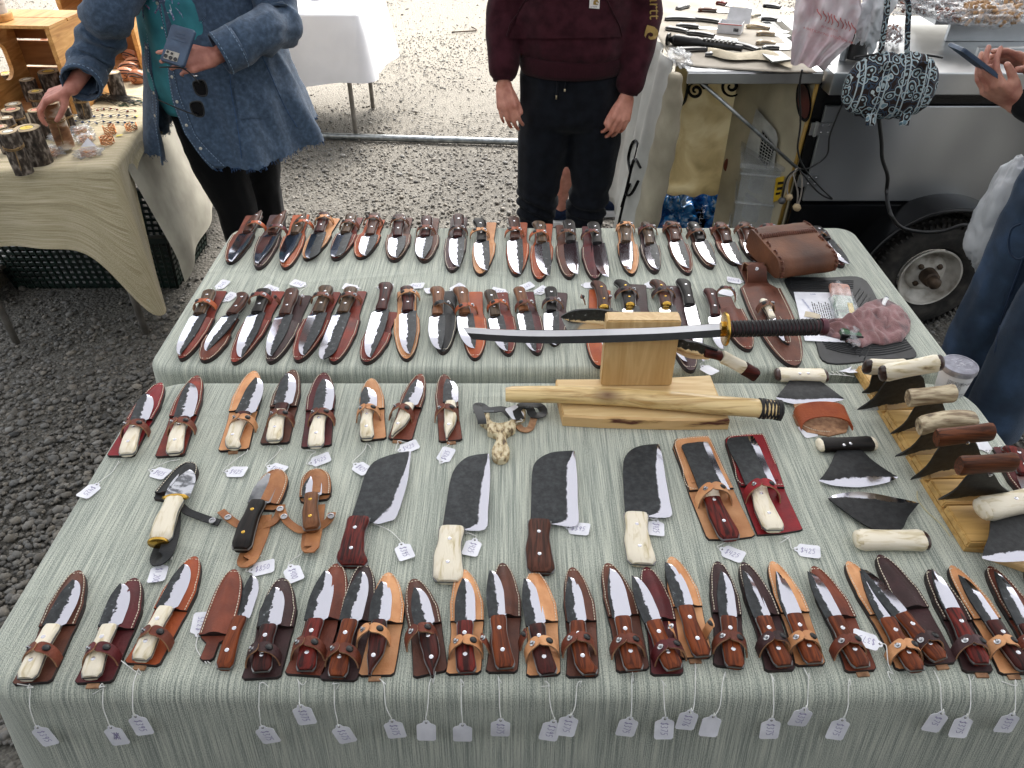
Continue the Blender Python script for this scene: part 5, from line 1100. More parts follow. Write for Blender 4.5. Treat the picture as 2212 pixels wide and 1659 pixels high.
for nm, x0, x1, mt2 in (('pink_end', -L / 2, -L * .28, MT('pink_paper', 'a87868', 'd8a898', scale=50)), ('green_wrap', -L * .28, L * .42, MT('green_wrap', '163c26', '5d7d62', '2a5a3a', scale=40, st=(3, 1, 1), rough=.3, coat=.5)), ('dark_end', L * .42, L * .44, BLKP)):
    g = MB(); g.box(((x0 + x1) / 2, 0, -.006), (x1 - x0, .05, .018)); o = g.build(nm, mt2, tp); o.rotation_euler = (0, 0, ang); m = o.modifiers.new('b', 'BEVEL'); m.width = .008; m.segments = 3
g = MB(); g.box((L * .05, .012, .0035), (.09, .012, .001)); o = g.build('yellow_stripe', MT('yellow_print', 'c8a818', 'd8b828'), tp); o.rotation_euler = (0, 0, ang)
o = blob('wrap_film', (0, 0, -.004), (L * .56, .032, .015), CELLO, tp, .18, 14, 3); o.rotation_euler = (0, 0, ang)
RAGM = MT('rag_terry', '54444a', '9a7474', '84605f', scale=24, rough=.95, lo=.3, hi=.6, bump=1, bs=420, sheen=.3)
r0 = CZ('K', 960, 820, Z1 + .02)
rg = MB(); 
def rag(u, v):
    # crumpled cloth: tapered left tail, wide right lobe
    ex = interp(u, [(0, 0), (1, 1)]); w = interp(u, [(0, .35), (.2, .5), (.38, .95), (.5, .85), (.6, 1.05), (.8, 1.1), (.93, .7), (1, .2)])
    c = Vector(CZ('K', 640 + 680 * u, 880 - 60 * u + 25 * math.sin(u * 5), Z1)); 
    y = (v - .5) * .17 * w; p = c + Vector((.12 * y, y, 0)); nn = noise.noise(Vector((u * 4, v * 3, 1))); n2 = abs(noise.noise(Vector((u * 9, v * 5 + u * 4, 7))))
    env = math.sin(PI * v) ** .5 * math.sin(PI * min(1, u * 1.02 + .02)) ** .4
    return (p.x, p.y, Z1 + .006 + env * (.020 + .022 * nn + .022 * n2) )
rg.grid(rag, 90, 50); o = rg.build('rag', RAGM, smooth=True); m = o.modifiers.new('s', 'SOLIDIFY'); m.thickness = .003; m.offset = -1
tag(o, 'stained pink terry rag heaped over the packet and mat', 'rag')
a, b_ = CZ('K', 1125, 700, Z1 + .01), CZ('K', 1157, 628, Z1 + .012); g = MB(); pn = thing('marker_pen', 'white marker pen with blue tip sticking out behind the rag', 'pen', a)
g.tube([Vector(), (b_ - a) * .8], .0065, 12); g.build('barrel', MT('white_plastic', 'd8d8d8', 'e8e8e8'), pn, True, sharp=50); g = MB(); g.tube([(b_ - a) * .8, (b_ - a) * .93, (b_ - a)], [.006, .005, .002], 12); g.build('tip', MT('navy', '1c2850', '2a3868'), pn, True)
# ---- rolled leather bag
BAG = MT('bag_leather', '3c2012', '77482a', '5a341d', scale=9, rough=.6, lo=.28, hi=.7, bump=.4, bs=150)
b0 = CZ('K', 490, 400, Z1); bg_ = thing('leather_bag', 'brown laced leather bag resting on the rear row of knives', 'bag', b0)
a = CZ('K', 290, 455, Z1 + .02) - b0; b_ = CZ('K', 735, 395, Z1 + .02) - b0; ax = (b_ - a); Lb = ax.length; axn = ax.normalized(); yv = Vector((-axn.y, axn.x, 0)); a = a - axn * .01
prof = [(-.08, .004), (-.09, .02), (-.088, .038), (-.075, .052), (-.05, .058), (0, .064), (.05, .07), (.078, .07), (.088, .056), (.09, .03), (.086, .006), (.03, .003), (-.03, .003)]
Pp = crv([Vector((p[0], p[1], 0)) for p in prof], 36, True)
def bagf(u, v):
    p = Pp[int(round(v * 36)) % 36]; s = 1 - .04 * (2 * u - 1) ** 8; q = a + axn * (Lb * u) + yv * (p.x * s + .055) + Vector((0, 0, p.y * s + .004 * noise.noise(Vector((u * 3, v * 5, 2)))))
    return (q.x, q.y, q.z)
g = MB(); g.grid(bagf, 30, 36); 
for e in (0, 1): c_ = [bagf(e, j / 36) for j in range(36)]; g.add(c_, [tuple(range(36)) if e else tuple(range(35, -1, -1))])
o = g.build('bag_body', BAG, bg_, True, sharp=50)
g = MB()
for e in (0.035, .965):
    for j in range(2, 34):
        p = Vector(bagf(e, j / 36)); q = Vector(bagf(e + (.03 if e < .5 else -.03), (j + .5) / 36)); cc_ = Vector(bagf(.5, j / 36)); nn = (p - (a + axn * Lb * e + yv * .055 + Vector((0, 0, .032)))).normalized(); g.tube([p + nn * .0005, p.lerp(q, .5) + nn * .004, q + nn * .0005], .0022, 5)
g.build('lacing', LE['B'][0], bg_, True)
g = MB()
for k in range(26):
    p = Vector(bagf(.03 + .94 * k / 26, 15 / 36)); q = Vector(bagf(.03 + .94 * (k + .8) / 26, 16.3 / 36)); up = Vector((0, 0, .003)); g.tube([p, p.lerp(q, .5) + up, q], .0022, 5)
g.build('top_lacing', LE['B'][0], bg_, True)
# strap ring and tag hardware on the big sheath
mkstrap(s20, (.075, 0, 0), PI / 2, .02, .03, LE['B'][0], width=.05, lean=.1)
# ================================================================ LEFT STALL: burlap table, crates, candles, jewellery
TZ = .745
BURLAP = cloth_mat('burlap', ('9a8e70', 'b4a888', 'c8bca2'), 420, 700, mixrow=.5, swap=True)
lc = CZ('L', 770, 1110, TZ); lr = CZ('L', 1040, 720, TZ); ld = (lr - lc).normalized(); LA = math.atan2(ld.y, ld.x) - PI / 2
# local frame of the stall table: origin at the near right corner, +y along its long right edge, -x to the left
def LW(x, y, z=0): return lc + Matrix.Rotation(LA, 3, 'Z') @ Vector((x, y, 0)) + Vector((0, 0, z - TZ))
fold_table('folding table under the burlap cloth of the candle stall', -.73, -.03, .03, 1.8, TZ - .004, (lc.x, lc.y, 0, LA))
drape('tablecloth', -.78, 0, 0, 1.85, TZ, .03, .02, .36, BURLAP, .05, .03, 5, 'beige burlap cloth with pointed hanging corner on candle stall', (lc.x, lc.y, 0, LA), 2,
      dropfn=lambda x, y: max(.06, .72 + .9 * math.exp(-((x) ** 2 + (y) ** 2) / .015) + (-.62 if x > -.001 and y > .12 else 0)))
# white plastic liner peeking below, bucket, green basket, pallet
LINER = MT('grey_cloth_liner', '8c887c', 'aaa698', scale=8, rough=.7)
g = MB(); g.grid(lambda u, v: (-.012 + (.012 * math.sin(u * 24) + .085) * min(1, v * 1.3), .12 + 1.6 * u, TZ - .035 - .5 * v), 40, 10); o = g.build('liner_cloth', LINER, smooth=True); o.location = (lc.x, lc.y, 0); o.rotation_euler = (0, 0, LA); tag(o, 'grey white liner cloth hanging beneath the burlap on the stall side', 'cloth')
bp = PX(440, 485, .005); bk = thing('white_bucket', 'white plastic bucket standing on gravel under the stall table', 'bucket', bp + Vector((-.1, .05, 0)))
g = MB(); g.lathe([(.10, 0), (.115, .02), (.14, .30), (.148, .31), (.148, .33), (.14, .33), (.11, .03)], 28); g.build('bucket_wall', MT('bucket_white', 'b8b8b8', 'd0d0d0', rough=.4), bk, True, sharp=40)
g = MB(); g.tube([(.15 * math.cos(a), .15 * math.sin(a) * .3 - .02, .31 - .12 * math.sin(a)) for a in [i * PI / 12 for i in range(13)]], .003, 6); g.build('handle', STEEL, bk, True)
GB = MT('green_basket', '06140f', '0a221a', scale=20, rough=.45)
q0 = PX(210, 560, .1); bs = thing('green_basket', 'dark green slotted plastic basket on the gravel under the burlap table', 'basket', (q0.x, q0.y + .12, 0))
g = MB()
for zz in np.linspace(.02, .24, 9): 
    w, d = .36 + zz * .12, .2 + zz * .12
    for a, b in (((-w, -d), (w, -d)), ((w, -d), (w, d)), ((w, d), (-w, d)), ((-w, d), (-w, -d))): g.bar((a[0], a[1], zz), (b[0], b[1], zz), .008, .014)
for k in range(25):
    x = -1 + 2 * k / 24; g.bar((x * .36, -.2, 0), (x * .39, -.232, .25), .012, .008); g.bar((x * .36, .2, 0), (x * .39, .232, .25), .012, .008)
for k in range(13):
    y = -1 + 2 * k / 12; g.bar((.36, y * .2, 0), (.39, y * .232, .25), .012, .008); g.bar((-.36, y * .2, 0), (-.39, y * .232, .25), .012, .008)
g.box((0, 0, .006), (.72, .4, .01)); g.build('basket_walls', GB, bs)
g = MB(); w, d = .40, .24
for a, b in (((-w, -d), (w, -d)), ((w, -d), (w, d)), ((w, d), (-w, d)), ((-w, d), (-w, -d))): g.bar((a[0], a[1], .26), (b[0], b[1], .26), .03, .025)
g.build('rim', GB, bs)
pl = thing('wooden_pallet', 'grey weathered plank platform at the left edge under the stall', 'pallet', PX(-60, 560, .1))
for k in range(4):
    g = MB(); g.box((-.05 + .0 * k, -.2 + .13 * k, .02), (.5, .11, .02)); g.build('plank', MT('grey_wood', '4a443c', '6e675c', scale=8, st=(1, 10, 10)), pl)
for x in (-.22, .12): g = MB(); g.box((x, 0, -.035), (.08, .5, .09)); g.build('beam', MAT if False else MATS['grey_wood'], pl)
# crates
CRW = MT('crate_pine', 'a8733a', 'd6a566', 'c28f50', scale=5, st=(8, 1, 8), rough=.55, lo=.3, hi=.7, dist=1.5)
CRI = MT('crate_board', '8a5a30', 'a87442', scale=5, st=(1, 8, 8), rough=.6)
def endpanel(root, x, y0, y1, z0, z1, th, slot=True):
    # a crate end with an oval hand hole, built as a ring of faces with thickness
    cy, cz = (y0 + y1) / 2, (z0 + z1) / 2; n_ = 32; V = []
    ry, rz = (y1 - y0) * .17, (z1 - z0) * .22
    def outer(a):
        c, s_ = math.cos(a), math.sin(a); k = min((y1 - y0) / 2 / max(1e-6, abs(c)), (z1 - z0) / 2 / max(1e-6, abs(s_))); return (cy + c * k, cz + s_ * k)
    def inner(a):
        c, s_ = math.cos(a), math.sin(a); return (cy + ry * c, cz + (rz - ry) * (1 if s_ > 0 else -1) * (abs(s_) > .01) + ry * s_)
    angs = sorted([2 * PI * i / n_ + .001 for i in range(n_)] + [math.atan2(s1 * (z1 - z0), s2 * (y1 - y0)) % (2 * PI) for s1 in (-1, 1) for s2 in (-1, 1)]); n_ = len(angs)
    for xx in (x - th / 2, x + th / 2):
        for a in angs: o_ = outer(a); V.append((xx, *o_))
        for a in angs: o_ = inner(a); V.append((xx, *o_))
    Fc = []
    for i in range(n_):
        j = (i + 1) % n_; A = 2 * n_
        Fc += [(i, n_ + i, n_ + j, j), (A + i, A + j, A + n_ + j, A + n_ + i), (i, j, A + j, A + i), (n_ + i, A + n_ + i, A + n_ + j, n_ + j)]
    return raw('end_panel', V, Fc, CRW, root)
def crate(label, loc, rz, w, d, h, back=True, top=True):
    r = thing('wooden_crate', label, 'crate', loc, rz, 'pine display crates')
    endpanel(r, -w / 2 + .009, -d / 2, d / 2, 0, h, .018); endpanel(r, w / 2 - .009, -d / 2, d / 2, 0, h, .018)
    for k in range(3):
        z0 = h * k / 3 + .004; g = MB(); g.box((0, d / 2 + .006, z0 + h / 6 - .003), (w, .010, h / 3 - .008)); g.build('back_slat', CRI, r)
    for k in range(2 if top else 0):
        g = MB(); g.box((0, -d / 4 + k * d / 2, h + .0065), (w, d / 2 - .008, .011)); g.build('top_slat', CRW, r)
    for k in range(2): g = MB(); g.box((0, -d / 4 + k * d / 2, .004), (w - .04, d / 2 - .008, .008)); g.build('bottom_slat', CRI, r)
    return r
c1 = CZ('L', 330, 560, TZ); c2 = CZ('L', 640, 330, TZ)
crate('tall pine crate with oval hand holes and leather pieces inside', LW(-.42, .72, TZ + .001), LA - R(12), .34, .26, .31)
crate('lower pine crate at the left frame edge beside the candles', LW(-.78, .36, TZ + .001), LA - R(12), .36, .26, .25)
crate('rear pine crate partly hidden behind the tall crate', LW(-.30, 1.30, TZ + .001), LA - R(6), .3, .26, .30)
# lamp foot on crate top
o = thing('birch_candle_holder', 'white birch log with wooden base on top of the tall crate', 'candle holder', LW(-.50, .68, TZ + .325)); BIRCH = MT('birch_bark', '4a4038', 'c4bfb8', 'a8a29a', scale=18, st=(1, 1, 5), rough=.85, lo=.3, hi=.5, bump=.7)
g = MB(); g.lathe([(.056, 0), (.058, .02), (.056, .024)], 24); g.build('base', CRW, o, True, sharp=40); g = MB(); g.lathe([(.045, .024), (.045, .16)], 24, wob=.02); g.build('log', BIRCH, o, True, sharp=40)
# birch candle holders
BARKM = MT('dark_bark', '1e1814', '8a7f74', '42382f', scale=75, st=(1, 1, .5), rough=.95, lo=.32, hi=.66, bump=1, bs=90)
BARKB = MT('brown_birch', '4a2c1a', 'c2b6a6', '8a6040', scale=16, st=(1, 1, 2), rough=.85, lo=.3, hi=.68, bump=.8, bs=80)
CUT = MT('cut_wood', '9a8464', 'c2ad8a', scale=30, rough=.7); WAXY = {'y': MT('wax_yellow', 'd8b83c', 'e6cc5c'), 'p': MT('wax_pink', 'd88a70', 'e8a48c'), 'w': MT('wax_cream', 'd8d0b8', 'e8e2d0'), 'k': BLKP}
TWINE = MT('jute_twine', '6e5638', '96794e', scale=120, rough=.9)
def candle(label, px, py, rpx, h, wx, twine=False, base=TZ, bark=None, tilt=0):
    u, v = U('L', px, py); c = PX(u, v, base + h); mpp = (PX(u + 1, v, base + h) - c).length; r_ = rpx * CR['L'][2] / 1.8228 * mpp
    t = thing('birch_candle_holder', label, 'candle holder', (c.x, c.y, base + .001), random.uniform(0, 6), 'log tealight holders on the stall')
    g = MB(); g.lathe([(r_ * 1.02, 0), (r_ * 1.04, h * .3), (r_, h * .7), (r_ * .99, h - .001)], 26, wob=.035); g.build('bark', bark or BARKM, t, True, sharp=60)
    g = MB(); g.lathe([(r_ * .93, h - .004), (r_ * .93, h + .0006), (r_ * .58, h + .0006), (r_ * .57, h - .006)], 24, wob=.01); g.build('cut_top', CUT, t, True, sharp=30)
    g = MB(); g.lathe([(r_ * .56, h - .004), (r_ * .56, h + .0015), (r_ * .54, h + .0018), (r_ * .53, h)], 24); cp = g.build('tealight_cup', STEEL, t, True, sharp=40)
    g = MB(); g.lathe([(r_ * .52, h - .002), (r_ * .50, h + .0005)], 20); g.tube([(0, 0, h), (.001, 0, h + .006)], .0009, 5); g.build('wax', WAXY[wx], cp, True, sharp=40)
    if twine:
        g = MB()
        for zz in (h * .62, h * .66): g.tube([(r_ * 1.06 * math.cos(a), r_ * 1.06 * math.sin(a), zz + .002 * math.sin(a * 2)) for a in [i * 2 * PI / 20 for i in range(21)]], .0017, 5)
        a = -PI / 2 - t.rotation_euler.z + .5; p = Vector((math.cos(a) * r_ * 1.07, math.sin(a) * r_ * 1.07, h * .64)); d = Vector((math.cos(a), math.sin(a), 0)); s_ = Vector((-d.y, d.x, 0))
        g.tube(crv([p, p + d * .01 + s_ * .018 + Vector((0, 0, .008)), p + d * .004 + s_ * .004, p + d * .01 - s_ * .012 + Vector((0, 0, .006)), p], 14), .0018, 5)
        g.tube(crv([p, p + d * .006 + Vector((0, 0, -.02)), p + d * .003 - s_ * .004 + Vector((0, 0, -h * .5))], 8), .0018, 5); g.build('twine_bow', TWINE, t, True)
    return t
for k, (a, b, c, d, e, f, lab) in enumerate([(325,478,72,.10,'y',0,'log candle with yellow wax just right of the tall crate end'),(432,468,40,.08,'w',1,'small log candle behind the yellow one, beside the denim cuff'),(40,492,58,.09,'y',1,'log candle seen through the lower crate hand hole'),(180,533,50,.09,'w',0,'log candle with cream wax left of the denim cuff'),
    (238,612,50,.08,'y',1,'log candle with pale wax under the reaching hand'),(88,698,52,.09,'w',0,'log candle with cream wax behind the pink one at left'),(72,735,62,.09,'p',1,'wide log candle with pink wax and twine bow at left'),(238,738,52,.10,'p',0,'log candle with pink wax right behind the lifted one'),
    (38,790,46,.08,'w',1,'small log candle between pink and white ones at the left'),(0,850,48,.09,'p',0,'log candle cut by the left frame edge'),(52,882,60,.14,'w',1,'tall front log candle with white wax and hanging twine'),(178,858,84,.12,'y',0,'thick grey log candle with yellow wax at the front'),
    (518,612,44,.10,'p',1,'log candle with pink wax right of the reaching hand'),(425,722,40,.09,'w',1,'small log candle right of the lifted birch one'),(752,486,50,.10,'w',0,'dark log candle between the sleeve and the black cords')]):
    candle(lab, a, b, c, d, e, bool(f))
candle('brown and white birch candle holder being lifted by the woman', 335, 690, 56, .155, 'k', True, TZ + .012, BARKB)
# leather pieces: masks and coin pouches
LT = LE['T'][0]; LN = MT('leather_natural', '9c5a38', 'c98c66', scale=10, rough=.4, lo=.3, hi=.7, coat=.1)
for i, (px, py, w, d, h, lab) in enumerate([(850,540,.055,.03,.05,'round tan leather purse nearest the cords'),(930,560,.05,.03,.05,'tan leather purse half behind the denim jacket'),(870,490,.055,.03,.045,'tan leather purse second in the heap'),(880,410,.05,.03,.045,'tan leather purse highest in the heap'),(900,455,.05,.03,.04,'tan leather purse in the middle of the heap')]):
    p = CZ('L', px, py, TZ); r = thing('leather_purse', lab, 'purse', p, random.uniform(-.4, .4), 'small leather purses'); o = blob('purse_body', (0, 0, h / 2 + .002), (w * .75, d, h * .62), LN, r, .06, 4, i)
    g = MB(); g.tube(crv([(-w * .75, -.006, h * .6), (-w * .4, -d * .8, h * .95), (0, -d * .95, h * 1.02), (w * .4, -d * .8, h * .95), (w * .75, -.006, h * .6)], 14), .0028, 6); g.tube(crv([(-w * .75, -.008, h * .5), (0, -d * 1.04, h * .8), (w * .75, -.008, h * .5)], 12), .0025, 6); g.build('zip_edge', BLKP if i % 2 else LE['D'][0], r, True)
    g = MB(); g.tube(crv([(-.012, -d * .98, h * .42), (0, -d * 1.06, h * .3), (.014, -d * .98, h * .5), (.002, -d * 1.03, h * .6)], 12), .0016, 5); g.build('embossed_curl', LE['B'][0], r, True)
for i, (px, py, w, h, lab) in enumerate([(420,390,.11,.075,'large folded tan leather piece with spiral tooling in the crate'),(330,340,.09,.07,'tan leather piece behind the large one in the crate'),(210,350,.08,.06,'tan leather piece seen through the tall crate hand hole')]):
    p = CZ('L', px, py + 40, TZ); r = thing('leather_mask', lab, 'leather piece', p, R(20 * i), 'leather pieces in the crate')
    g = MB(); g.slab(lambda u, v: (Vector(((u - .5) * w * 2 * (1 - .35 * v), -.05 * math.sin(PI * u) * (1 - v) + .03, .012 + h * v * (1 - .5 * abs(2 * u - 1)))), Vector((0, -.7, .7))), 16, 10, .003); g.build('leather_panel', LN, r, True)
    g = MB(); g.tube([(math.cos(a) * .012 * (1 - a / 14) + .03, -.012, .03 + math.sin(a) * .012 * (1 - a / 14)) for a in [k * .5 for k in range(22)]], .0012, 5); g.build('spiral_tooling', LE['N'][0], r, True)
# bracelets
COPPER = MT('copper_wire', 'a8683c', 'd8a070', scale=60, rough=.25, metal=1)
for i, (px, py, rr, n_, lab) in enumerate([(350,1040,.030,5,'braided copper bracelet in clear wrap at the front'),(602,1042,.026,5,'copper bracelet with white price tab in clear wrap'),(725,965,.024,6,'unwrapped copper bracelet of many bands near the edge'),(742,895,.024,7,'beaded copper bracelet right of the wrapped ones'),(885,870,.024,5,'woven copper bracelet furthest right on burlap'),(545,892,.022,4,'wrapped copper bracelet nearest the lifted candle'),(580,945,.023,4,'wrapped copper bracelet in the middle of the group'),(420,945,.026,3,'thin wrapped copper bracelet left of the group')]):
    p = CZ('L', px, py, TZ); r = thing('copper_bracelet', lab, 'bracelet', p, random.uniform(0, 3), 'copper bracelets on burlap')
    for k in range(n_):
        g = MB(); g.tube([(rr * math.cos(a) , rr * .8 * math.sin(a), .004 + k * .0042 + .0014 * math.sin(a * 9 + k * 2)) for a in [.5 + i2 / 40 * 5.4 for i2 in range(41)]], .0016, 5); g.build('band', COPPER, r, True)
    if i in (0, 1, 5, 6, 7):
        blob('clear_wrap', (0, 0, .012), (rr * 1.9, rr * 1.3, .017), CELLO, r, .4, 18, i + 3, 36, 18)
    if i == 1: g = MB(); g.add([(-.02, .01, .03), (.03, .0, .03), (.01, .02, .055)], [(0, 1, 2)]); g.build('price_tab', CARD, r)
# silver wire earrings: three rows of small hoops with coloured stones
STN = {'r': MT('stone_red', '5a1812', '7a2a1c', rough=.2), 'b': MT('stone_blue', '1c2c4a', '2e4468', rough=.2)}
k = 0
for row, (y, x0, x1, n_, sc_) in enumerate([(745,560,780,6,'r'),(790,520,900,8,'b'),(830,500,880,9,'b'),(750,850,900,2,'r')]):
    for i in range(n_):
        x = x0 + (x1 - x0) * i / max(1, n_ - 1); k += 1
        p = CZ('L', x, y + random.uniform(-8, 8), TZ); r = thing('silver_ring', f'silver wire ring, {ORD[i + 1]} from left in {["back row with red stones", "middle row with blue stones", "front row with blue stones", "small group at far right"][row]}', 'ring', p, random.uniform(-.4, .4), 'silver wire rings with ' + ('red' if sc_ == 'r' else 'blue') + ' stones')
        g = MB(); g.tube([(-.016 + .017 * math.cos(a), .009 * math.sin(a), .006 + .004 * math.sin(a + 1)) for a in [j / 14 * 2 * PI for j in range(15)]], .0012, 5); g.build('band', STEEL, r, True)
        g = MB(); g.lathe([(.006, 0), (.006, .003), (.002, .006)], 4, (.005, 0, .004)); g.build('stone', STN[sc_], r)
for i, (x, y) in enumerate(((800, 915), (905, 788), (1010, 700))): g = MB(); p = CZ('L', x, y, TZ + .001); g.slab(lambda u, v: (p + Vector(((u - .5) * .022, (v - .5) * .012 + .006 * u, .002 + .003 * u)), (0, 0, 1)), 4, 2, .0006); tag(g.build('yellow_sticker', MT('sticker_yellow', 'c8bc20', 'dcd040')), ['yellow sticker beside the beaded bracelet', 'yellow sticker right of blue ring rows', 'yellow sticker next to the jade pendants'][i], 'sticker')
g = MB()
for i in range(46):
    y0 = random.uniform(640, 700); a = CZ('L', 590, y0, TZ + .003); b = CZ('L', random.uniform(760, 980), random.uniform(650, 712), TZ + .004); m_ = a.lerp(b, .5) + Vector((0, random.uniform(-.02, .04), random.uniform(.006, .02))); g.tube(crv([a, m_, b], 10), .0011, 4)
tag(g.build('black_cords', BLKP, smooth=True), 'bundle of black necklace cords on the burlap', 'cords', kind='stuff')
JADE = MT('jade', '1e3a26', '3c5c40', scale=40, rough=.25)
for i in range(9):
    x, y = 800 + 24 * i, 705 - 4 * i + random.uniform(-14, 12); p = CZ('L', x, y, TZ + .004); r = thing('jade_pendant', f'green jade pendant with silver cap, {ORD[i + 1]} from left on the black cords', 'pendant', p, random.uniform(-1, 0), 'jade pendants on black cords')
    g = MB(); g.tube([(0, 0, 0), (.018, 0, 0)], [.0035, .0025], 6); g.build('stone', JADE, r); g = MB(); g.tube([(-.005, 0, 0), (0, 0, 0)], .003, 8); g.build('cap', STEEL, r)
# ---- far white table
fc = PX(775, 30, .745); fr = fc; 
ft2 = fold_table('folding table beneath the far white plastic sheet', -1.75, -.03, .03, .72, .74, (fc.x, fc.y, 0, R(-3)))
WPL = MT('white_plastic_sheet', 'cfcfd2', 'e2e2e4', scale=3, rough=.35, spec=.5)
drape('plastic_tablecloth', -1.8, .0, 0, .76, .745, .03, .02, .42, WPL, .08, .035, 4, 'white plastic sheet with crumpled side on the far table', (fc.x, fc.y, 0, R(-3)), 6, dropfn=lambda x, y: .82 + .2 * math.sin(x * 2) ** 2 + (.12 if y > .1 else 0), cat='plastic sheet')
g = MB(); g.lathe([(.05, 0), (.05, .06)], 20, PX(688, -4, .746), wob=.03); tag(g.build('log_slice', BARKM, smooth=True, sharp=50), 'dark log slice standing on the far white table', 'log')
# ================================================================ PEOPLE
ICO = {}
def ico(n_):
    if n_ not in ICO:
        b = bmesh.new(); bmesh.ops.create_icosphere(b, subdivisions=n_, radius=1); b.verts.ensure_lookup_table()
        ICO[n_] = (np.array([v.co[:] for v in b.verts]), [tuple(v.index for v in f.verts) for f in b.faces]); b.free()
    return ICO[n_]
class Blob:
    def __init__(s): s.S = []
    def ball(s, c, r, M=None): s.S.append((Vector(c), (r, r, r) if isinstance(r, (int, float)) else r, M))
    def limb(s, P, r, k=.35):
        P = [Vector(p) for p in P]
        for i in range(len(P) - 1):
            d = (P[i + 1] - P[i]).length; r0, r1 = r[i], r[i + 1]; a0 = r0 if isinstance(r0, (int, float)) else min(r0); a1 = r1 if isinstance(r1, (int, float)) else min(r1)
            n_ = max(2, int(d / (min(a0, a1) * k)))
            for q in range(n_ + 1):
                f = q / n_; rr = (r0 + (r1 - r0) * f) if isinstance(r0, (int, float)) else tuple(x + (y - x) * f for x, y in zip(r0, r1)); s.ball(P[i].lerp(P[i + 1], f), rr)
    def build(s, name, voxel, mat, parent, sm_=4, disp=None, cut=None, col=None):
        V0, F0 = ico(2); V = []; Fc = []
        for c, r, M in s.S:
            k = len(V); A = V0 * np.array(r)
            if M is not None: A = A @ np.array(M).T
            V += (A + np.array(c)).tolist(); Fc += [tuple(i + k for i in f) for f in F0]
        me = bpy.data.meshes.new('b'); me.from_pydata(V, [], Fc); o = bpy.data.objects.new('b', me); COL.objects.link(o)
        m = o.modifiers.new('r', 'REMESH'); m.mode = 'VOXEL'; m.voxel_size = voxel; m.use_smooth_shade = True
        if sm_: m = o.modifiers.new('s', 'SMOOTH'); m.factor = .5; m.iterations = sm_
        dg = bpy.context.evaluated_depsgraph_get(); m2 = bpy.data.meshes.new_from_object(o.evaluated_get(dg)); bpy.data.objects.remove(o); m2.name = name
        if disp:
            for v, nn in zip(m2.vertices, [v.normal.copy() for v in m2.vertices]): v.co += nn * disp(v.co)
        if cut:
            b = bmesh.new(); b.from_mesh(m2)
            for co, no in cut: bmesh.ops.bisect_plane(b, geom=b.verts[:] + b.edges[:] + b.faces[:], plane_co=co, plane_no=no, clear_outer=True)
            b.to_mesh(m2); b.free()
        m2.polygons.foreach_set('use_smooth', [True] * len(m2.polygons)); m2.update()
        o = link(name, m2, mat, parent); 
        if parent: o.location = -Vector(parent.location)
        return o
def hand(B, w, f, n_, side, curl=(.35, .5, .3), spread=.05, thumb=None, sc=1, curls=None):
    w = Vector(w); f = Vector(f).normalized(); n_ = Vector(n_); n_ = (n_ - f * n_.dot(f)).normalized(); t = f.cross(n_) * side
    L = [(.088, .030, (.042, .026, .021), .0092), (.092, .010, (.046, .030, .022), .0096), (.087, -.010, (.042, .028, .021), .0090), (.079, -.029, (.033, .021, .019), .0080)]
    B.ball(w, (.024 * sc,) * 3)
    tips = []
    for i, (ml, off, ph, r) in enumerate(L):
        k = w + f * ml * sc + t * off * sc; B.limb([w + f * .01 * sc + t * off * .55 * sc, k], [.0155 * sc, .0118 * sc], .5)
        cu = curls[i] if curls else curl; a = 0; p = k; sp = spread * (1.5 - i)
        for j, l_ in enumerate(ph):
            a += cu[j]; d = (f * math.cos(a) + n_ * math.sin(a) + t * math.sin(sp)).normalized(); q = p + d * l_ * sc; B.limb([p, q], [(r - .0007 * j) * sc, (r - .0007 * (j + 1)) * sc], .5); p = q
        tips.append(p)
    th = thumb or (.55, .75, .45); d0 = (f * th[0] + t * th[1] + n_ * th[2]).normalized(); p = w + f * .022 * sc + t * .016 * sc; B.limb([p, p + d0 * .042 * sc], [.0165 * sc, .0122 * sc], .4)
    p = p + d0 * .042 * sc; d1 = (d0 + f * .5).normalized(); B.limb([p, p + d1 * .032 * sc], [.0118 * sc, .0105 * sc], .4); p += d1 * .032 * sc; d2 = (d1 + f * .25).normalized(); B.limb([p, p + d2 * .025 * sc], [.0105 * sc, .0085 * sc], .4)
    return tips
def head(B, c, f, sc=1):
    c = Vector(c); f = Vector((f[0], f[1], 0)).normalized(); s = Vector((-f.y, f.x, 0))
    B.ball(c + Vector((0, 0, .03)), (.078 * sc, .078 * sc, .09 * sc)); B.ball(c - f * .02 + Vector((0, 0, .04)), .085 * sc); B.ball(c + f * .03 + Vector((0, 0, -.05)), (.055, .055, .06)); B.ball(c + f * .05 + Vector((0, 0, -.085)), .03)
    B.limb([c + f * .085 + Vector((0, 0, .025)), c + f * .105 + Vector((0, 0, -.012))], [.009, .014]); B.ball(c + f * .085 + Vector((0, 0, -.045)), (.018, .018, .008))
    for k in (1, -1): B.ball(c + s * .08 * k + Vector((0, 0, .0)), (.012, .02, .03)); B.ball(c + f * .075 + s * .03 * k + Vector((0, 0, .02)), .014)
def hair(c, parent, mat, sc=1.0, f=(0, -1)):
    B = Blob(); c = Vector(c); ff = Vector((f[0], f[1], 0)).normalized(); B.ball(c - ff * .03 + Vector((0, 0, .065)), .096 * sc); B.ball(c - ff * .055 + Vector((0, 0, .01)), .08 * sc); B.ball(c + Vector((0, 0, .1)), (.08, .08, .045)); return B.build('hair', .008, mat, parent, 2, lambda p: .006 * noise.noise(p * 60))
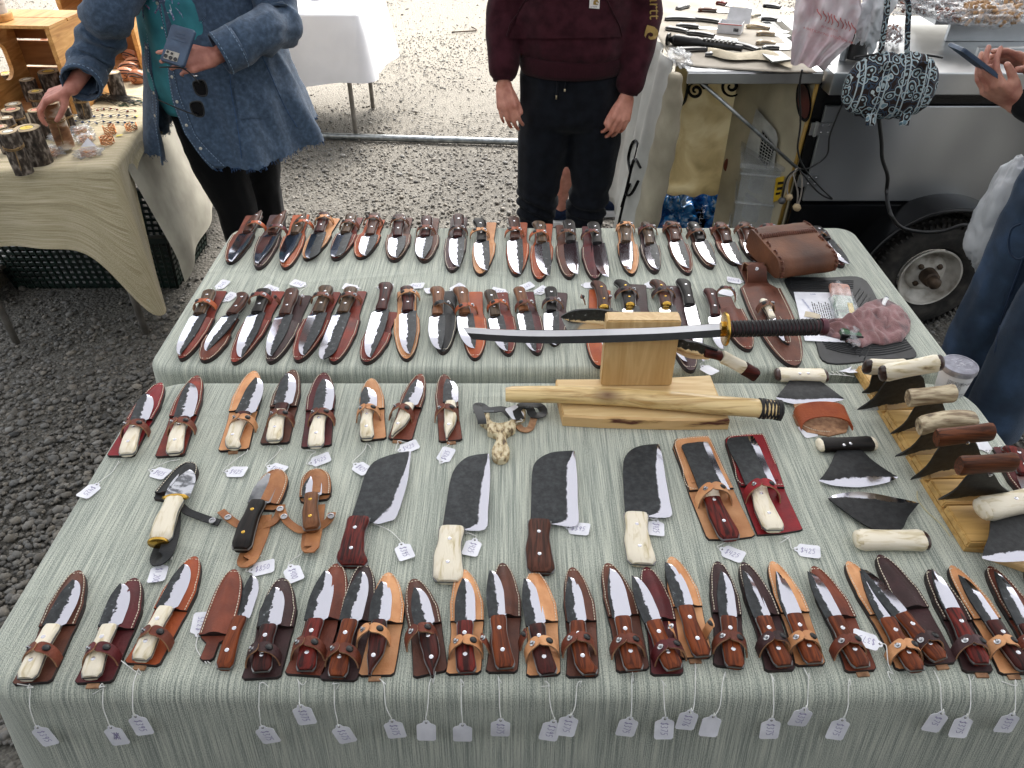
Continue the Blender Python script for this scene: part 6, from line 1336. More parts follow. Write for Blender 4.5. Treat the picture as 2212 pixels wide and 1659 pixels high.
def skin(name, a, b_):
    m = MT('skin_' + name, a, b_, scale=26, rough=.5, lo=.3, hi=.7, bump=.25, bs=180, detail=6); p = m.node_tree.nodes['Principled BSDF']; p.inputs['Subsurface Weight'].default_value = .12; p.inputs['Subsurface Radius'].default_value = (.01, .004, .002); p.inputs['Subsurface Scale'].default_value = .6; return m
def fabric(name, c1, c2, **k): 
    d = dict(scale=60, rough=.9, bump=.5, bs=700, sheen=.06, spec=.12); d.update(k); return MT(name, c1, c2, **d)
def folds(amp, sx=9, sz=5, seed=0): return lambda p: amp * (noise.noise(Vector((p.x * sx, p.y * sx, p.z * sz + seed))) + .5 * (1 - 2 * abs(noise.noise(Vector((p.x * sx * 1.7 + seed, p.y * sx * 1.7, p.z * sz * 2.1))))) - .3)
def bvh(o):
    me = o.data; M = Matrix.Translation(o.location + (o.parent.location if o.parent else Vector())); return BVHTree.FromPolygons([M @ v.co for v in me.vertices], [tuple(p.vertices) for p in me.polygons])
def onto(T, u, v, off=.002):
    c0 = Vector((0, 0, CH)); d = ray(u, v).normalized(); h = T.ray_cast(c0, d)
    if h[0] is None: return None
    n_ = h[1] if h[1].dot(d) < 0 else -h[1]; return h[0] + n_ * off
def decal(T, c, quad, name, mat, parent, off=.002, n_=12, th=None, shape=None):
    V = []; Q = [Vector((*p, 0)) for p in quad]; w = n_ + 1; last = None
    for i in range(w):
        for j in range(w):
            p = Q[0].lerp(Q[1], i / n_).lerp(Q[3].lerp(Q[2], i / n_), j / n_); h = onto(T, *U(c, p.x, p.y), off); h = h if h is not None else last; last = h; V.append(h - parent.location if h is not None else Vector())
    return raw(name, V, [(a * w + b, (a + 1) * w + b, (a + 1) * w + b + 1, a * w + b + 1) for a in range(n_) for b in range(n_)], mat, parent, True)
def seam(T, c, pts, name, mat, parent, r=.0012, off=.0005, dash=False, n_=40):
    P = [onto(T, *U(c, p.x, p.y), off) for p in crv([Vector((*q, 0)) for q in pts], n_)]; P = [p - parent.location for p in P if p is not None]; g = MB()
    if len(P) < 3: return
    if dash:
        for i in range(0, len(P) - 1, 2):
            if (P[i + 1] - P[i]).length < .03: g.tube([P[i], P[i + 1]], r, 4)
    else: g.tube([p for p in P], r, 5)
    return g.build(name, mat, parent, True)
def dectext(T, c, org, ax, ay, txt, size, name, mat, parent):
    # flat print: text laid from org along pixel axes ax (per unit) and ay, dropped on the surface
    V, Fc = textmesh(txt, size); out = []; last = None
    for v in V:
        h = onto(T, *U(c, org[0] + ax[0] * v.x + ay[0] * v.y, org[1] + ax[1] * v.x + ay[1] * v.y), .002); h = h if h is not None else last; last = h
        out.append((h - parent.location) if h is not None else Vector())
    return raw(name, out, Fc, mat, parent)
# ---------------------------------------------------------------- boy in maroon hoodie
SK1 = skin('fair', 'a86a58', 'cf9380'); SK2 = skin('ruddy', '96584a', 'c98a78'); SK3 = skin('tan', 'a4685a', 'd09c88')
boy = thing('person', 'person in maroon hoodie and black joggers standing behind the rear table', 'person', (.22, 2.95, 0))
by = 2.93; B = Blob()
B.limb([(.22, by, .95), (.22, by, 1.15), (.22, by, 1.36)], [(.12, .075, .1), (.12, .075, .1), (.14, .07, .08)], .3); B.limb([(.22, by, 1.4), (.22, by - .01, 1.52)], [.055, .05]); head(B, (.22, by - .02, 1.62), (0, -1))
for x0, x1, x2 in ((.12, .10, .10), (.32, .30, .29)): B.limb([(x0, by, .92), (x1, by - .02, .5), (x2, by + .02, .09)], [.06, .045, .033]); B.limb([(x2, by + .04, .04), (x2 - .01, by - .12, .03)], [.035, .03])
hl = PY(*U('M', 1300, 480), 2.84); hr = PY(*U('M', 2020, 555), 2.84)
for sgn, h_ in ((-1, hl), (1, hr)): B.limb([(.22 + sgn * .16, by, 1.38), (.22 + sgn * .25, by + .0, 1.13), h_ + Vector((0, 0, .02))], [.05, .04, .026])
tl_ = hand(B, hl, PY(*U('M', 1328, 660), 2.80) - hl, (.22, .95, 0), 1, curl=(.3, .5, .35), thumb=(.9, .38, .3), sc=.98)
tr_ = hand(B, hr, PY(*U('M', 1975, 715), 2.80) - hr, (-.22, .95, 0), -1, curl=(.4, .6, .4), thumb=(.9, .38, .3), sc=.98)
B.build('body', .0048, SK1, boy, 2)
for tips, sd in ((tl_, 1), (tr_, -1)):
    pass
hair((.22, by - .02, 1.62), boy, fabric('hair_brown', '2a1c12', '4a3420'), 1, (0, -1))
MAR = fabric('maroon_fleece', '2a0f16', '3c1a22', scale=30); NAV = fabric('black_fleece', '0b0d13', '14171e', scale=30)
B = Blob()
B.limb([(.22, by, .93), (.22, by, .80)], [(.2, .138, .09), (.2, .135, .08)], .25)
for x0, x1, x2, x3 in ((.125, .105, .098, .10), (.318, .312, .30, .292)): B.limb([(x0, by, .80), (x0, by - .005, .68), (x1, by - .02, .50), (x2, by - .01, .36), (x3, by + .02, .14)], [(.102, .11, .09), (.102, .105, .09), (.083, .09, .08), (.074, .08, .07), (.06, .066, .05)], .25)
def pf2(p):
    a = .006 * noise.noise(Vector((p.x * 7, p.y * 7, p.z * 5))) + .004 * (1 - 2 * abs(noise.noise(Vector((p.x * 9, p.y * 9, p.z * 7)))))
    k = math.exp(-((p.z - .42) / .07) ** 2) ; a += k * .010 * math.sin(p.z * 120 + p.x * 25 + 6 * noise.noise(p * 6)); k = math.exp(-((p.z - .15) / .05) ** 2); return a + k * .006 * math.sin(p.z * 170 + p.x * 20)
pants = B.build('joggers', .011, NAV, boy, 4, pf2)
TP = bvh(pants)
AG = MT('aglet', 'b8a888', 'd8c8a8', metal=.6)
for x0, y0, y1 in ((1612, 455, 575), (1662, 450, 530)):
    P = [onto(TP, *U('M', x0 + 4 * math.sin(k), y0 + (y1 - y0) * k / 5), .004) for k in range(6)]; P = [p - boy.location for p in P if p]; 
    if len(P) > 2: g = MB(); g.tube(P, .003, 6); g.build('drawstring', NAV, boy, True); g = MB(); g.tube(P[-2:] if True else P, .0032, 6); g.build('aglet', AG, boy, True)
B = Blob()
B.limb([(.22, by - .005, 1.035), (.22, by, 1.14), (.22, by, 1.26), (.22, by, 1.38)], [(.205, .148, .09), (.205, .145, .1), (.2, .13, .1), (.19, .11, .07)], .25)
B.limb([(.22, by + .02, 1.44), (.22, by + .05, 1.47)], [(.1, .09, .05), (.09, .07, .04)])
for sgn, h_ in ((-1, hl), (1, hr)):
    up = (h_ - Vector((.22 + sgn * .26, by, 1.13))).normalized(); B.limb([(.22 + sgn * .17, by, 1.38), (.22 + sgn * .245, by + .01, 1.14), h_ - up * .05], [.078, .066, .054], .25)
def hf(p):
    a = .009 * noise.noise(Vector((p.x * 6, p.y * 6, p.z * 5 + 3))) + .006 * (1 - 2 * abs(noise.noise(Vector((p.x * 7, p.y * 7, p.z * 9))))); return a
hood = B.build('hoodie', .010, MAR, boy, 5, hf)
TH = bvh(hood); MARD = fabric('maroon_rib', '240c12', '36151d', scale=30, st=(40, 40, 1))
# hem and cuffs
g = MB(); P = []
for k in range(41):
    a = 2 * PI * k / 40; P.append((.22 + .192 * math.cos(a), by - .005 + .140 * math.sin(a)))
g.add([(x, y, z) for z in (.945, .96, .995, 1.01) for x, y in [((p[0] - .22) * (1.0 if z in (.96, .995) else .97) + .22, (p[1] - by) * (1.0 if z in (.96, .995) else .97) + by) for p in P]], [(q * 41 + i, q * 41 + i + 1, (q + 1) * 41 + i + 1, (q + 1) * 41 + i) for q in range(3) for i in range(40)])
o = g.build('hem_band', MARD, boy, True); o.location = -boy.location; m = o.modifiers.new('s', 'SOLIDIFY'); m.thickness = .006
for sgn, h_ in ((-1, hl), (1, hr)):
    up = (h_ - Vector((.22 + sgn * .26, by, 1.13))).normalized(); g = MB(); P = [h_ - up * (.078 - .012 * k) for k in range(7)]; g.tube([p - boy.location for p in P], [.047, .047, .044, .041, .039, .038, .036], 18); g.build('cuff', MARD, boy, True, sharp=60)
# kangaroo pocket, raised sheet, chest patch, sleeve print
decal(TH, 'M', [(1420, 10), (1920, 5), (1975, 215), (1325, 225)], 'pocket', MAR, boy, .007, 16)
seam(TH, 'M', [(1450, -20), (1400, 60), (1345, 130), (1318, 215)], 'pocket_seam', MARD, boy, .0028, .008); seam(TH, 'M', [(1890, -20), (1930, 70), (1965, 150), (1980, 215)], 'pocket_seam', MARD, boy, .0028, .008)
pa = decal(TH, 'M', [(1796, -25), (1856, -22), (1852, 50), (1793, 46)], 'chest_patch', MT('patch_white', 'c8c4c0', 'dcd8d4'), boy, .010, 6)
MUST = MT('mustard_print', '7c6228', '8e7230', rough=.6)
TPA = TH
dectext(TH, 'M', (1822, 34), (1, 0), (0, -1), 'carhartt', 12, 'lettering', MT('navy_print', '202038', '2c2c48'), boy).location = (0, -.012, 0)
def clogo(c, cx, cy, s, rot, mat, off=.0025, par=boy, dy=0):
    # rounded wave shaped C mark: a blob with a curl cut out, as strokes
    ca, sa = math.cos(rot), math.sin(rot); tp = lambda x, y: (cx + s * (x * ca - y * sa), cy + s * (x * sa + y * ca))
    O = [(-1, -.2), (-.6, -.8), (.1, -1), (.8, -.7), (1.05, 0), (.85, .35), (.45, .35), (.6, .05), (.4, -.25), (.05, -.2), (-.1, .2), (.15, .6), (.7, .75), (.95, .7), (.6, 1), (0, 1), (-.7, .95), (-1.05, .9)]
    V = [onto(TH, *U(c, *tp(x, y)), off) for x, y in O]; 
    if any(v is None for v in V): return
    bm = bmesh.new(); vs = [bm.verts.new(v - par.location + Vector((0, dy, 0))) for v in V]; f = bm.faces.new(vs); bmesh.ops.triangulate(bm, faces=[f]); me = bpy.data.meshes.new('logo'); bm.to_mesh(me); bm.free(); link('logo', me, mat, par)
clogo('M', 1832, 10, 16, 0, MUST, .012)
clogo('M', 2160, 192, 38, PI / 2 + .2, MUST)
dectext(TH, 'M', (2178, -40), (0, 1), (1, 0), 'carhartt', 95, 'sleeve_lettering', MUST, boy)
# ---------------------------------------------------------------- bystander in shorts seen between the legs
bs_ = thing('person', 'bare legged person with navy shoe half hidden behind the hoodie wearer', 'person', (.33, 3.62, 0))
B = Blob(); a1 = PX(1214, 486, .07); a2 = PX(1303, 468, .07)
B.limb([(.33, 3.66, .95), (.33, 3.66, 1.35)], [(.1, .14, .1), (.09, .15, .1)], .3); B.limb([(.33, 3.66, 1.4), (.34, 3.66, 1.52)], [.055, .05]); head(B, (.35, 3.66, 1.62), (1, 0))
B.limb([(.30, 3.6, .85), PY(1228, 395, 3.62), (a1.x, 3.6, .28), (a1.x, 3.6, .09)], [.075, .05, .052, .034]); B.limb([(.36, 3.74, .85), (.42, 3.74, .48), (a2.x, 3.75, .09)], [.075, .05, .034])
for k, y in ((1, 3.84), (-1, 3.48)): B.limb([(.33, 3.66 + k * .16, 1.38), (.32, y, 1.12), (.36, y, .95)], [.045, .038, .028])
B.build('body', .008, SK1, bs_, 3); hair((.35, 3.66, 1.62), bs_, MATS['hair_brown'], 1, (1, 0))
B = Blob(); B.limb([(.33, 3.66, .95), (.33, 3.66, .85)], [(.14, .17, .09), (.14, .17, .09)], .3); B.limb([(.31, 3.6, .85), (.30, 3.6, .66)], [.09, .085]); B.limb([(.36, 3.74, .85), (.38, 3.74, .66)], [.09, .085]); B.build('shorts', .012, fabric('grey_twill', '2c3036', '40454c'), bs_, 3, folds(.005))
B = Blob(); B.limb([(.33, 3.66, 1.0), (.33, 3.66, 1.36)], [(.12, .17, .1), (.11, .17, .09)], .3)
for k, y in ((1, 3.84), (-1, 3.48)): B.limb([(.33, 3.66 + k * .15, 1.37), (.32, y, 1.18)], [.07, .06])
B.build('tee_shirt', .012, fabric('grey_tee', '4a4c50', '5c5e62'), bs_, 3, folds(.004))
for ax_, yy in ((a1.x, 3.6), (a2.x, 3.72)):
    B = Blob(); B.limb([(ax_ - .02, yy, .06), (ax_ + .05, yy, .055), (ax_ + .12, yy, .045)], [(.045, .042, .04), (.05, .045, .038), (.04, .042, .028)]); B.build('shoe', .007, fabric('navy_knit', '10182a', '1e2a42'), bs_, 3)
    g = MB(); g.plate(crv([(ax_ - .075, yy, 0), (ax_ - .03, yy - .045, 0), (ax_ + .08, yy - .05, 0), (ax_ + .14, yy - .035, 0), (ax_ + .165, yy, 0), (ax_ + .14, yy + .035, 0), (ax_ + .08, yy + .05, 0), (ax_ - .03, yy + .045, 0)], 30, True), .003, .032, b=.004); o = g.build('sole', MATS['white_plastic'], bs_); o.location = -bs_.location
# ---------------------------------------------------------------- woman in denim
wx, wy = -1.10, 2.97
wo = thing('person', 'woman in long denim jacket holding phone and reaching for a birch candle', 'person', (wx, wy, 0))
PW = [CZ('L', 480, 590, .965), CZ('L', 345, 640, .945)]; wl = PW[0]
PR = [PY(*U('L', 1440, 380), 2.64), PY(*U('L', 1290, 400), 2.60)]; wr = PR[0]
B = Blob(); B.limb([(wx, wy, .85), (wx, wy, 1.1), (wx, wy, 1.36)], [(.15, .14, .1), (.15, .14, .1), (.15, .1, .08)], .3); B.limb([(wx - .02, wy - .02, 1.4), (wx - .05, wy - .05, 1.5)], [.055, .05]); head(B, (wx - .08, wy - .08, 1.58), (-.7, -.7))
for x, y in ((-1.14, 2.93), (-1.07, 3.1)): B.limb([(x, y, .85), (x, y, .48), (x, y, .09)], [.09, .055, .036]); B.limb([(x, y, .04), (x - .08, y - .12, .03)], [.036, .03])
eL = CZ('L', 690, 200, 1.12); eR = Vector((-.83, 2.88, 1.12))
B.limb([(-1.24, 2.94, 1.34), CZ('L', 760, 0, 1.22), eL, CZ('L', 610, 400, 1.03), wl], [.045, .042, .036, .032, .026]); B.limb([(-.92, 2.98, 1.34), eR, wr], [.05, .04, .027])
hand(B, wl, PW[1] - wl, (-.35, .1, -.9), 1, curls=((.55, .6, .4), (.5, .55, .4), (.5, .55, .4), (.5, .6, .4)), spread=.09, thumb=(.55, .55, .75), sc=1.0)
hand(B, wr, PR[1] - wr, (0, .8, -.25), -1, curls=((.25, .5, .3), (.35, .7, .4), (.5, .8, .5), (.6, .8, .6)), spread=.06, thumb=(.85, .45, .2), sc=1.02)
B.build('body', .0048, SK2, wo, 2); hair((wx - .08, wy - .08, 1.6), wo, fabric('hair_grey', '6a645c', '9a948a'), 1.12, (-.7, -.7))
B = Blob(); B.limb([(-1.1, 3.0, .9), (-1.1, 3.0, .8)], [(.19, .19, .1), (.19, .19, .1)], .3)
for (x, y, x2, y2) in ((-1.16, 2.92, -1.13, 2.93), (-1.05, 3.08, -1.07, 3.1)): B.limb([(x, y, .8), (x, y, .6), (x2, y2, .42), (x2, y2, .12)], [(.125, .13, .1), (.105, .11, .1), (.085, .09, .08), (.07, .075, .06)], .28)
B.build('trousers', .012, fabric('black_cord_trousers', '08080a', '101114', st=(60, 60, 1)), wo, 4, folds(.005))
DEN = fabric('denim', '2c3e54', '55708c', '40566f' if False else None, scale=14, lo=.3, hi=.72, bump=.8, bs=600) if False else MT('denim', '303f50', '4c5e73', '3d4d61', scale=70, rough=.85, lo=.28, hi=.72, bump=.8, bs=520, sheen=.15, spec=.2, detail=8)
DENE = MT('denim_edge', '223a5a', '3a5a84', scale=40, rough=.9); TEAL = MT('teal_cotton', '1c5c66', '34808a', scale=12, rough=.9, lo=.3, hi=.7, bump=.4, bs=500)
def jr_(th, z):
    # radius of the jacket around its axis: narrow at the chest, wide frayed skirt
    rx = interp(z, [(.66, .325), (.8, .30), (.95, .262), (1.1, .235), (1.25, .225), (1.36, .2), (1.42, .09)]); ry = interp(z, [(.66, .35), (.8, .315), (.95, .262), (1.1, .225), (1.25, .2), (1.36, .15), (1.42, .08)])
    r_ = 1 / math.sqrt((math.cos(th) / rx) ** 2 + (math.sin(th) / ry) ** 2); k = max(0, min(1, (1.02 - z) / .34))
    return r_ + k * (.024 * math.sin(th * 7 + 1.2 + z * 2) + .014 * math.sin(th * 13 + z * 5)) + .016 * (.5 - abs(noise.noise(Vector((math.cos(th) * 3, math.sin(th) * 3, z * 6 + math.cos(th) * 4))))) * 1.2 - .008
def jsurf(u, v, off=0):
    z = 1.42 - .74 * v
    t1 = interp(z, [(.68, -88), (.8, -103), (.95, -113), (1.15, -119), (1.42, -118)]); t0 = interp(z, [(.68, 236), (.8, 230), (.95, 226), (1.15, 225), (1.42, 228)])
    th = R(t1 + (t0 - t1) * u); r_ = jr_(th, z) + off
    zz = z + (0 if v < .98 else .004 * math.sin(u * 300))
    return Vector((wx + .015 + r_ * math.cos(th), wy + .01 + r_ * math.sin(th), zz)) - wo.location, Vector((math.cos(th), math.sin(th), 0))
g = MB(); g.slab(lambda u, v: jsurf(u, v), 150, 50, .004); jk = g.build('jacket', DEN, wo, True, sharp=60)
g = MB()
for k in range(420):
    u = random.random(); p, nn = jsurf(u, 1); q = p + Vector((random.uniform(-.008, .008), random.uniform(-.008, .008), -random.uniform(.004, .016))); g.tube([p + Vector((0, 0, .004)), q], .0011, 3)
g.build('frayed_hem', DENE, wo, kind='stuff')
SEAMC = MT('denim_light', '6c86a0', '93a9bd', scale=70, rough=.9)
TJ0 = bvh(jk)
for q_, nm_ in ((((1150, 0), (1380, 0), (1375, 120), (1290, 178)), 'chest_pocket'), (((1560, 560), (1800, 560), (1830, 780), (1600, 800)), 'side_pocket')): decal(TJ0, 'L', list(q_), nm_, DEN, wo, .004, 14)
for us in ((.004, .022), (.978, .996)):
    g = MB(); g.slab(lambda u, v: (jsurf(us[0] + (us[1] - us[0]) * u, v, .004)), 4, 50, .003); g.build('placket', DEN, wo, True)
    for uu in us:
        g = MB()
        for k in range(0, 160, 2): a, b = jsurf(uu, k / 160, .0062)[0], jsurf(uu, (k + 1) / 160, .0062)[0]; g.tube([a, b], .0011, 4)
        g.build('seam_stitching', SEAMC, wo)
    for k in range(8):
        p, nn = jsurf((us[0] + us[1]) / 2, .2 + k * .1, .006); g = MB(); g.lathe([(.0055, 0), (.0055, .002), (.002, .0035)], 12, p, nn.to_track_quat('Z', 'Y').to_matrix()); g.build('snap_button', MT('pearl', 'b8b4a8', 'd8d4c8', metal=.4, rough=.3), wo, True, sharp=50)
def sleeve(P, r, name='sleeve', amp=.009, seed=0):
    C = crv(P, 40); B_ = MB(); n_ = 28; V = []; py = None
    for i, p in enumerate(C):
        t = (C[min(i + 1, 40)] - C[max(i - 1, 0)]).normalized(); y = (py - t * py.dot(t)) if py is not None else Vector((.1, .2, 1)).cross(t); y.normalize(); py = y; z = t.cross(y); f = i / 40; rr = interp(f, [(j / (len(r) - 1), q) for j, q in enumerate(r)])
        for k in range(n_):
            a = 2 * PI * k / n_; q = p + y * math.cos(a) + z * math.sin(a); w_ = rr + amp * (math.sin(f * 34 + 2.2 * math.sin(a + seed) + seed) * (.5 + .8 * math.exp(-((f - .5) / .2) ** 2)) * .8 + 1.4 * noise.noise(q * 5 + Vector((seed, 0, f * 8)))); V.append(p + (y * math.cos(a) + z * math.sin(a)) * w_ - wo.location)
    Fc = [(i * n_ + k, i * n_ + (k + 1) % n_, (i + 1) * n_ + (k + 1) % n_, (i + 1) * n_ + k) for i in range(40) for k in range(n_)]
    o = raw(name, V, Fc, DEN, wo, True); m = o.modifiers.new('s', 'SOLIDIFY'); m.thickness = .004; return o
sleeve([(-1.24, 2.95, 1.36), CZ('L', 760, 0, 1.22), CZ('L', 690, 200, 1.12), CZ('L', 610, 400, 1.03), CZ('L', 548, 545, .985)], [.085, .08, .072, .063, .056], seed=1)
sleeve([(-.93, 2.99, 1.37), (-.86, 2.93, 1.24), eR + Vector((.02, .01, 0)), PY(*U('L', 1720, 230), 2.74), PY(*U('L', 1520, 340), 2.66)], [.085, .082, .076, .07, .064], seed=4)
for P_, rr in (([CZ('L', 590, 470, 1.0), CZ('L', 540, 565, .98)], .062), ([PY(*U('L', 1600, 300), 2.68), PY(*U('L', 1470, 365), 2.645)], .066)):
    a, b = Vector(P_[0]) - wo.location, Vector(P_[1]) - wo.location; g = MB(); g.tube([a.lerp(b, k / 6) for k in range(7)], [rr, rr + .003, rr + .003, rr + .002, rr + .002, rr + .003, rr], 26, cap=False); o = g.build('cuff', DEN, wo, True); m = o.modifiers.new('s', 'SOLIDIFY'); m.thickness = .005; m.offset = -1
    for f in (.12, .88):
        d = (b - a).normalized(); y = d.cross(Vector((0, 0, 1))).normalized(); z = d.cross(y); c_ = a.lerp(b, f); g = MB()
        for k in range(0, 60, 2): A0, A1 = 2 * PI * k / 60, 2 * PI * (k + 1.1) / 60; g.tube([c_ + (y * math.cos(A0) + z * math.sin(A0)) * (rr + .0035), c_ + (y * math.cos(A1) + z * math.sin(A1)) * (rr + .0035)], .0011, 4)
        g.build('seam_stitching', SEAMC, wo)
# collar of shirt, teal shirt with print
def ts(u, v):
    z = 1.42 - .60 * v; th = R(200 + 110 * u); r_ = interp(z, [(.8, .205), (.9, .235), (1.05, .222), (1.2, .2), (1.42, .1)]) + .005 * noise.noise(Vector((u * 5, z * 9, 4))) + .004 * math.sin(u * 18 + z * 12); return Vector((wx - .005 + r_ * math.cos(th), wy + .0 + r_ * math.sin(th), z)) - wo.location, Vector((math.cos(th), math.sin(th), 0))
g = MB(); g.slab(ts, 40, 40, .003); sh = g.build('teal_shirt', TEAL, wo, True)
g = MB()
for k in range(60):
    u, v = random.uniform(.2, .75), random.uniform(.1, .42); p, nn = ts(u, v); p += nn * .0025; q = ts(u + random.uniform(-.05, .05), v + random.uniform(.0, .06))[0] + nn * .0025; g.tube([p, p.lerp(q, .5) + Vector((.003, 0, 0)), q], random.uniform(.001, .0035), 4)
g.build('flower_print', MT('shirt_print', '9c4a4a', 'c9d0d0', '3a5a8a', scale=120, lo=.3, hi=.7), wo)
TJ = bvh(jk)
for pts in (((1140, 0), (1150, 90), (1190, 150), (1290, 185), (1375, 115), (1345, 0)), ((1700, 260), (1790, 450), (1900, 700), (1990, 850)), ((1540, 480), (1550, 620), (1600, 900), (1620, 1060))):
    seam(TJ, 'L', pts, 'seam_stitching', SEAMC if len(pts) == 6 else DENE, wo, .0012, .0015, len(pts) == 6, 90)
def shoes(par, feet, mat):
    for (x, y, dx_, dy_) in feet:
        B = Blob(); B.limb([(x, y, .055), (x + dx_ * .5, y + dy_ * .5, .05), (x + dx_, y + dy_, .038)], [(.046, .046, .05), (.046, .046, .04), (.042, .042, .03)]); B.build('shoe', .008, mat, par, 3)
shoes(wo, [(-1.14, 2.92, -.09, -.12), (-1.07, 3.09, -.09, -.12)], BLKP); shoes(boy, [(.10, by + .03, -.01, -.15), (.29, by + .03, -.01, -.15)], MATS['grey_twill'])
# ring, phone, sunglasses in the hand
ring_c = PY(*U('L', 1312, 508), 2.585); g = MB(); g.lathe([(.007, -.002), (.008, 0), (.006, .004)], 12, (0, 0, 0)); o = g.build('finger_ring', STEEL, smooth=True); o.location = ring_c; tag(o, 'silver ring with dark stone on the finger of the phone hand', 'ring')
ph = PY(*U('L', 1190, 318), 2.575); pr = thing('mobile_phone', 'blue cased phone with five camera lenses held against the jacket', 'phone', ph); ax = (PY(*U('L', 1290, 290), 2.575) - PY(*U('L', 1130, 225), 2.575)).normalized(); nz_ = Vector((-.12, -.72, .6)).normalized(); ay = nz_.cross(ax).normalized(); ax = ay.cross(nz_); pr.rotation_euler = Matrix((ax, ay, nz_)).transposed().to_euler()
CASE = MT('blue_case', '2a3a50', '3c5068', scale=20, rough=.5); g = MB(); g.plate([(-.042, -.05), (-.036, -.056), (.036, -.056), (.042, -.05), (.042, .06), (.036, .066), (-.036, .066), (-.042, .06)], -.006, .006, b=.0025); g.build('case', CASE, pr)
g = MB(); g.plate([(-.03, -.047), (.018, -.047), (.018, -.018), (-.03, -.018)], .006, .0075, b=.0006); g.build('camera_panel', MT('phone_silver', '9a958c', 'b4afa6', metal=.5), pr)
for x, y, r_ in ((-.024, -.038, .0062), (-.006, -.040, .0062), (.011, -.040, .0062), (-.022, -.024, .004), (-.006, -.026, .004)): g = MB(); g.lathe([(r_, .007), (r_, .0095), (r_ * .7, .0092), (r_ * .3, .0088)], 16, (x, y, 0)); g.build('camera_lens', MT('lens_black', '040406', '0a0a10', rough=.08), pr, True, sharp=40)
for s_ in (.0, .012, .022): g = MB(); g.box((-.0 + 0, .02 + s_, .0066), (.05 - s_, .002, .0012)); g.build('case_rib', CASE, pr)
sg0 = PY(*U('L', 1335, 640), 2.58); sg = thing('sunglasses', 'black sunglasses dangling folded from the phone hand', 'sunglasses', sg0)
for (cx_, cy_) in ((1345, 590), (1325, 730)):
    c_ = PY(*U('L', cx_, cy_), 2.58) - sg0; O = crv([c_ + Vector((x, 0, z)) for x, z in ((-.018, .02), (.014, .024), (.02, .0), (.012, -.024), (-.014, -.022), (-.022, 0))], 24, True)
    g = MB(); g.tube(O + [O[0]], .0028, 6); g.build('rim', BLKP, sg, True); g = MB(); g.add([p for p in O] + [p + Vector((0, .002, 0)) for p in O], [tuple(range(24)), tuple(range(47, 23, -1))]); g.build('lens', MATS['lens_black'], sg)
for pts in (((1320, 775), (1200, 730), (1050, 665)), ((1340, 560), (1240, 465), (1150, 450), (1068, 452))): g = MB(); g.tube(crv([PY(*U('L', *p), 2.57) - sg0 for p in pts], 12), .0022, 6); g.build('temple', BLKP, sg, True)
# ---------------------------------------------------------------- man at the right edge
mn = thing('person', 'man in jeans and dark jacket typing on a phone at right edge', 'person', (1.56, 2.0, 0))
HA1 = PY(*U('N', 2170, 590), 2.08); PA1 = PY(*U('N', 1990, 470), 2.08); HB1 = PY(*U('N', 2260, 380), 2.22); PB1 = PY(*U('N', 2070, 300), 2.2)
B = Blob(); B.limb([(1.58, 2.0, .95), (1.58, 2.0, 1.4)], [(.1, .15, .1), (.1, .17, .1)], .3); B.limb([(1.57, 2.0, 1.48), (1.55, 2.0, 1.6)], [.058, .052]); head(B, (1.53, 2.0, 1.69), (-1, 0))
for y in (1.9, 2.12): B.limb([(1.6, y, .9), (1.57, y, .5), (1.57, y, .09)], [.07, .05, .038]); B.limb([(1.55, y, .04), (1.42, y, .03)], [.038, .03])
B.limb([(1.58, 1.82, 1.45), (1.58, 1.84, 1.16), HA1], [.052, .044, .028]); B.limb([(1.58, 2.2, 1.45), (1.6, 2.24, 1.18), HB1], [.052, .044, .028])
hand(B, HA1, PA1 - HA1, (.1, .5, .8), -1, curls=((.5, .6, .4), (.45, .6, .4), (.45, .55, .4), (.5, .5, .4)), thumb=(.8, .35, .45), sc=1.08)
hand(B, HB1, PB1 - HB1, (.1, -.3, -.9), 1, curls=((.05, .2, .15), (.2, .5, .4), (.5, .7, .5), (.6, .7, .5)), thumb=(.7, .5, .5), sc=1.08)
B.build('body', .0052, SK3, mn, 2); hair((1.54, 2.0, 1.69), mn, MATS['hair_grey'], 1, (-1, 0))
JEAN = MT('jeans', '16263c', '3a5272', '26394f', scale=10, rough=.85, lo=.28, hi=.72, bump=.8, bs=500, sheen=.1, detail=8)
B = Blob(); B.limb([(1.63, 2.0, .98), (1.63, 2.0, .88)], [(.17, .2, .09), (.17, .2, .09)], .3)
for y in (1.9, 2.12): B.limb([(1.60, y, .85), (1.58, y, .65), (1.56, y, .45), (1.56, y, .12)], [(.125, .12, .1), (.11, .11, .1), (.095, .1, .1), (.095, .09, .06)], .28)
je = B.build('jeans', .011, JEAN, mn, 4, folds(.009, 7, 4, 2)); TJE = bvh(je)
seam(TJE, 'K', [(2190, 60), (2120, 100), (2095, 200), (2110, 290), (2160, 330), (2212, 320)], 'pocket_seam', MT('jean_seam', '1c2c44', '2c3e58'), mn, .003, .001)
seam(TJE, 'K', [(2212, 310), (2120, 560), (2040, 800), (1990, 1050)], 'side_seam', MATS['jean_seam'], mn, .003, .001)
JKT = fabric('dark_jacket', '0c0d10', '181a1e', scale=20); B = Blob(); B.limb([(1.6, 2.0, 1.0), (1.6, 2.0, 1.2), (1.59, 2.0, 1.42)], [(.16, .21, .08), (.16, .2, .1), (.14, .19, .08)], .28)
fA = (HA1 - Vector((1.58, 1.84, 1.16))).normalized(); fB = (HB1 - Vector((1.6, 2.24, 1.18))).normalized()
B.limb([(1.58, 1.84, 1.44), (1.59, 1.84, 1.16), HA1 - fA * .035], [.08, .07, .052], .28); B.limb([(1.58, 2.18, 1.44), (1.61, 2.24, 1.18), HB1 - fB * .035], [.08, .07, .052], .28)
B.build('jacket', .011, JKT, mn, 4, folds(.006))
B = Blob()
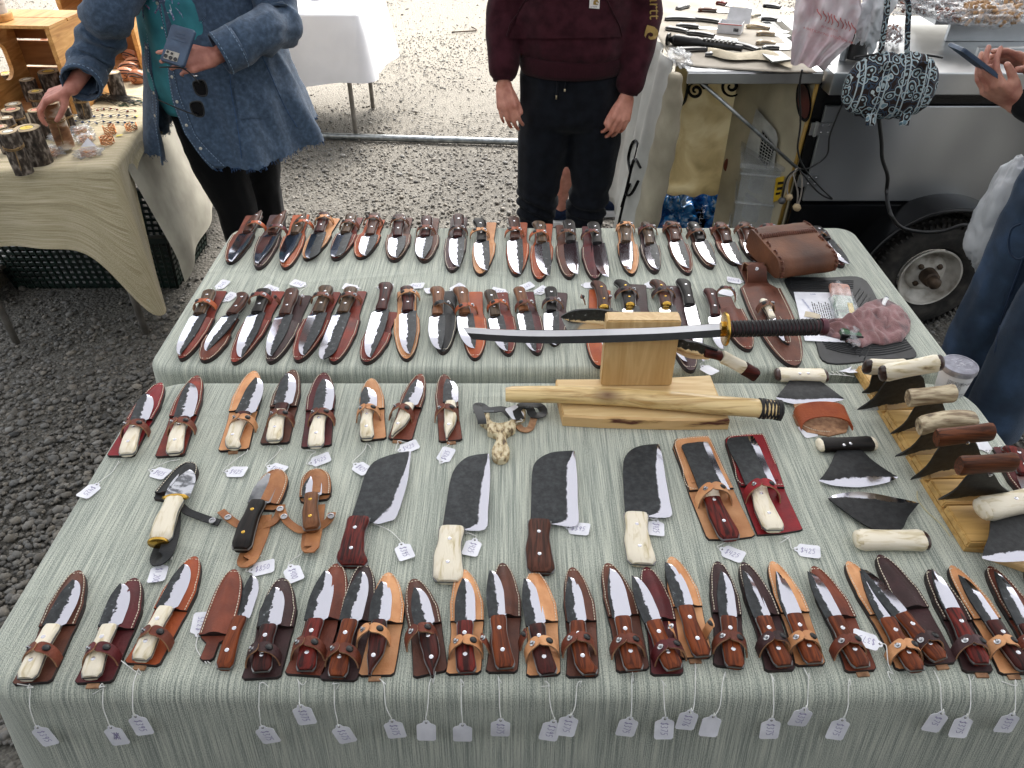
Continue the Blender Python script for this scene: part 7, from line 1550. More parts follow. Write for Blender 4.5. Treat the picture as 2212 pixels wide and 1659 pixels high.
for y in (1.9, 2.12): B.limb([(1.56, y, .05), (1.40, y, .045)], [(.055, .055, .05), (.05, .05, .038)]); 
B.build('shoes', .009, BLKP, mn, 2)
pc_ = PY(*U('N', 1935, 350), 2.09); po = thing('mobile_phone', 'dark blue phone held in both hands by the man at right', 'phone', pc_)
ax = (PY(*U('N', 2010, 400), 2.09) - PY(*U('N', 1885, 305), 2.09)).normalized(); nz_ = Vector((-.2, .05, .98)).normalized(); ay = nz_.cross(ax).normalized(); nz_ = ax.cross(ay); po.rotation_euler = Matrix((ax, ay, nz_)).transposed().to_euler()
g = MB(); g.plate([(-.075, -.034), (-.07, -.038), (.07, -.038), (.075, -.034), (.075, .034), (.07, .038), (-.07, .038), (-.075, .034)], -.005, .005, b=.002); g.build('case', CASE, po); g = MB(); g.plate([(-.07, -.034), (.07, -.034), (.07, .034), (-.07, .034)], .0048, .0056, b=.0002); g.build('screen', MATS['lens_black'], po)
# carrier bag hanging by his leg
PBG = MT('carrier_bag', 'b8bcc0', 'd8dade', scale=6, rough=.35, alpha=.85); cb = PY(*U('N', 2040, 1230), 2.30)
cbt = thing('carrier_bag', 'white plastic carrier bag hanging beside the jeans of the man', 'bag', cb); o = blob('bag_body', (0.02, 0, -.0), (.08, .075, .2), PBG, cbt, .13, 9, 5, 60, 50)
g = MB(); g.tube(crv([(.0, 0, .13), (.06, -.01, .22), (.12, 0, .33)], 10), [.02 - .0015 * k for k in range(11)], 8); g.build('handle', PBG, cbt, True)
# ================================================================ RIGHT: stainless trailer stall, counter with knives, bags
SST = MT('stainless', '7c7e80', 'c6c8ca', scale=1.2, st=(1.6, 1, .8), rough=.38, metal=.85, lo=.35, hi=.65, detail=2, bump=.05, bs=8, r2=.3)  # broad light and dark blotches imitate soft reflections in the steel
SSB = MT('stainless_bright', '9a9c9e', 'b9bbbd', scale=4, rough=.28, metal=.95)
BLKF = MT('black_frame', '060607', '0d0e10', scale=6, rough=.25, spec=.3)
CREAM = MT('cream_panel', 'c0b490', 'eae2c8', 'd8ccaa', scale=7, rough=.7, lo=.3, hi=.6, bump=.3, bs=40, dist=1)
CREAD = MT('cream_wall', '98907a', 'b8ae94', scale=5, rough=.7, bump=.2, bs=30)
ty = 2.75; tr_ = thing('food_trailer', 'stainless steel market trailer with black fender and fold-out counter', 'trailer', (1.08, ty, 0))
def TP_(x, y, Y=ty): return PY(*U('N', x, y), Y)
def zN(x, y, Y=ty): return TP_(x, y, Y).z
x0 = 1.09; x1 = 3.4; O_ = Vector(tr_.location)
zt, zb = zN(1500, 595), zN(1500, 1135)
def bx(nm, xa, xb, ya, yb, za, zb_, mat, par=None, bev=.002):
    g = MB(); g.box(((xa + xb) / 2 - O_.x, (ya + yb) / 2 - O_.y, (za + zb_) / 2), (xb - xa, yb - ya, zb_ - za)); o = g.build(nm, mat, par or tr_)
    m = o.modifiers.new('b', 'BEVEL'); m.width = bev; m.segments = 2; return o
bx('frame', x0 - .02, x1, ty + .004, ty + .9, .34, zN(1500, 470), BLKF)
bx('side_door', x0 + .015, x1 - .02, ty - .014, ty + .001, zb, zt, SST, None, .004)
bx('lower_rail', x0 - .02, x1, ty - .02, ty + .001, .335, zb - .012, BLKF)
bx('counter_edge', x0 - .01, x1, ty - .075, ty + .02, zN(1500, 540, ty - .07), zN(1500, 412, ty - .07), SSB, None, .004)
zc = zN(1500, 412, ty - .07)
for k in range(2):
    zz = (zN(1085, 722), zN(1005, 1015))[k]; g = MB(); g.box((x0 + .015 - O_.x, -.018, zz), (.075, .004, .045)); g.lathe([(.006, -.026), (.006, .026)], 10, (x0 - .004 - O_.x, -.02, zz)); h_ = g.build('hinge', SSB, tr_)
    for dx_, dz_ in ((.02, .012), (.045, .012), (.02, -.012), (.045, -.012)): g = MB(); g.lathe([(.004, 0), (.002, .003)], 8, (x0 - .002 + dx_ - O_.x, -.02, zz + dz_), Matrix.Rotation(R(90), 3, 'X')); g.build('screw', STEEL, h_)
# tray tops behind the edge
bx('tray_floor', x0 + .02, x1, ty + .0, ty + .75, zc - .03, zc - .004, SSB)
ztr = zc + .06
for (ya, yb, za, zb_) in ((.10, .12, zc - .004, zc + .035), (.34, .36, zc - .004, zc + .08)): bx('tray_divider', x0 + .55, x1, ty + ya, ty + yb, za, zb_, SSB)
bx('tray_shelf', x0 + .50, x1, ty + .36, ty + .8, zc + .05, zc + .08, SSB)
# wheel and fender
wc = PY(*U('K', 1472, 482), 2.655); wr_ = .238; MX = Matrix.Rotation(R(90), 3, 'X')
TYR = MT('tyre_rubber', '161412', '3c3833', scale=24, rough=.85, lo=.4, hi=.75, bump=.5, bs=120); RIMM = MT('rim_white', '6e665a', 'c4c0b8', 'aaa59c', scale=14, rough=.5, lo=.3, hi=.6)
wh = thing('trailer_wheel', 'x', 'x'); bpy.data.objects.remove(wh)
wh = bpy.data.objects.new('wheel', None); COL.objects.link(wh); wh.parent = tr_; wh.location = (wc.x - O_.x, wc.y - O_.y, wr_)
g = MB(); g.lathe(cap=False, n=72, M=MX, prof=[(.118, -.01), (.128, .005), (.165, .012), (.20, .008), (.222, -.008), (.2355, -.03), (.238, -.06), (.238, -.10), (.232, -.13), (.2, -.15), (.13, -.15), (.118, -.13)]); g.build('tyre', TYR, wh, True, sharp=60)
g = MB()
for k in range(64):
    a = 2 * PI * k / 64; M = Matrix.Rotation(a, 3, 'Y'); 
    for yy, s in ((.028, 1), (.075, -1), (.12, 1)): g.box(M @ Vector((0, yy, .2385)), (.011, .03, .008), M @ Matrix.Rotation(.35 * s, 3, 'Z'))
    g.box(M @ Vector((0, .0, .222)), (.006, .018, .02), M)
g.build('tread', TYR, wh, kind='stuff')
g = MB(); g.lathe(cap=False, n=60, M=MX, prof=[(.122, .012), (.121, .016), (.115, .014), (.110, -.012), (.088, -.03), (.078, -.034), (.07, -.02), (.055, -.014), (.04, -.014), (.01, -.014)]); g.build('rim', RIMM, wh, True, sharp=50)
RUSTY = MT('rusty_steel', '2e241c', '5a4a3c', scale=30, rough=.6, metal=.5)
g = MB(); g.lathe([(.033, -.014), (.033, .012), (.031, .03), (.024, .034), (.024, .06), (.02, .066), (.008, .068)], 24, (0, 0, 0), MX); g.build('hub', RUSTY, wh, True, sharp=50)
for k in range(4): a = PI / 4 + k * PI / 2; g = MB(); g.lathe([(.011, -.016), (.011, -.004), (.006, .0)], 6, (.052 * math.cos(a), 0, .052 * math.sin(a)), MX); g.build('wheel_nut', RUSTY, wh)
g = MB()
def fen(u, v):
    a = R(-8) + R(196) * u; rr = .305 + .006 * math.sin(PI * v); return Vector((wc.x - O_.x + rr * math.cos(a), wc.y - O_.y - .05 + .19 * v, wr_ + rr * math.sin(a))), Vector((math.cos(a), 0, math.sin(a)))
g.slab(fen, 40, 4, .005); g.build('fender', BLKF, tr_, True, sharp=50)
g = MB(); g.tube([fen(k / 40, 0)[0] for k in range(41)], .010, 8); g.build('fender_lip', BLKF, tr_, True)
bx('chassis', x0 - .02, x1, ty + .2, ty + .5, .2, .34, BLKF)
# fold-out counter
ctr = thing('fold_out_counter', 'stainless fold-out counter with diagonal strut, cream panels below', 'counter', PX(*U('N', 690, 405), .99))
cO = Vector(ctr.location); zC = .99
nl, nr = PX(*U('N', 300, 405), zC), PX(*U('N', 1072, 405), zC); nr.y = nl.y = (nl.y + nr.y) / 2; fl = Vector((nl.x - .03, 3.95, zC)); fr = Vector((nr.x, 3.95, zC))
Pc = [nl, nr, fr, fl]; g = MB(); g.plate([p - cO for p in Pc], -.004, 0, b=.0008); 
o = g.build('counter_sheet', SSB, ctr)
g = MB(); g.box(((nl.x + nr.x) / 2 - cO.x, nl.y - cO.y - .002, -.022), (nr.x - nl.x, .012, .038)); o = g.build('front_rim', SSB, ctr); m = o.modifiers.new('b', 'BEVEL'); m.width = .003
g = MB(); g.tube([PY(*U('N', 348, 442), nl.y + .02) - cO, PY(*U('N', 925, 958), 2.74) - cO], .0065, 10); g.build('strut', GALV, ctr, True)
YA = 3.2; pa = [PY(*U('N', x, y), YA) for x, y in ((215, 455), (600, 455), (590, 1108), (142, 1088))]
zA0, zA1 = pa[0].z, pa[2].z; xa, xb = pa[3].x, pa[1].x
m_ = CREAM; n = m_.node_tree.nodes; l = m_.node_tree.links; tr0 = n.new('ShaderNodeBsdfTranslucent'); mx0 = n.new('ShaderNodeMixShader'); mx0.inputs[0].default_value = .45; l.new(n['Principled BSDF'].inputs['Base Color'].links[0].from_socket, tr0.inputs[0]); l.new(n['Principled BSDF'].outputs[0], mx0.inputs[1]); l.new(tr0.outputs[0], mx0.inputs[2]); l.new(mx0.outputs[0], n['Material Output'].inputs[0])
g = MB(); g.slab(lambda u, v: (Vector((xa + (xb - xa) * u - cO.x, YA - cO.y + .008 * math.sin(u * 9) * (1 - v), zA1 + (.955 - zA1) * v + .006 * math.sin(u * 20) * (1 - v) - cO.z)), Vector((0, -1, 0))), 30, 14, .006); g.build('cream_panel', CREAM, ctr, True)
xB0, yB0 = xb - .012, YA - .002; xB1, yB1 = x0 - .025, ty + .02
def pB(s, z, o_=0):   # point on the inner wall: s 0..1 from the corner to the trailer, z height
    dxy = Vector((xB1 - xB0, yB1 - yB0, 0)); nn = Vector((dxy.y, -dxy.x, 0)).normalized(); nn = nn if nn.x < 0 else -nn; return Vector((xB0, yB0, z)) + dxy * s + nn * o_ - cO
def hitB(x, y, o_=0):
    u, v = U('N', x, y); d = ray(u, v); dxy = Vector((xB1 - xB0, yB1 - yB0, 0)); nn = Vector((dxy.y, -dxy.x, 0)).normalized(); nn = nn if nn.x < 0 else -nn; c0 = Vector((0, 0, CH)); P0 = Vector((xB0, yB0, 0)) + nn * o_; return c0 + d * ((P0 - c0).dot(nn) / d.dot(nn)) - cO
g = MB(); g.slab(lambda u, v: (pB(u, .12 + .84 * v, -.004), (-1, 0, 0)), 8, 8, .006); g.build('inner_wall', CREAD, ctr)
def platB(pts, name, mat, th=.006, o_=.004, par=None):
    A = [hitB(x, y, o_ + th) for x, y in pts]; Bk = [hitB(x, y, o_) for x, y in pts]; n_ = len(pts); g = MB(); g.add(A + Bk, [tuple(range(n_)), tuple(range(2 * n_ - 1, n_ - 1, -1))] + [(i, n_ + i, n_ + (i + 1) % n_, (i + 1) % n_) for i in range(n_)]); return g.build(name, mat, par or ctr)
platB([(958 + 44 * math.cos(a) + 8 * math.sin(a), 575 + 118 * math.sin(a)) for a in [k * PI / 16 for k in range(32)]], 'oval_ring', BLKF, .012)
platB([(958 + 33 * math.cos(a) + 7 * math.sin(a), 575 + 98 * math.sin(a)) for a in [k * PI / 16 for k in range(32)]], 'oval_window', MT('maroon_panel', '2c0e0c', '4a1a14'), .003, .0165)
vp = platB([(690, 615), (800, 740), (812, 790), (785, 985), (700, 1000), (600, 970), (640, 800)], 'vent_plate', MT('grey_white_paint', '8a8a86', 'b4b4ae', scale=12), .012)
gp = platB([(722, 735), (785, 820), (790, 850), (748, 960), (700, 890)], 'vent_recess', BLKF, .002, .0165)
for k in range(9): f = k / 8; platB([(722 - 22 * f, 735 + 155 * f), (785 + 2 * f - 20 * f * f, 815 + 110 * f), (785 + 2 * f - 20 * f * f, 820 + 110 * f), (722 - 22 * f, 741 + 155 * f)], 'vent_slat', MATS['grey_white_paint'], .003, .019)
for k in range(5): f = k / 4; platB([(722 + 60 * f, 740 + 85 * f), (725 + 60 * f, 742 + 85 * f), (705 + 50 * f, 890 + 62 * f), (702 + 50 * f, 888 + 62 * f)], 'vent_slat', MATS['grey_white_paint'], .003, .0225)
g = MB(); p = PY(*U('N', 528, 935), YA - .02) - cO; g.lathe([(.024, 0), (.022, .008), (.008, .011)], 20, p, MX @ Matrix.Diagonal((.8, 1.3, 1))); g.build('reflector', LE['N'][0], ctr, True, sharp=50)
g = MB(); g.tube([PY(*U('N', 1046, 445), ty + .01) - cO, PY(*U('N', 812, 1300), ty + .03) - cO], .008, 8); g.build('yellow_pole', MT('yellow_paint', '8a6c2c', 'a8863c', rough=.5), ctr, True)
lb = platB([(800, 1010), (850, 1000), (825, 1130), (785, 1150)], 'warning_label', MT('label_yellow', 'a88814', 'c8a41c'), .001, .01)
platB([(812, 1035), (845, 1030), (842, 1045), (810, 1050)], 'label_lettering', BLKF, .0006, .0115); platB([(808, 1065), (838, 1060), (834, 1076), (805, 1082)], 'label_lettering', BLKF, .0006, .0115); platB([(800, 1095), (828, 1090), (824, 1104), (798, 1110)], 'label_lettering', BLKF, .0006, .0115)
# scrolls on the cream panel
def spiral(c, r0, turns, a0, sgn, n_=40): return [(c[0] + r0 * (1 - .88 * k / n_) * math.cos(a0 + sgn * turns * 2 * PI * k / n_), c[1] + r0 * (1 - .88 * k / n_) * math.sin(a0 + sgn * turns * 2 * PI * k / n_)) for k in range(n_ + 1)]
for pts in (spiral((345, 515), 48, 1.6, -1.2, -1), spiral((545, 490), 62, 1.6, .4, 1), [(262, 605), (285, 570), (295, 520), (300, 450)], [(365, 470), (395, 500), (410, 470), (415, 450)], [(590, 500), (610, 480), (612, 452)]):
    P = [PY(*U('N', x, y), YA - .012) - cO for x, y in pts]; n_ = len(P); g = MB(); g.tube(P if n_ > 10 else crv(P, 10), [(.003 + .004 * math.sin(PI * k / (n_ - 1 if n_ > 10 else 10))) for k in range(n_ if n_ > 10 else 11)], 6); g.build('scroll', BLKF, ctr, True)
# tarp roll and banner at the left end of the counter
TARP = MT('canvas_tarp', '7e7666', 'b8b09c', scale=9, st=(1, 1, .5), rough=.85, lo=.3, hi=.7, bump=.4, bs=60)
P = [PY(*U('N', x, y), Y) for x, y, Y in ((232, 420, 2.66), (215, 560, 2.68), (180, 760, 2.72), (135, 960, 2.76), (85, 1180, 2.80), (50, 1330, 2.84))]; rr = [.02, .034, .044, .048, .05, .05]
C = crv(P, 30); c0 = C[0].copy(); g = MB(); g.tube([p - c0 for p in C], [interp(k / 30, [(i / 5, q) for i, q in enumerate(rr)]) + .003 * math.sin(k * 1.3) for k in range(31)], 22, sq=.7); o = g.build('rolled_tarp', TARP, smooth=True); o.location = c0; tag(o, 'beige canvas roll leaning down from the left corner of the counter', 'tarp roll')
BAN = MT('banner_white', 'a6a6a0', 'c6c6c0', scale=6, rough=.6, bump=.2, bs=20); bX = nl.x - .04
b0 = Vector((bX, 2.72, .97)); bn = thing('vinyl_banner', 'white vinyl banner with black lettering hanging from counter end', 'banner', b0)
def banf(u, v): y = 2.84 + .9 * u; return Vector((bX - .10 * v + .012 * math.sin(u * 26 + v * 3) - .03 * math.sin(u * 9) * v, y, .985 - .8 * v)) - b0, Vector((-1, 0, 0))
g = MB(); g.slab(banf, 40, 24, .003); bo = g.build('banner_sheet', BAN, bn, True)
g = MB(); V, Fc = textmesh('SALE', .30); g2 = [banf(.52 + (-p.y) / 1.0 * .0 + p.x * .9, .55 - p.y * 1.2)[0] + Vector((-.004, 0, 0)) for p in V]; raw('lettering', g2, Fc, BLKF, bn) if False else None
for pts in ([(.06, .50), (.12, .48), (.16, .56), (.12, .66), (.07, .64), (.05, .56)], [(.10, .60), (.14, .72), (.13, .84), (.09, .88)], [(.24, .45), (.24, .62), (.24, .8)], [(.24, .48), (.32, .47), (.34, .56), (.25, .62)]):
    P = [banf(p.x, p.y)[0] + Vector((-.004, 0, 0)) for p in crv([Vector((a, b, 0)) for a, b in pts], 16)]; g = MB(); g.tube(P, .009, 6, sq=.4); g.build('lettering', BLKF, bn)
# clear plastic wrap on counter corner
o = blob('plastic_wrap', PX(*U('N', 255, 330), 1.0), (.04, .10, .02), CELLO, None, .4, 14, 8); tag(o, 'crumpled clear plastic taped over the counter corner', 'plastic wrap')
# tote and bags under the counter
CLR = MT('clear_tote', 'a8acac', 'c8cccc', scale=8, rough=.15, alpha=.35, spec=.8)
tb = PY(*U('N', 700, 1200), 2.98); tt = thing('clear_tote', 'clear ribbed plastic tote standing against the inner wall', 'tote', (tb.x, tb.y, .0), R(-14))
for nm, c_, d in (('base', (0, 0, .004), (.2, .26, .006)), ('wall', (0, -.13, .3), (.2, .004, .59)), ('wall', (0, .13, .3), (.2, .004, .59)), ('wall', (-.1, 0, .3), (.004, .256, .59)), ('wall', (.1, 0, .3), (.004, .256, .59)), ('lid', (0, 0, .605), (.23, .29, .018))): g = MB(); g.box(c_, d); o = g.build(nm, CLR, tt); m = o.modifiers.new('b', 'BEVEL'); m.width = .002
for zz in (.15, .3, .45, .57): g = MB(); g.tube([(-.104, -.134, zz), (.104, -.134, zz), (.104, .134, zz), (-.104, .134, zz), (-.104, -.134, zz)], .005, 6); g.build('rib', CLR, tt)
for zz, w_ in ((.06, .07), (.2, .06), (.34, .065), (.46, .06)): g = MB(); g.lathe([(w_, 0), (w_, .09)], 16, (0, 0, zz)); g.build('roll_inside', MT('grey_paper', '8a8884', 'a8a6a2'), tt, True, sharp=40)
BLB = bpy.data.materials.new('blue_film'); BLB.use_nodes = True; pbs = BLB.node_tree.nodes['Principled BSDF']; nz = BLB.node_tree.nodes.new('ShaderNodeTexNoise'); nz.inputs['Scale'].default_value = 5; nz.inputs['Distortion'].default_value = .6; r_ = BLB.node_tree.nodes.new('ShaderNodeValToRGB')
r_.color_ramp.elements[0].position = .40; r_.color_ramp.elements[0].color = lin('144a8a'); r_.color_ramp.elements[1].position = .68; r_.color_ramp.elements[1].color = lin('b8c8d4'); e = r_.color_ramp.elements.new(.54); e.color = lin('2c78b8'); BLB.node_tree.links.new(nz.outputs[0], r_.inputs[0]); BLB.node_tree.links.new(r_.outputs[0], pbs.inputs['Base Color']); pbs.inputs['Roughness'].default_value = .18
for i, (x, y, Y, rad, lab) in enumerate(((210, 1200, 3.15, (.11, .12, .13), 'crumpled blue plastic bag leftmost under the counter'), (400, 1180, 3.05, (.15, .12, .12), 'large crumpled blue and clear plastic bag with black label'), (530, 1240, 2.95, (.09, .1, .12), 'light blue plastic bag next to the clear tote'))):
    rad = tuple(q * 1.2 for q in rad); p = PX(*U('N', x, y), rad[2] * .75); r = thing('plastic_bag', lab, 'plastic bag', p, 0, 'blue plastic bags under the counter'); o = blob('bag_film', (0, 0, 0), rad, BLB, r, .38, 10, 3 * i + 1, 70, 50, ridge=.8)
    if i == 1:
        TB_ = bvh(o)
        for (x_, y_, t_, m_) in ((372, 1245, 'KIRKLAND', MATS['card']), (480, 1200, 'W', MATS['card'])):
            if t_ == 'KIRKLAND':
                q = [(345, 1190), (385, 1185), (405, 1300), (365, 1305)]; decal(TB_, 'N', q, 'black_label', BLKF, r, .006, 8)
            dectext(TB_, 'N', (x_, y_), (-.25, 1), (-1, -.25) if False else (1, .2), t_, 34, 'lettering', m_, r).location = (0, -.008, .003)
# strings with wooden beads, cables
bd = thing('beaded_cords', 'elastic cords with wooden beads tied on the counter strut', 'cords', PY(*U('N', 930, 955), 2.70)); bO = Vector(bd.location)
for pts, col_ in ((((930,955),(870,1000),(845,1080),(835,1140)), 'k'), (((930,958),(880,1010),(865,1080),(875,1120)), 'w'), (((935,955),(950,1020),(945,1100),(922,1180)), 'w'), (((925,955),(900,990),(925,1090),(918,1175)), 'w')):
    P = [PY(*U('N', *p), 2.69) - bO for p in pts]; g = MB(); g.tube(crv(P, 12), .0032, 6); g.build('cord', MT('cord_grey', '77706a', '9c958c') if col_ == 'w' else BLKP, bd, True)
    g = MB(); q = P[-1]; M_ = [(.002, -.014), (.010, -.010), (.0145, 0), (.010, .010), (.002, .014)]; g.lathe(M_, 14, q); g.build('bead', CUT if col_ == 'w' else MT('grey_bead', '3a3a3c', '505052'), bd, True)
for pts, r_, lab in ((((950,395),(935,500),(940,700),(925,850),(965,960),(1060,1070),(1120,1130),(1040,1090),(930,960)), .0035, 'thin black cable looping down the cream wall'), (((1190,560),(1110,760),(1090,880),(1000,950),(930,960)), .003, 'thin black cable crossing the door hinge'),
    (((1385,672),(1400,800),(1405,900),(1435,1000),(1430,1100),(1450,1210),(1510,1290),(1620,1318),(1740,1315),(1850,1280),(1900,1275),(1970,1215)), .0068, 'thick black rubber cord hanging from handbag over the fender')):
    P = crv([PY(*U('N', *p), 2.44 if r_ > .005 and p[1] > 1150 else (2.58 if r_ > .005 else 2.68)) for p in pts], 60); c0 = P[0].copy(); g = MB(); g.tube([p - c0 for p in P], r_, 8); o = g.build('power_cable', BLKP, smooth=True); o.location = c0; tag(o, lab, 'cable')
# ---- handbag
HBM = bpy.data.materials.new('paisley_quilt'); HBM.use_nodes = True; n = HBM.node_tree.nodes; l = HBM.node_tree.links; tc = n.new('ShaderNodeTexCoord'); mp = n.new('ShaderNodeMapping'); l.new(tc.outputs['Object'], mp.inputs[0])
dn = n.new('ShaderNodeTexNoise'); dn.inputs['Scale'].default_value = 26; l.new(mp.outputs[0], dn.inputs[0]); am = n.new('ShaderNodeMixRGB'); am.blend_type = 'ADD'; am.inputs[0].default_value = .02; l.new(mp.outputs[0], am.inputs[1]); l.new(dn.outputs['Color'], am.inputs[2])
vo = n.new('ShaderNodeTexVoronoi'); vo.inputs['Scale'].default_value = 36; l.new(am.outputs[0], vo.inputs[0]); r1_ = n.new('ShaderNodeValToRGB'); r1_.color_ramp.interpolation = 'CONSTANT'
els = [(0, '38505c'), (.10, '9fb0b4'), (.22, '20120e'), (.34, '20120e'), (.42, '6c8894'), (.50, 'b9c4c6'), (.56, '24140f'), (.68, '33485c'), (.76, '24140f')]; r1_.color_ramp.elements[0].color = lin(els[0][1]); r1_.color_ramp.elements[1].position = els[1][0]; r1_.color_ramp.elements[1].color = lin(els[1][1])
for p_, c_ in els[2:]: e = r1_.color_ramp.elements.new(p_); e.color = lin(c_)
l.new(vo.outputs['Distance'], r1_.inputs[0])
w1 = n.new('ShaderNodeTexWave'); w1.inputs['Scale'].default_value = 4.6; w1.inputs['Distortion'].default_value = .6; w1.inputs['Phase Offset'].default_value = 1.2; l.new(mp.outputs[0], w1.inputs[0]); r2_ = n.new('ShaderNodeValToRGB'); r2_.color_ramp.interpolation = 'CONSTANT'; r2_.color_ramp.elements[0].color = (0, 0, 0, 1); r2_.color_ramp.elements[1].position = .8; r2_.color_ramp.elements[1].color = (1, 1, 1, 1)
e = r2_.color_ramp.elements.new(.92); e.color = (0, 0, 0, 1); l.new(w1.outputs['Fac'], r2_.inputs[0]); mm = n.new('ShaderNodeMixRGB'); mm.inputs[2].default_value = lin('aebcc0'); l.new(r2_.outputs[0], mm.inputs[0]); l.new(r1_.outputs[0], mm.inputs[1]); l.new(mm.outputs[0], n['Principled BSDF'].inputs['Base Color']); n['Principled BSDF'].inputs['Roughness'].default_value = .85
bp = n.new('ShaderNodeBump'); bp.inputs['Distance'].default_value = .004; bp.inputs['Strength'].default_value = .6; l.new(dn.outputs['Fac'], bp.inputs['Height']); l.new(bp.outputs[0], n['Principled BSDF'].inputs['Normal'])
hb_ = PY(*U('N', 1450, 485), 2.56); hbt = thing('quilted_handbag', 'quilted blue and brown paisley handbag hanging by two straps', 'handbag', hb_); V = []; nu, nv = 64, 40
for i in range(nv + 1):
    for j in range(nu):
        a = 2 * PI * j / nu; b = PI * i / nv; x = math.copysign(abs(math.sin(b) * math.cos(a)) ** .75, math.cos(a)); y = math.sin(b) * math.sin(a); z = math.copysign(abs(math.cos(b)) ** .7, math.cos(b))
        gth = 1 - .10 * math.exp(-(x / .16) ** 2) * (z > 0); x_ = x * .150 * (1 - .10 * max(0, z)); V.append((x_ , y * (.062 - .02 * max(0, z)) * (1 + .06 * math.sin(x * 26)), z * .105 * gth + .003 * math.sin(x * 34)))
raw('bag_body', V, [(i * nu + j, (i + 1) * nu + j, (i + 1) * nu + (j + 1) % nu, i * nu + (j + 1) % nu) for i in range(nv) for j in range(nu)], HBM, hbt, True)
for sx in (-.055, .055): g = MB(); g.slab(lambda u, v: (Vector((sx + (v - .5) * .028 * (1 + .2 * math.sin(u * 9)), -.058 + .02 * math.sin(PI * u) - (0 if .3 < u else (.3 - u) * .0), .09 - .2 * u)), Vector((0, -1, 0))), 20, 4, .003); g.build('strap_base', HBM, hbt, True)
for pts in (((1395,310),(1410,200),(1430,60),(1440,-120)), ((1545,300),(1550,150),(1548,0),(1470,-140))): P = crv([PY(*U('N', *p), 2.55) - hb_ for p in pts], 16); g = MB(); g.tube(P, .0135, 10, sq=.35); g.build('strap', HBM, hbt, True)
g = MB(); g.tube([(x * .14, -.0, .098 * (1 - .1 * math.exp(-(x / .16) ** 2)) - .012 * x * x) for x in np.linspace(-1, 1, 20)], .004, 8); g.build('zip', BLKP, hbt, True)
for s_ in (): g = MB(); g.tube([(s_ * .138, .056 * math.cos(a), .088 * math.sin(a)) for a in [k * 2 * PI / 24 for k in range(25)]], .004, 6); g.build('piping', BLKP, hbt, True)
# ---- carrier bags hanging on the post
PST = PY(*U('N', 1290, 60), 2.78); g = MB(); g.tube([(0, 0, -.25), (0, 0, .55)], .012, 10); o = g.build('canopy_post', GALV, smooth=True); o.location = (PST.x, 2.84, PST.z); tag(o, 'steel post rising from counter behind the hanging plastic bags', 'post')
THB = MT('thin_white_film', 'c8a8ae', 'd8d0d4', scale=9, rough=.3, lo=.35, hi=.6, alpha=.9, dist=1)
h0 = PY(*U('N', 1090, 170), 2.62); tbg = thing('carrier_bag', 'translucent white carrier bag with red printing over the knife counter', 'bag', h0, 0, 'carrier bags hanging from the stall post')
def film(u, v, q):
    L_ = [(900, -90), (900, 60), (890, 200), (885, 350)][0]; x = interp(v, [(0, 930), (.35, 905), (.7, 890), (1, 885)]); x2 = interp(v, [(0, 1280), (.35, 1285), (.7, 1230), (.9, 1120), (1, 1080)]); y = -110 + (500 + 10 * math.sin(u * 14)) * v - 30 * v * (1 - u)
    X = x + (x2 - x) * u; p = PY(*U('N', X, y), 2.62 + q * (.035 * math.sin(PI * u)) + .016 * math.sin(u * 21 + v * 6) + .012 * noise.noise(Vector((u * 6, v * 6, q)))); return p - h0
g = MB(); g.grid(lambda u, v: film(u, v, 1), 50, 40); g.grid(lambda u, v: film(u, v, -1), 50, 40); o = g.build('bag_film', THB, tbg, True); TT = bvh(o); RED = MT('red_print', 'b05a58', 'c47470', scale=40)
for (x, y, t_, s_) in ((1130, 210, 'A PARTICIPATING STORE FOR RECYCLING', 22), (1100, 160, 'RETURN TO', 20)): dectext(TT, 'N', (x, y), (.94, .30), (.30, -.94), t_, s_ * .9, 'lettering', RED, tbg).location = (0, -.004, 0)
g = MB()
for k in range(10): P = [onto(TT, *U('N', 1050 + 24 * k + 8 * math.sin(j), 110 + 10 * k - 12 * j), .004) for j in range(6)]; P = [p - h0 for p in P if p]; len(P) > 2 and g.tube(P, .0016, 4)
g.build('red_sketch', RED, tbg)
p = PY(*U('N', 1365, 70), 2.66); t2 = thing('carrier_bag', 'small plain white plastic bag tied between post and handbag straps', 'bag', p, 0, 'carrier bags hanging from the stall post'); blob('bag_film', (0, 0, 0), (.052, .04, .105), MT('white_film', 'c2c6ca', 'dcdee2', scale=6, rough=.3), t2, .3, 10, 9, 50, 40, ridge=.8)
# ---- bags of nuts on the tray
NUTB = MT('nut_brown', '4a2416', '7a4630', scale=60, rough=.5); NUTL = MT('nut_light', '8a6844', 'b08c64', scale=60, rough=.7, bump=.4, bs=300)
def nutbag(label, x, y, z, rad, mat, n_, nr):
    c = PX(*U('N', x, y), z); t = thing('nut_bag', label, 'bag of nuts', c, random.uniform(-.3, .3), 'clear bags of nuts on the trays'); g = MB()
    for k in range(n_):
        a, b, q = random.uniform(0, 6.3), random.uniform(0, 1), random.random() ** .4; p = Vector((math.cos(a) * rad[0] * q * math.sqrt(1 - b * b * .6), math.sin(a) * rad[1] * q * math.sqrt(1 - b * b * .6), b * rad[2] + .01)); M = Matrix.Rotation(random.uniform(0, 3), 3, 'Z') @ Matrix.Rotation(random.uniform(-1, 1), 3, 'Y'); d = M @ Vector((nr, 0, 0)); g.tube([p - d, p - d * .75, p, p + d * .75, p + d], [nr * .1, nr * .42, nr * .36, nr * .44, nr * .1], 6)
    g.build('nuts', mat, t, True, kind='stuff'); blob('clear_film', (0, 0, rad[2] * .5), (rad[0] * 1.12, rad[1] * 1.12, rad[2] * .75), CELLO, t, .25, 16, n_ % 7, 44, 26)
zs_ = zc + .085
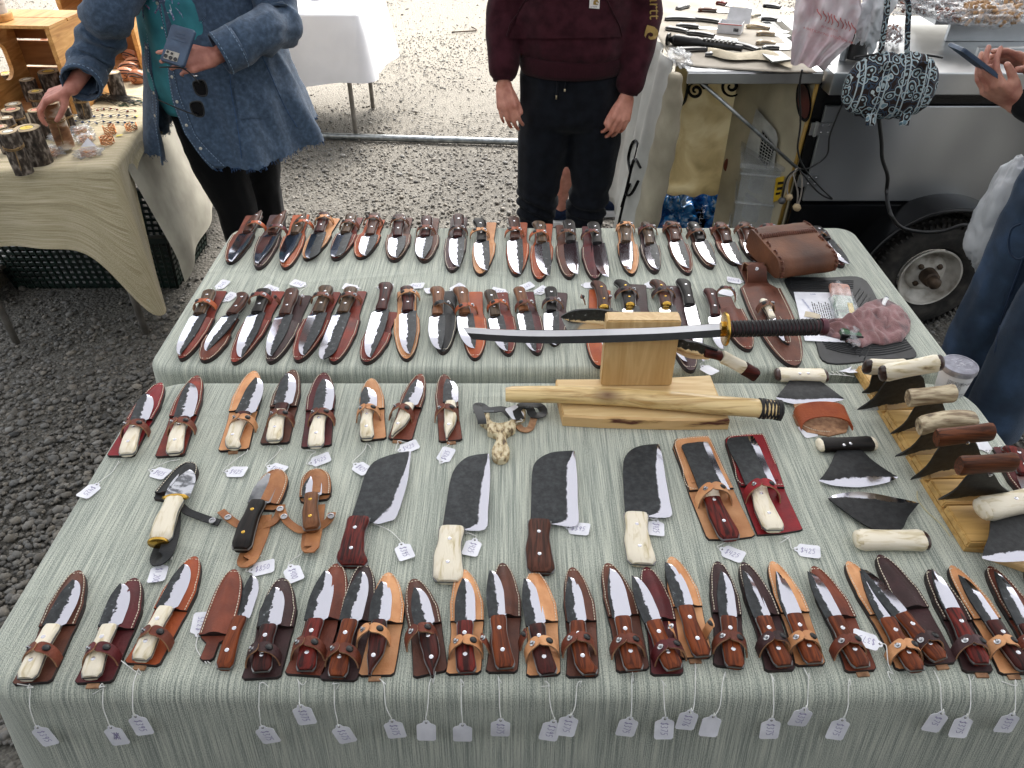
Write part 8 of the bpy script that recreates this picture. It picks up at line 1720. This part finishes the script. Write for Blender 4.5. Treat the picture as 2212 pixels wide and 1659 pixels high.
for a in (('clear bag of brown nuts leftmost behind the handbag straps', 1560, 60, zs_, (.11, .09, .05), NUTB, 190, .010), ('clear bag of brown nuts right of the straps', 1700, 70, zs_, (.11, .09, .05), NUTB, 190, .010), ('clear bag of reddish brown nuts low in the tray middle', 1800, 120, zs_, (.06, .05, .03), NUTB, 70, .009),
    ('clear bag of peanuts left one of the pale bags', 1960, 60, zs_, (.11, .09, .06), NUTL, 130, .016), ('clear bag of peanuts lower of the pale bags', 1990, 130, zs_, (.12, .08, .05), NUTL, 130, .016), ('clear bag of peanuts at the right frame edge', 2170, 90, zs_, (.11, .1, .06), NUTL, 130, .016), ('small clear bag of brown nuts standing left of the handbag', 1440, 250, zc, (.04, .04, .05), NUTB, 90, .008)): nutbag(*a)
# ---- things on the counter
CC = MT('counter_cloth', '7c766a', '9c958a', scale=5, rough=.9, bump=.3, bs=60); c0 = PX(*U('N', 550, 200), zC)
q = [PX(*U('N', x, y), zC + .002) for x, y in ((215, 265), (330, 335), (900, 385), (1010, 370))]; g = MB()
def ccl(u, v):
    A = Vector((nl.x - .02 + .01 * math.sin(v * 9), 0, 0)); xx = nl.x - .035 + (nr.x - nl.x + .0) * u; y0_ = interp(u, [(0, 2.86), (.15, 2.80), (.6, 2.74), (1, 2.72)]); yy = y0_ + (3.93 - y0_) * v; return Vector((xx, yy, zC + .004 + .003 * noise.noise(Vector((xx * 9, yy * 9, 0))))) - c0
g.grid(ccl, 40, 40); o = g.build('counter_cloth', CC, smooth=True); o.location = c0; m = o.modifiers.new('s', 'SOLIDIFY'); m.thickness = .002; tag(o, 'pale cloth spread on the counter under the folding knives', 'cloth')
zk = zC + .007
def fknife(x1, y1, x2, y2, hk, lab, open_=True, th=.018, w=.03):
    a, b = PX(*U('N', x1, y1), zk), PX(*U('N', x2, y2), zk); L_ = (b - a).length; r = thing('pocket_knife', lab, 'knife', a.lerp(b, .52 if open_ else 1), frame(a, b)[0], 'knives laid out on the steel counter')
    if open_: mkblade(r, L_ * .46, w * .95, 'clip', MATS['steel_dull']); mkhandle(r, L_ * .52, w, 'hook', hk, th, -.005, None, (.2, .8), STEEL)
    else: mkhandle(r, L_, w, 'std', hk, th, -.005, None, (.15, .85), STEEL)
BK = BLKP; AN = ANT
for e in [(170,110,500,120,BK,'black tactical knife at far left of counter',1),(240,55,300,40,BK,'black folded knife by the green sheath',0),(360,60,560,70,HA['b'][0],'brown handled knife behind the white box',1),(235,150,480,165,BK,'open black knife above the flashlight',1),(330,110,490,130,BK,'black folded knife in the left middle',0),
  (300,190,590,230,BK,'slim black knife crossing behind the flashlight',1),(230,290,430,285,BK,'black folded knife at the near left counter corner',0),(400,315,590,325,BK,'black folded knife lying on the cream cloth edge',0),(640,150,880,185,AN,'antler handled knife rearmost of the antler trio',1),(690,195,890,205,AN,'thick antler handled knife middle of the antler trio',1),
  (690,245,900,265,AN,'pale antler handled knife nearest of the antler trio',1),(720,110,890,125,BK,'serrated black knife near the plastic bag',1),(735,35,910,60,BK,'black knife rearmost near the plastic bag',1),(650,95,760,80,HA['W'][0],'bone handled knife behind the white box',1),(470,20,560,35,HA['r'][0],'dark red handled knife rearmost on the counter',1),(180,165,300,185,BK,'black ringed knife at the left rim of counter',0),(720,280,900,275,BK,'black knife below the antler trio',1),(560,250,700,290,BK,'black ribbed knife right of the flashlight',0)]:
    fknife(*e[:4], e[4], e[5], bool(e[6]))
a, b = PX(*U('N', 188, 222), zk + .016), PX(*U('N', 610, 275), zk + .016); fl_ = thing('flashlight', 'long black ribbed flashlight lying on the counter', 'flashlight', a); d = b - a; g = MB(); rs = [.0, .021, .021, .019, .021, .014, .014, .016, .014, .012, .012]; g.tube([d * (k / 10) for k in range(11)], [max(.004, q_) for q_ in rs], 16); g.build('barrel', BLKP, fl_, True, sharp=30)
for k in range(8): g = MB(); g.box(d * (.5 + k * .055) + Vector((0, 0, .014)), (.010, .022, .01), Matrix.Rotation(math.atan2(d.y, d.x), 3, 'Z')); g.build('grip_ridge', BLKP, fl_)
g = MB(); g.tube([d * .02, d * .0, d * -.01], .0225, 16); g.build('tail_cap', BLKP, fl_, True, sharp=30)
c_ = PX(*U('N', 540, 180), zk); r = thing('white_box', 'open white cardboard box with barcode and red edge on the counter', 'box', c_, R(-22)); WB_ = MT('box_card', 'b8b8ba', 'd0d0d2')
for c2, d2 in (((0, -.035, .018), (.09, .002, .036)), ((0, .035, .018), (.09, .002, .036)), ((-.045, 0, .018), (.002, .07, .036)), ((.045, 0, .018), (.002, .07, .036)), ((0, 0, .001), (.09, .07, .002))): g = MB(); g.box(c2, d2); g.build('box_wall', WB_, r)
g = MB(); g.box((.02, .055, .05), (.09, .003, .06), Matrix.Rotation(-.6, 3, 'X')); g.build('box_flap', WB_, r); g = MB(); g.box((0, -.0362, .034), (.09, .001, .004)); g.build('red_edge', RED, r)
g = MB(); [g.box((.018 + .0022 * k, -.0366, .016), (.0012 if k % 3 else .0018, .0006, .012)) for k in range(9)]; g.build('barcode', BLKF, r)
def cre(u, v): p = PX(*U('N', 410 + 480 * u, 300 + 60 * u + 30 * (v - .5) * (1 + u) + 14 * math.sin(u * 7)), zk); return (p.x, p.y, zk + .006 + .012 * math.sin(PI * v) * (1 + .5 * math.sin(u * 11)))
g = MB(); g.grid(cre, 40, 10); tag(g.build('cream_rag', MT('cream_rag_cloth', '988e78', 'bcb29c', rough=.9), smooth=True), 'twisted cream cloth lying along the front of the counter', 'cloth')
sheetpx('glass_tile', 'small framed glass sheet lying on the counter front', 'tile', 'N', [(705, 300), (825, 298), (890, 345), (780, 358)], zk + .014, .005, MT('dark_glass', '3a3c3a', '6c706c', rough=.15))
fp = thing('plastic_tape', 'clear tape strip stuck on the steel counter edge', 'tape', PX(*U('N', 520, 385), zC + .001)); g = MB(); g.box((0, 0, .0008), (.14, .03, .0006)); g.build('strip', CELLO, fp)
cn = thing('black_canister', 'black canister standing behind the white plastic bags', 'canister', PX(*U('N', 1250, 330), zC if False else zc)); g = MB(); g.lathe([(.035, 0), (.036, .01), (.036, .13), (.03, .14), (.02, .15)], 24); g.build('can_body', BLKP, cn, True, sharp=40)
# wire hook lying on the bright gravel
P = [PX(*U('M', x, y), .008) for x, y in ((1000, 187), (1140, 178), (1146, 172), (1125, 160), (1118, 158))]; c0 = P[0].copy(); g = MB(); g.tube([p - c0 for p in P], .006, 6); o = g.build('wire_hook', RUSTY, smooth=True); o.location = c0; tag(o, 'bent rusty wire hook lying on the bright gravel', 'wire')
tp2 = PX(575, 350, .0); g = MB(); g.box((0, 0, .12), (.025, .025, .5), Matrix.Rotation(.12, 3, 'Y')); o = g.build('wooden_stake', MATS['grey_wood']); o.location = PX(598, 352, .0) + Vector((0, .05, 0)); tag(o, 'short wooden stake standing in gravel beside the denim hem', 'stake')
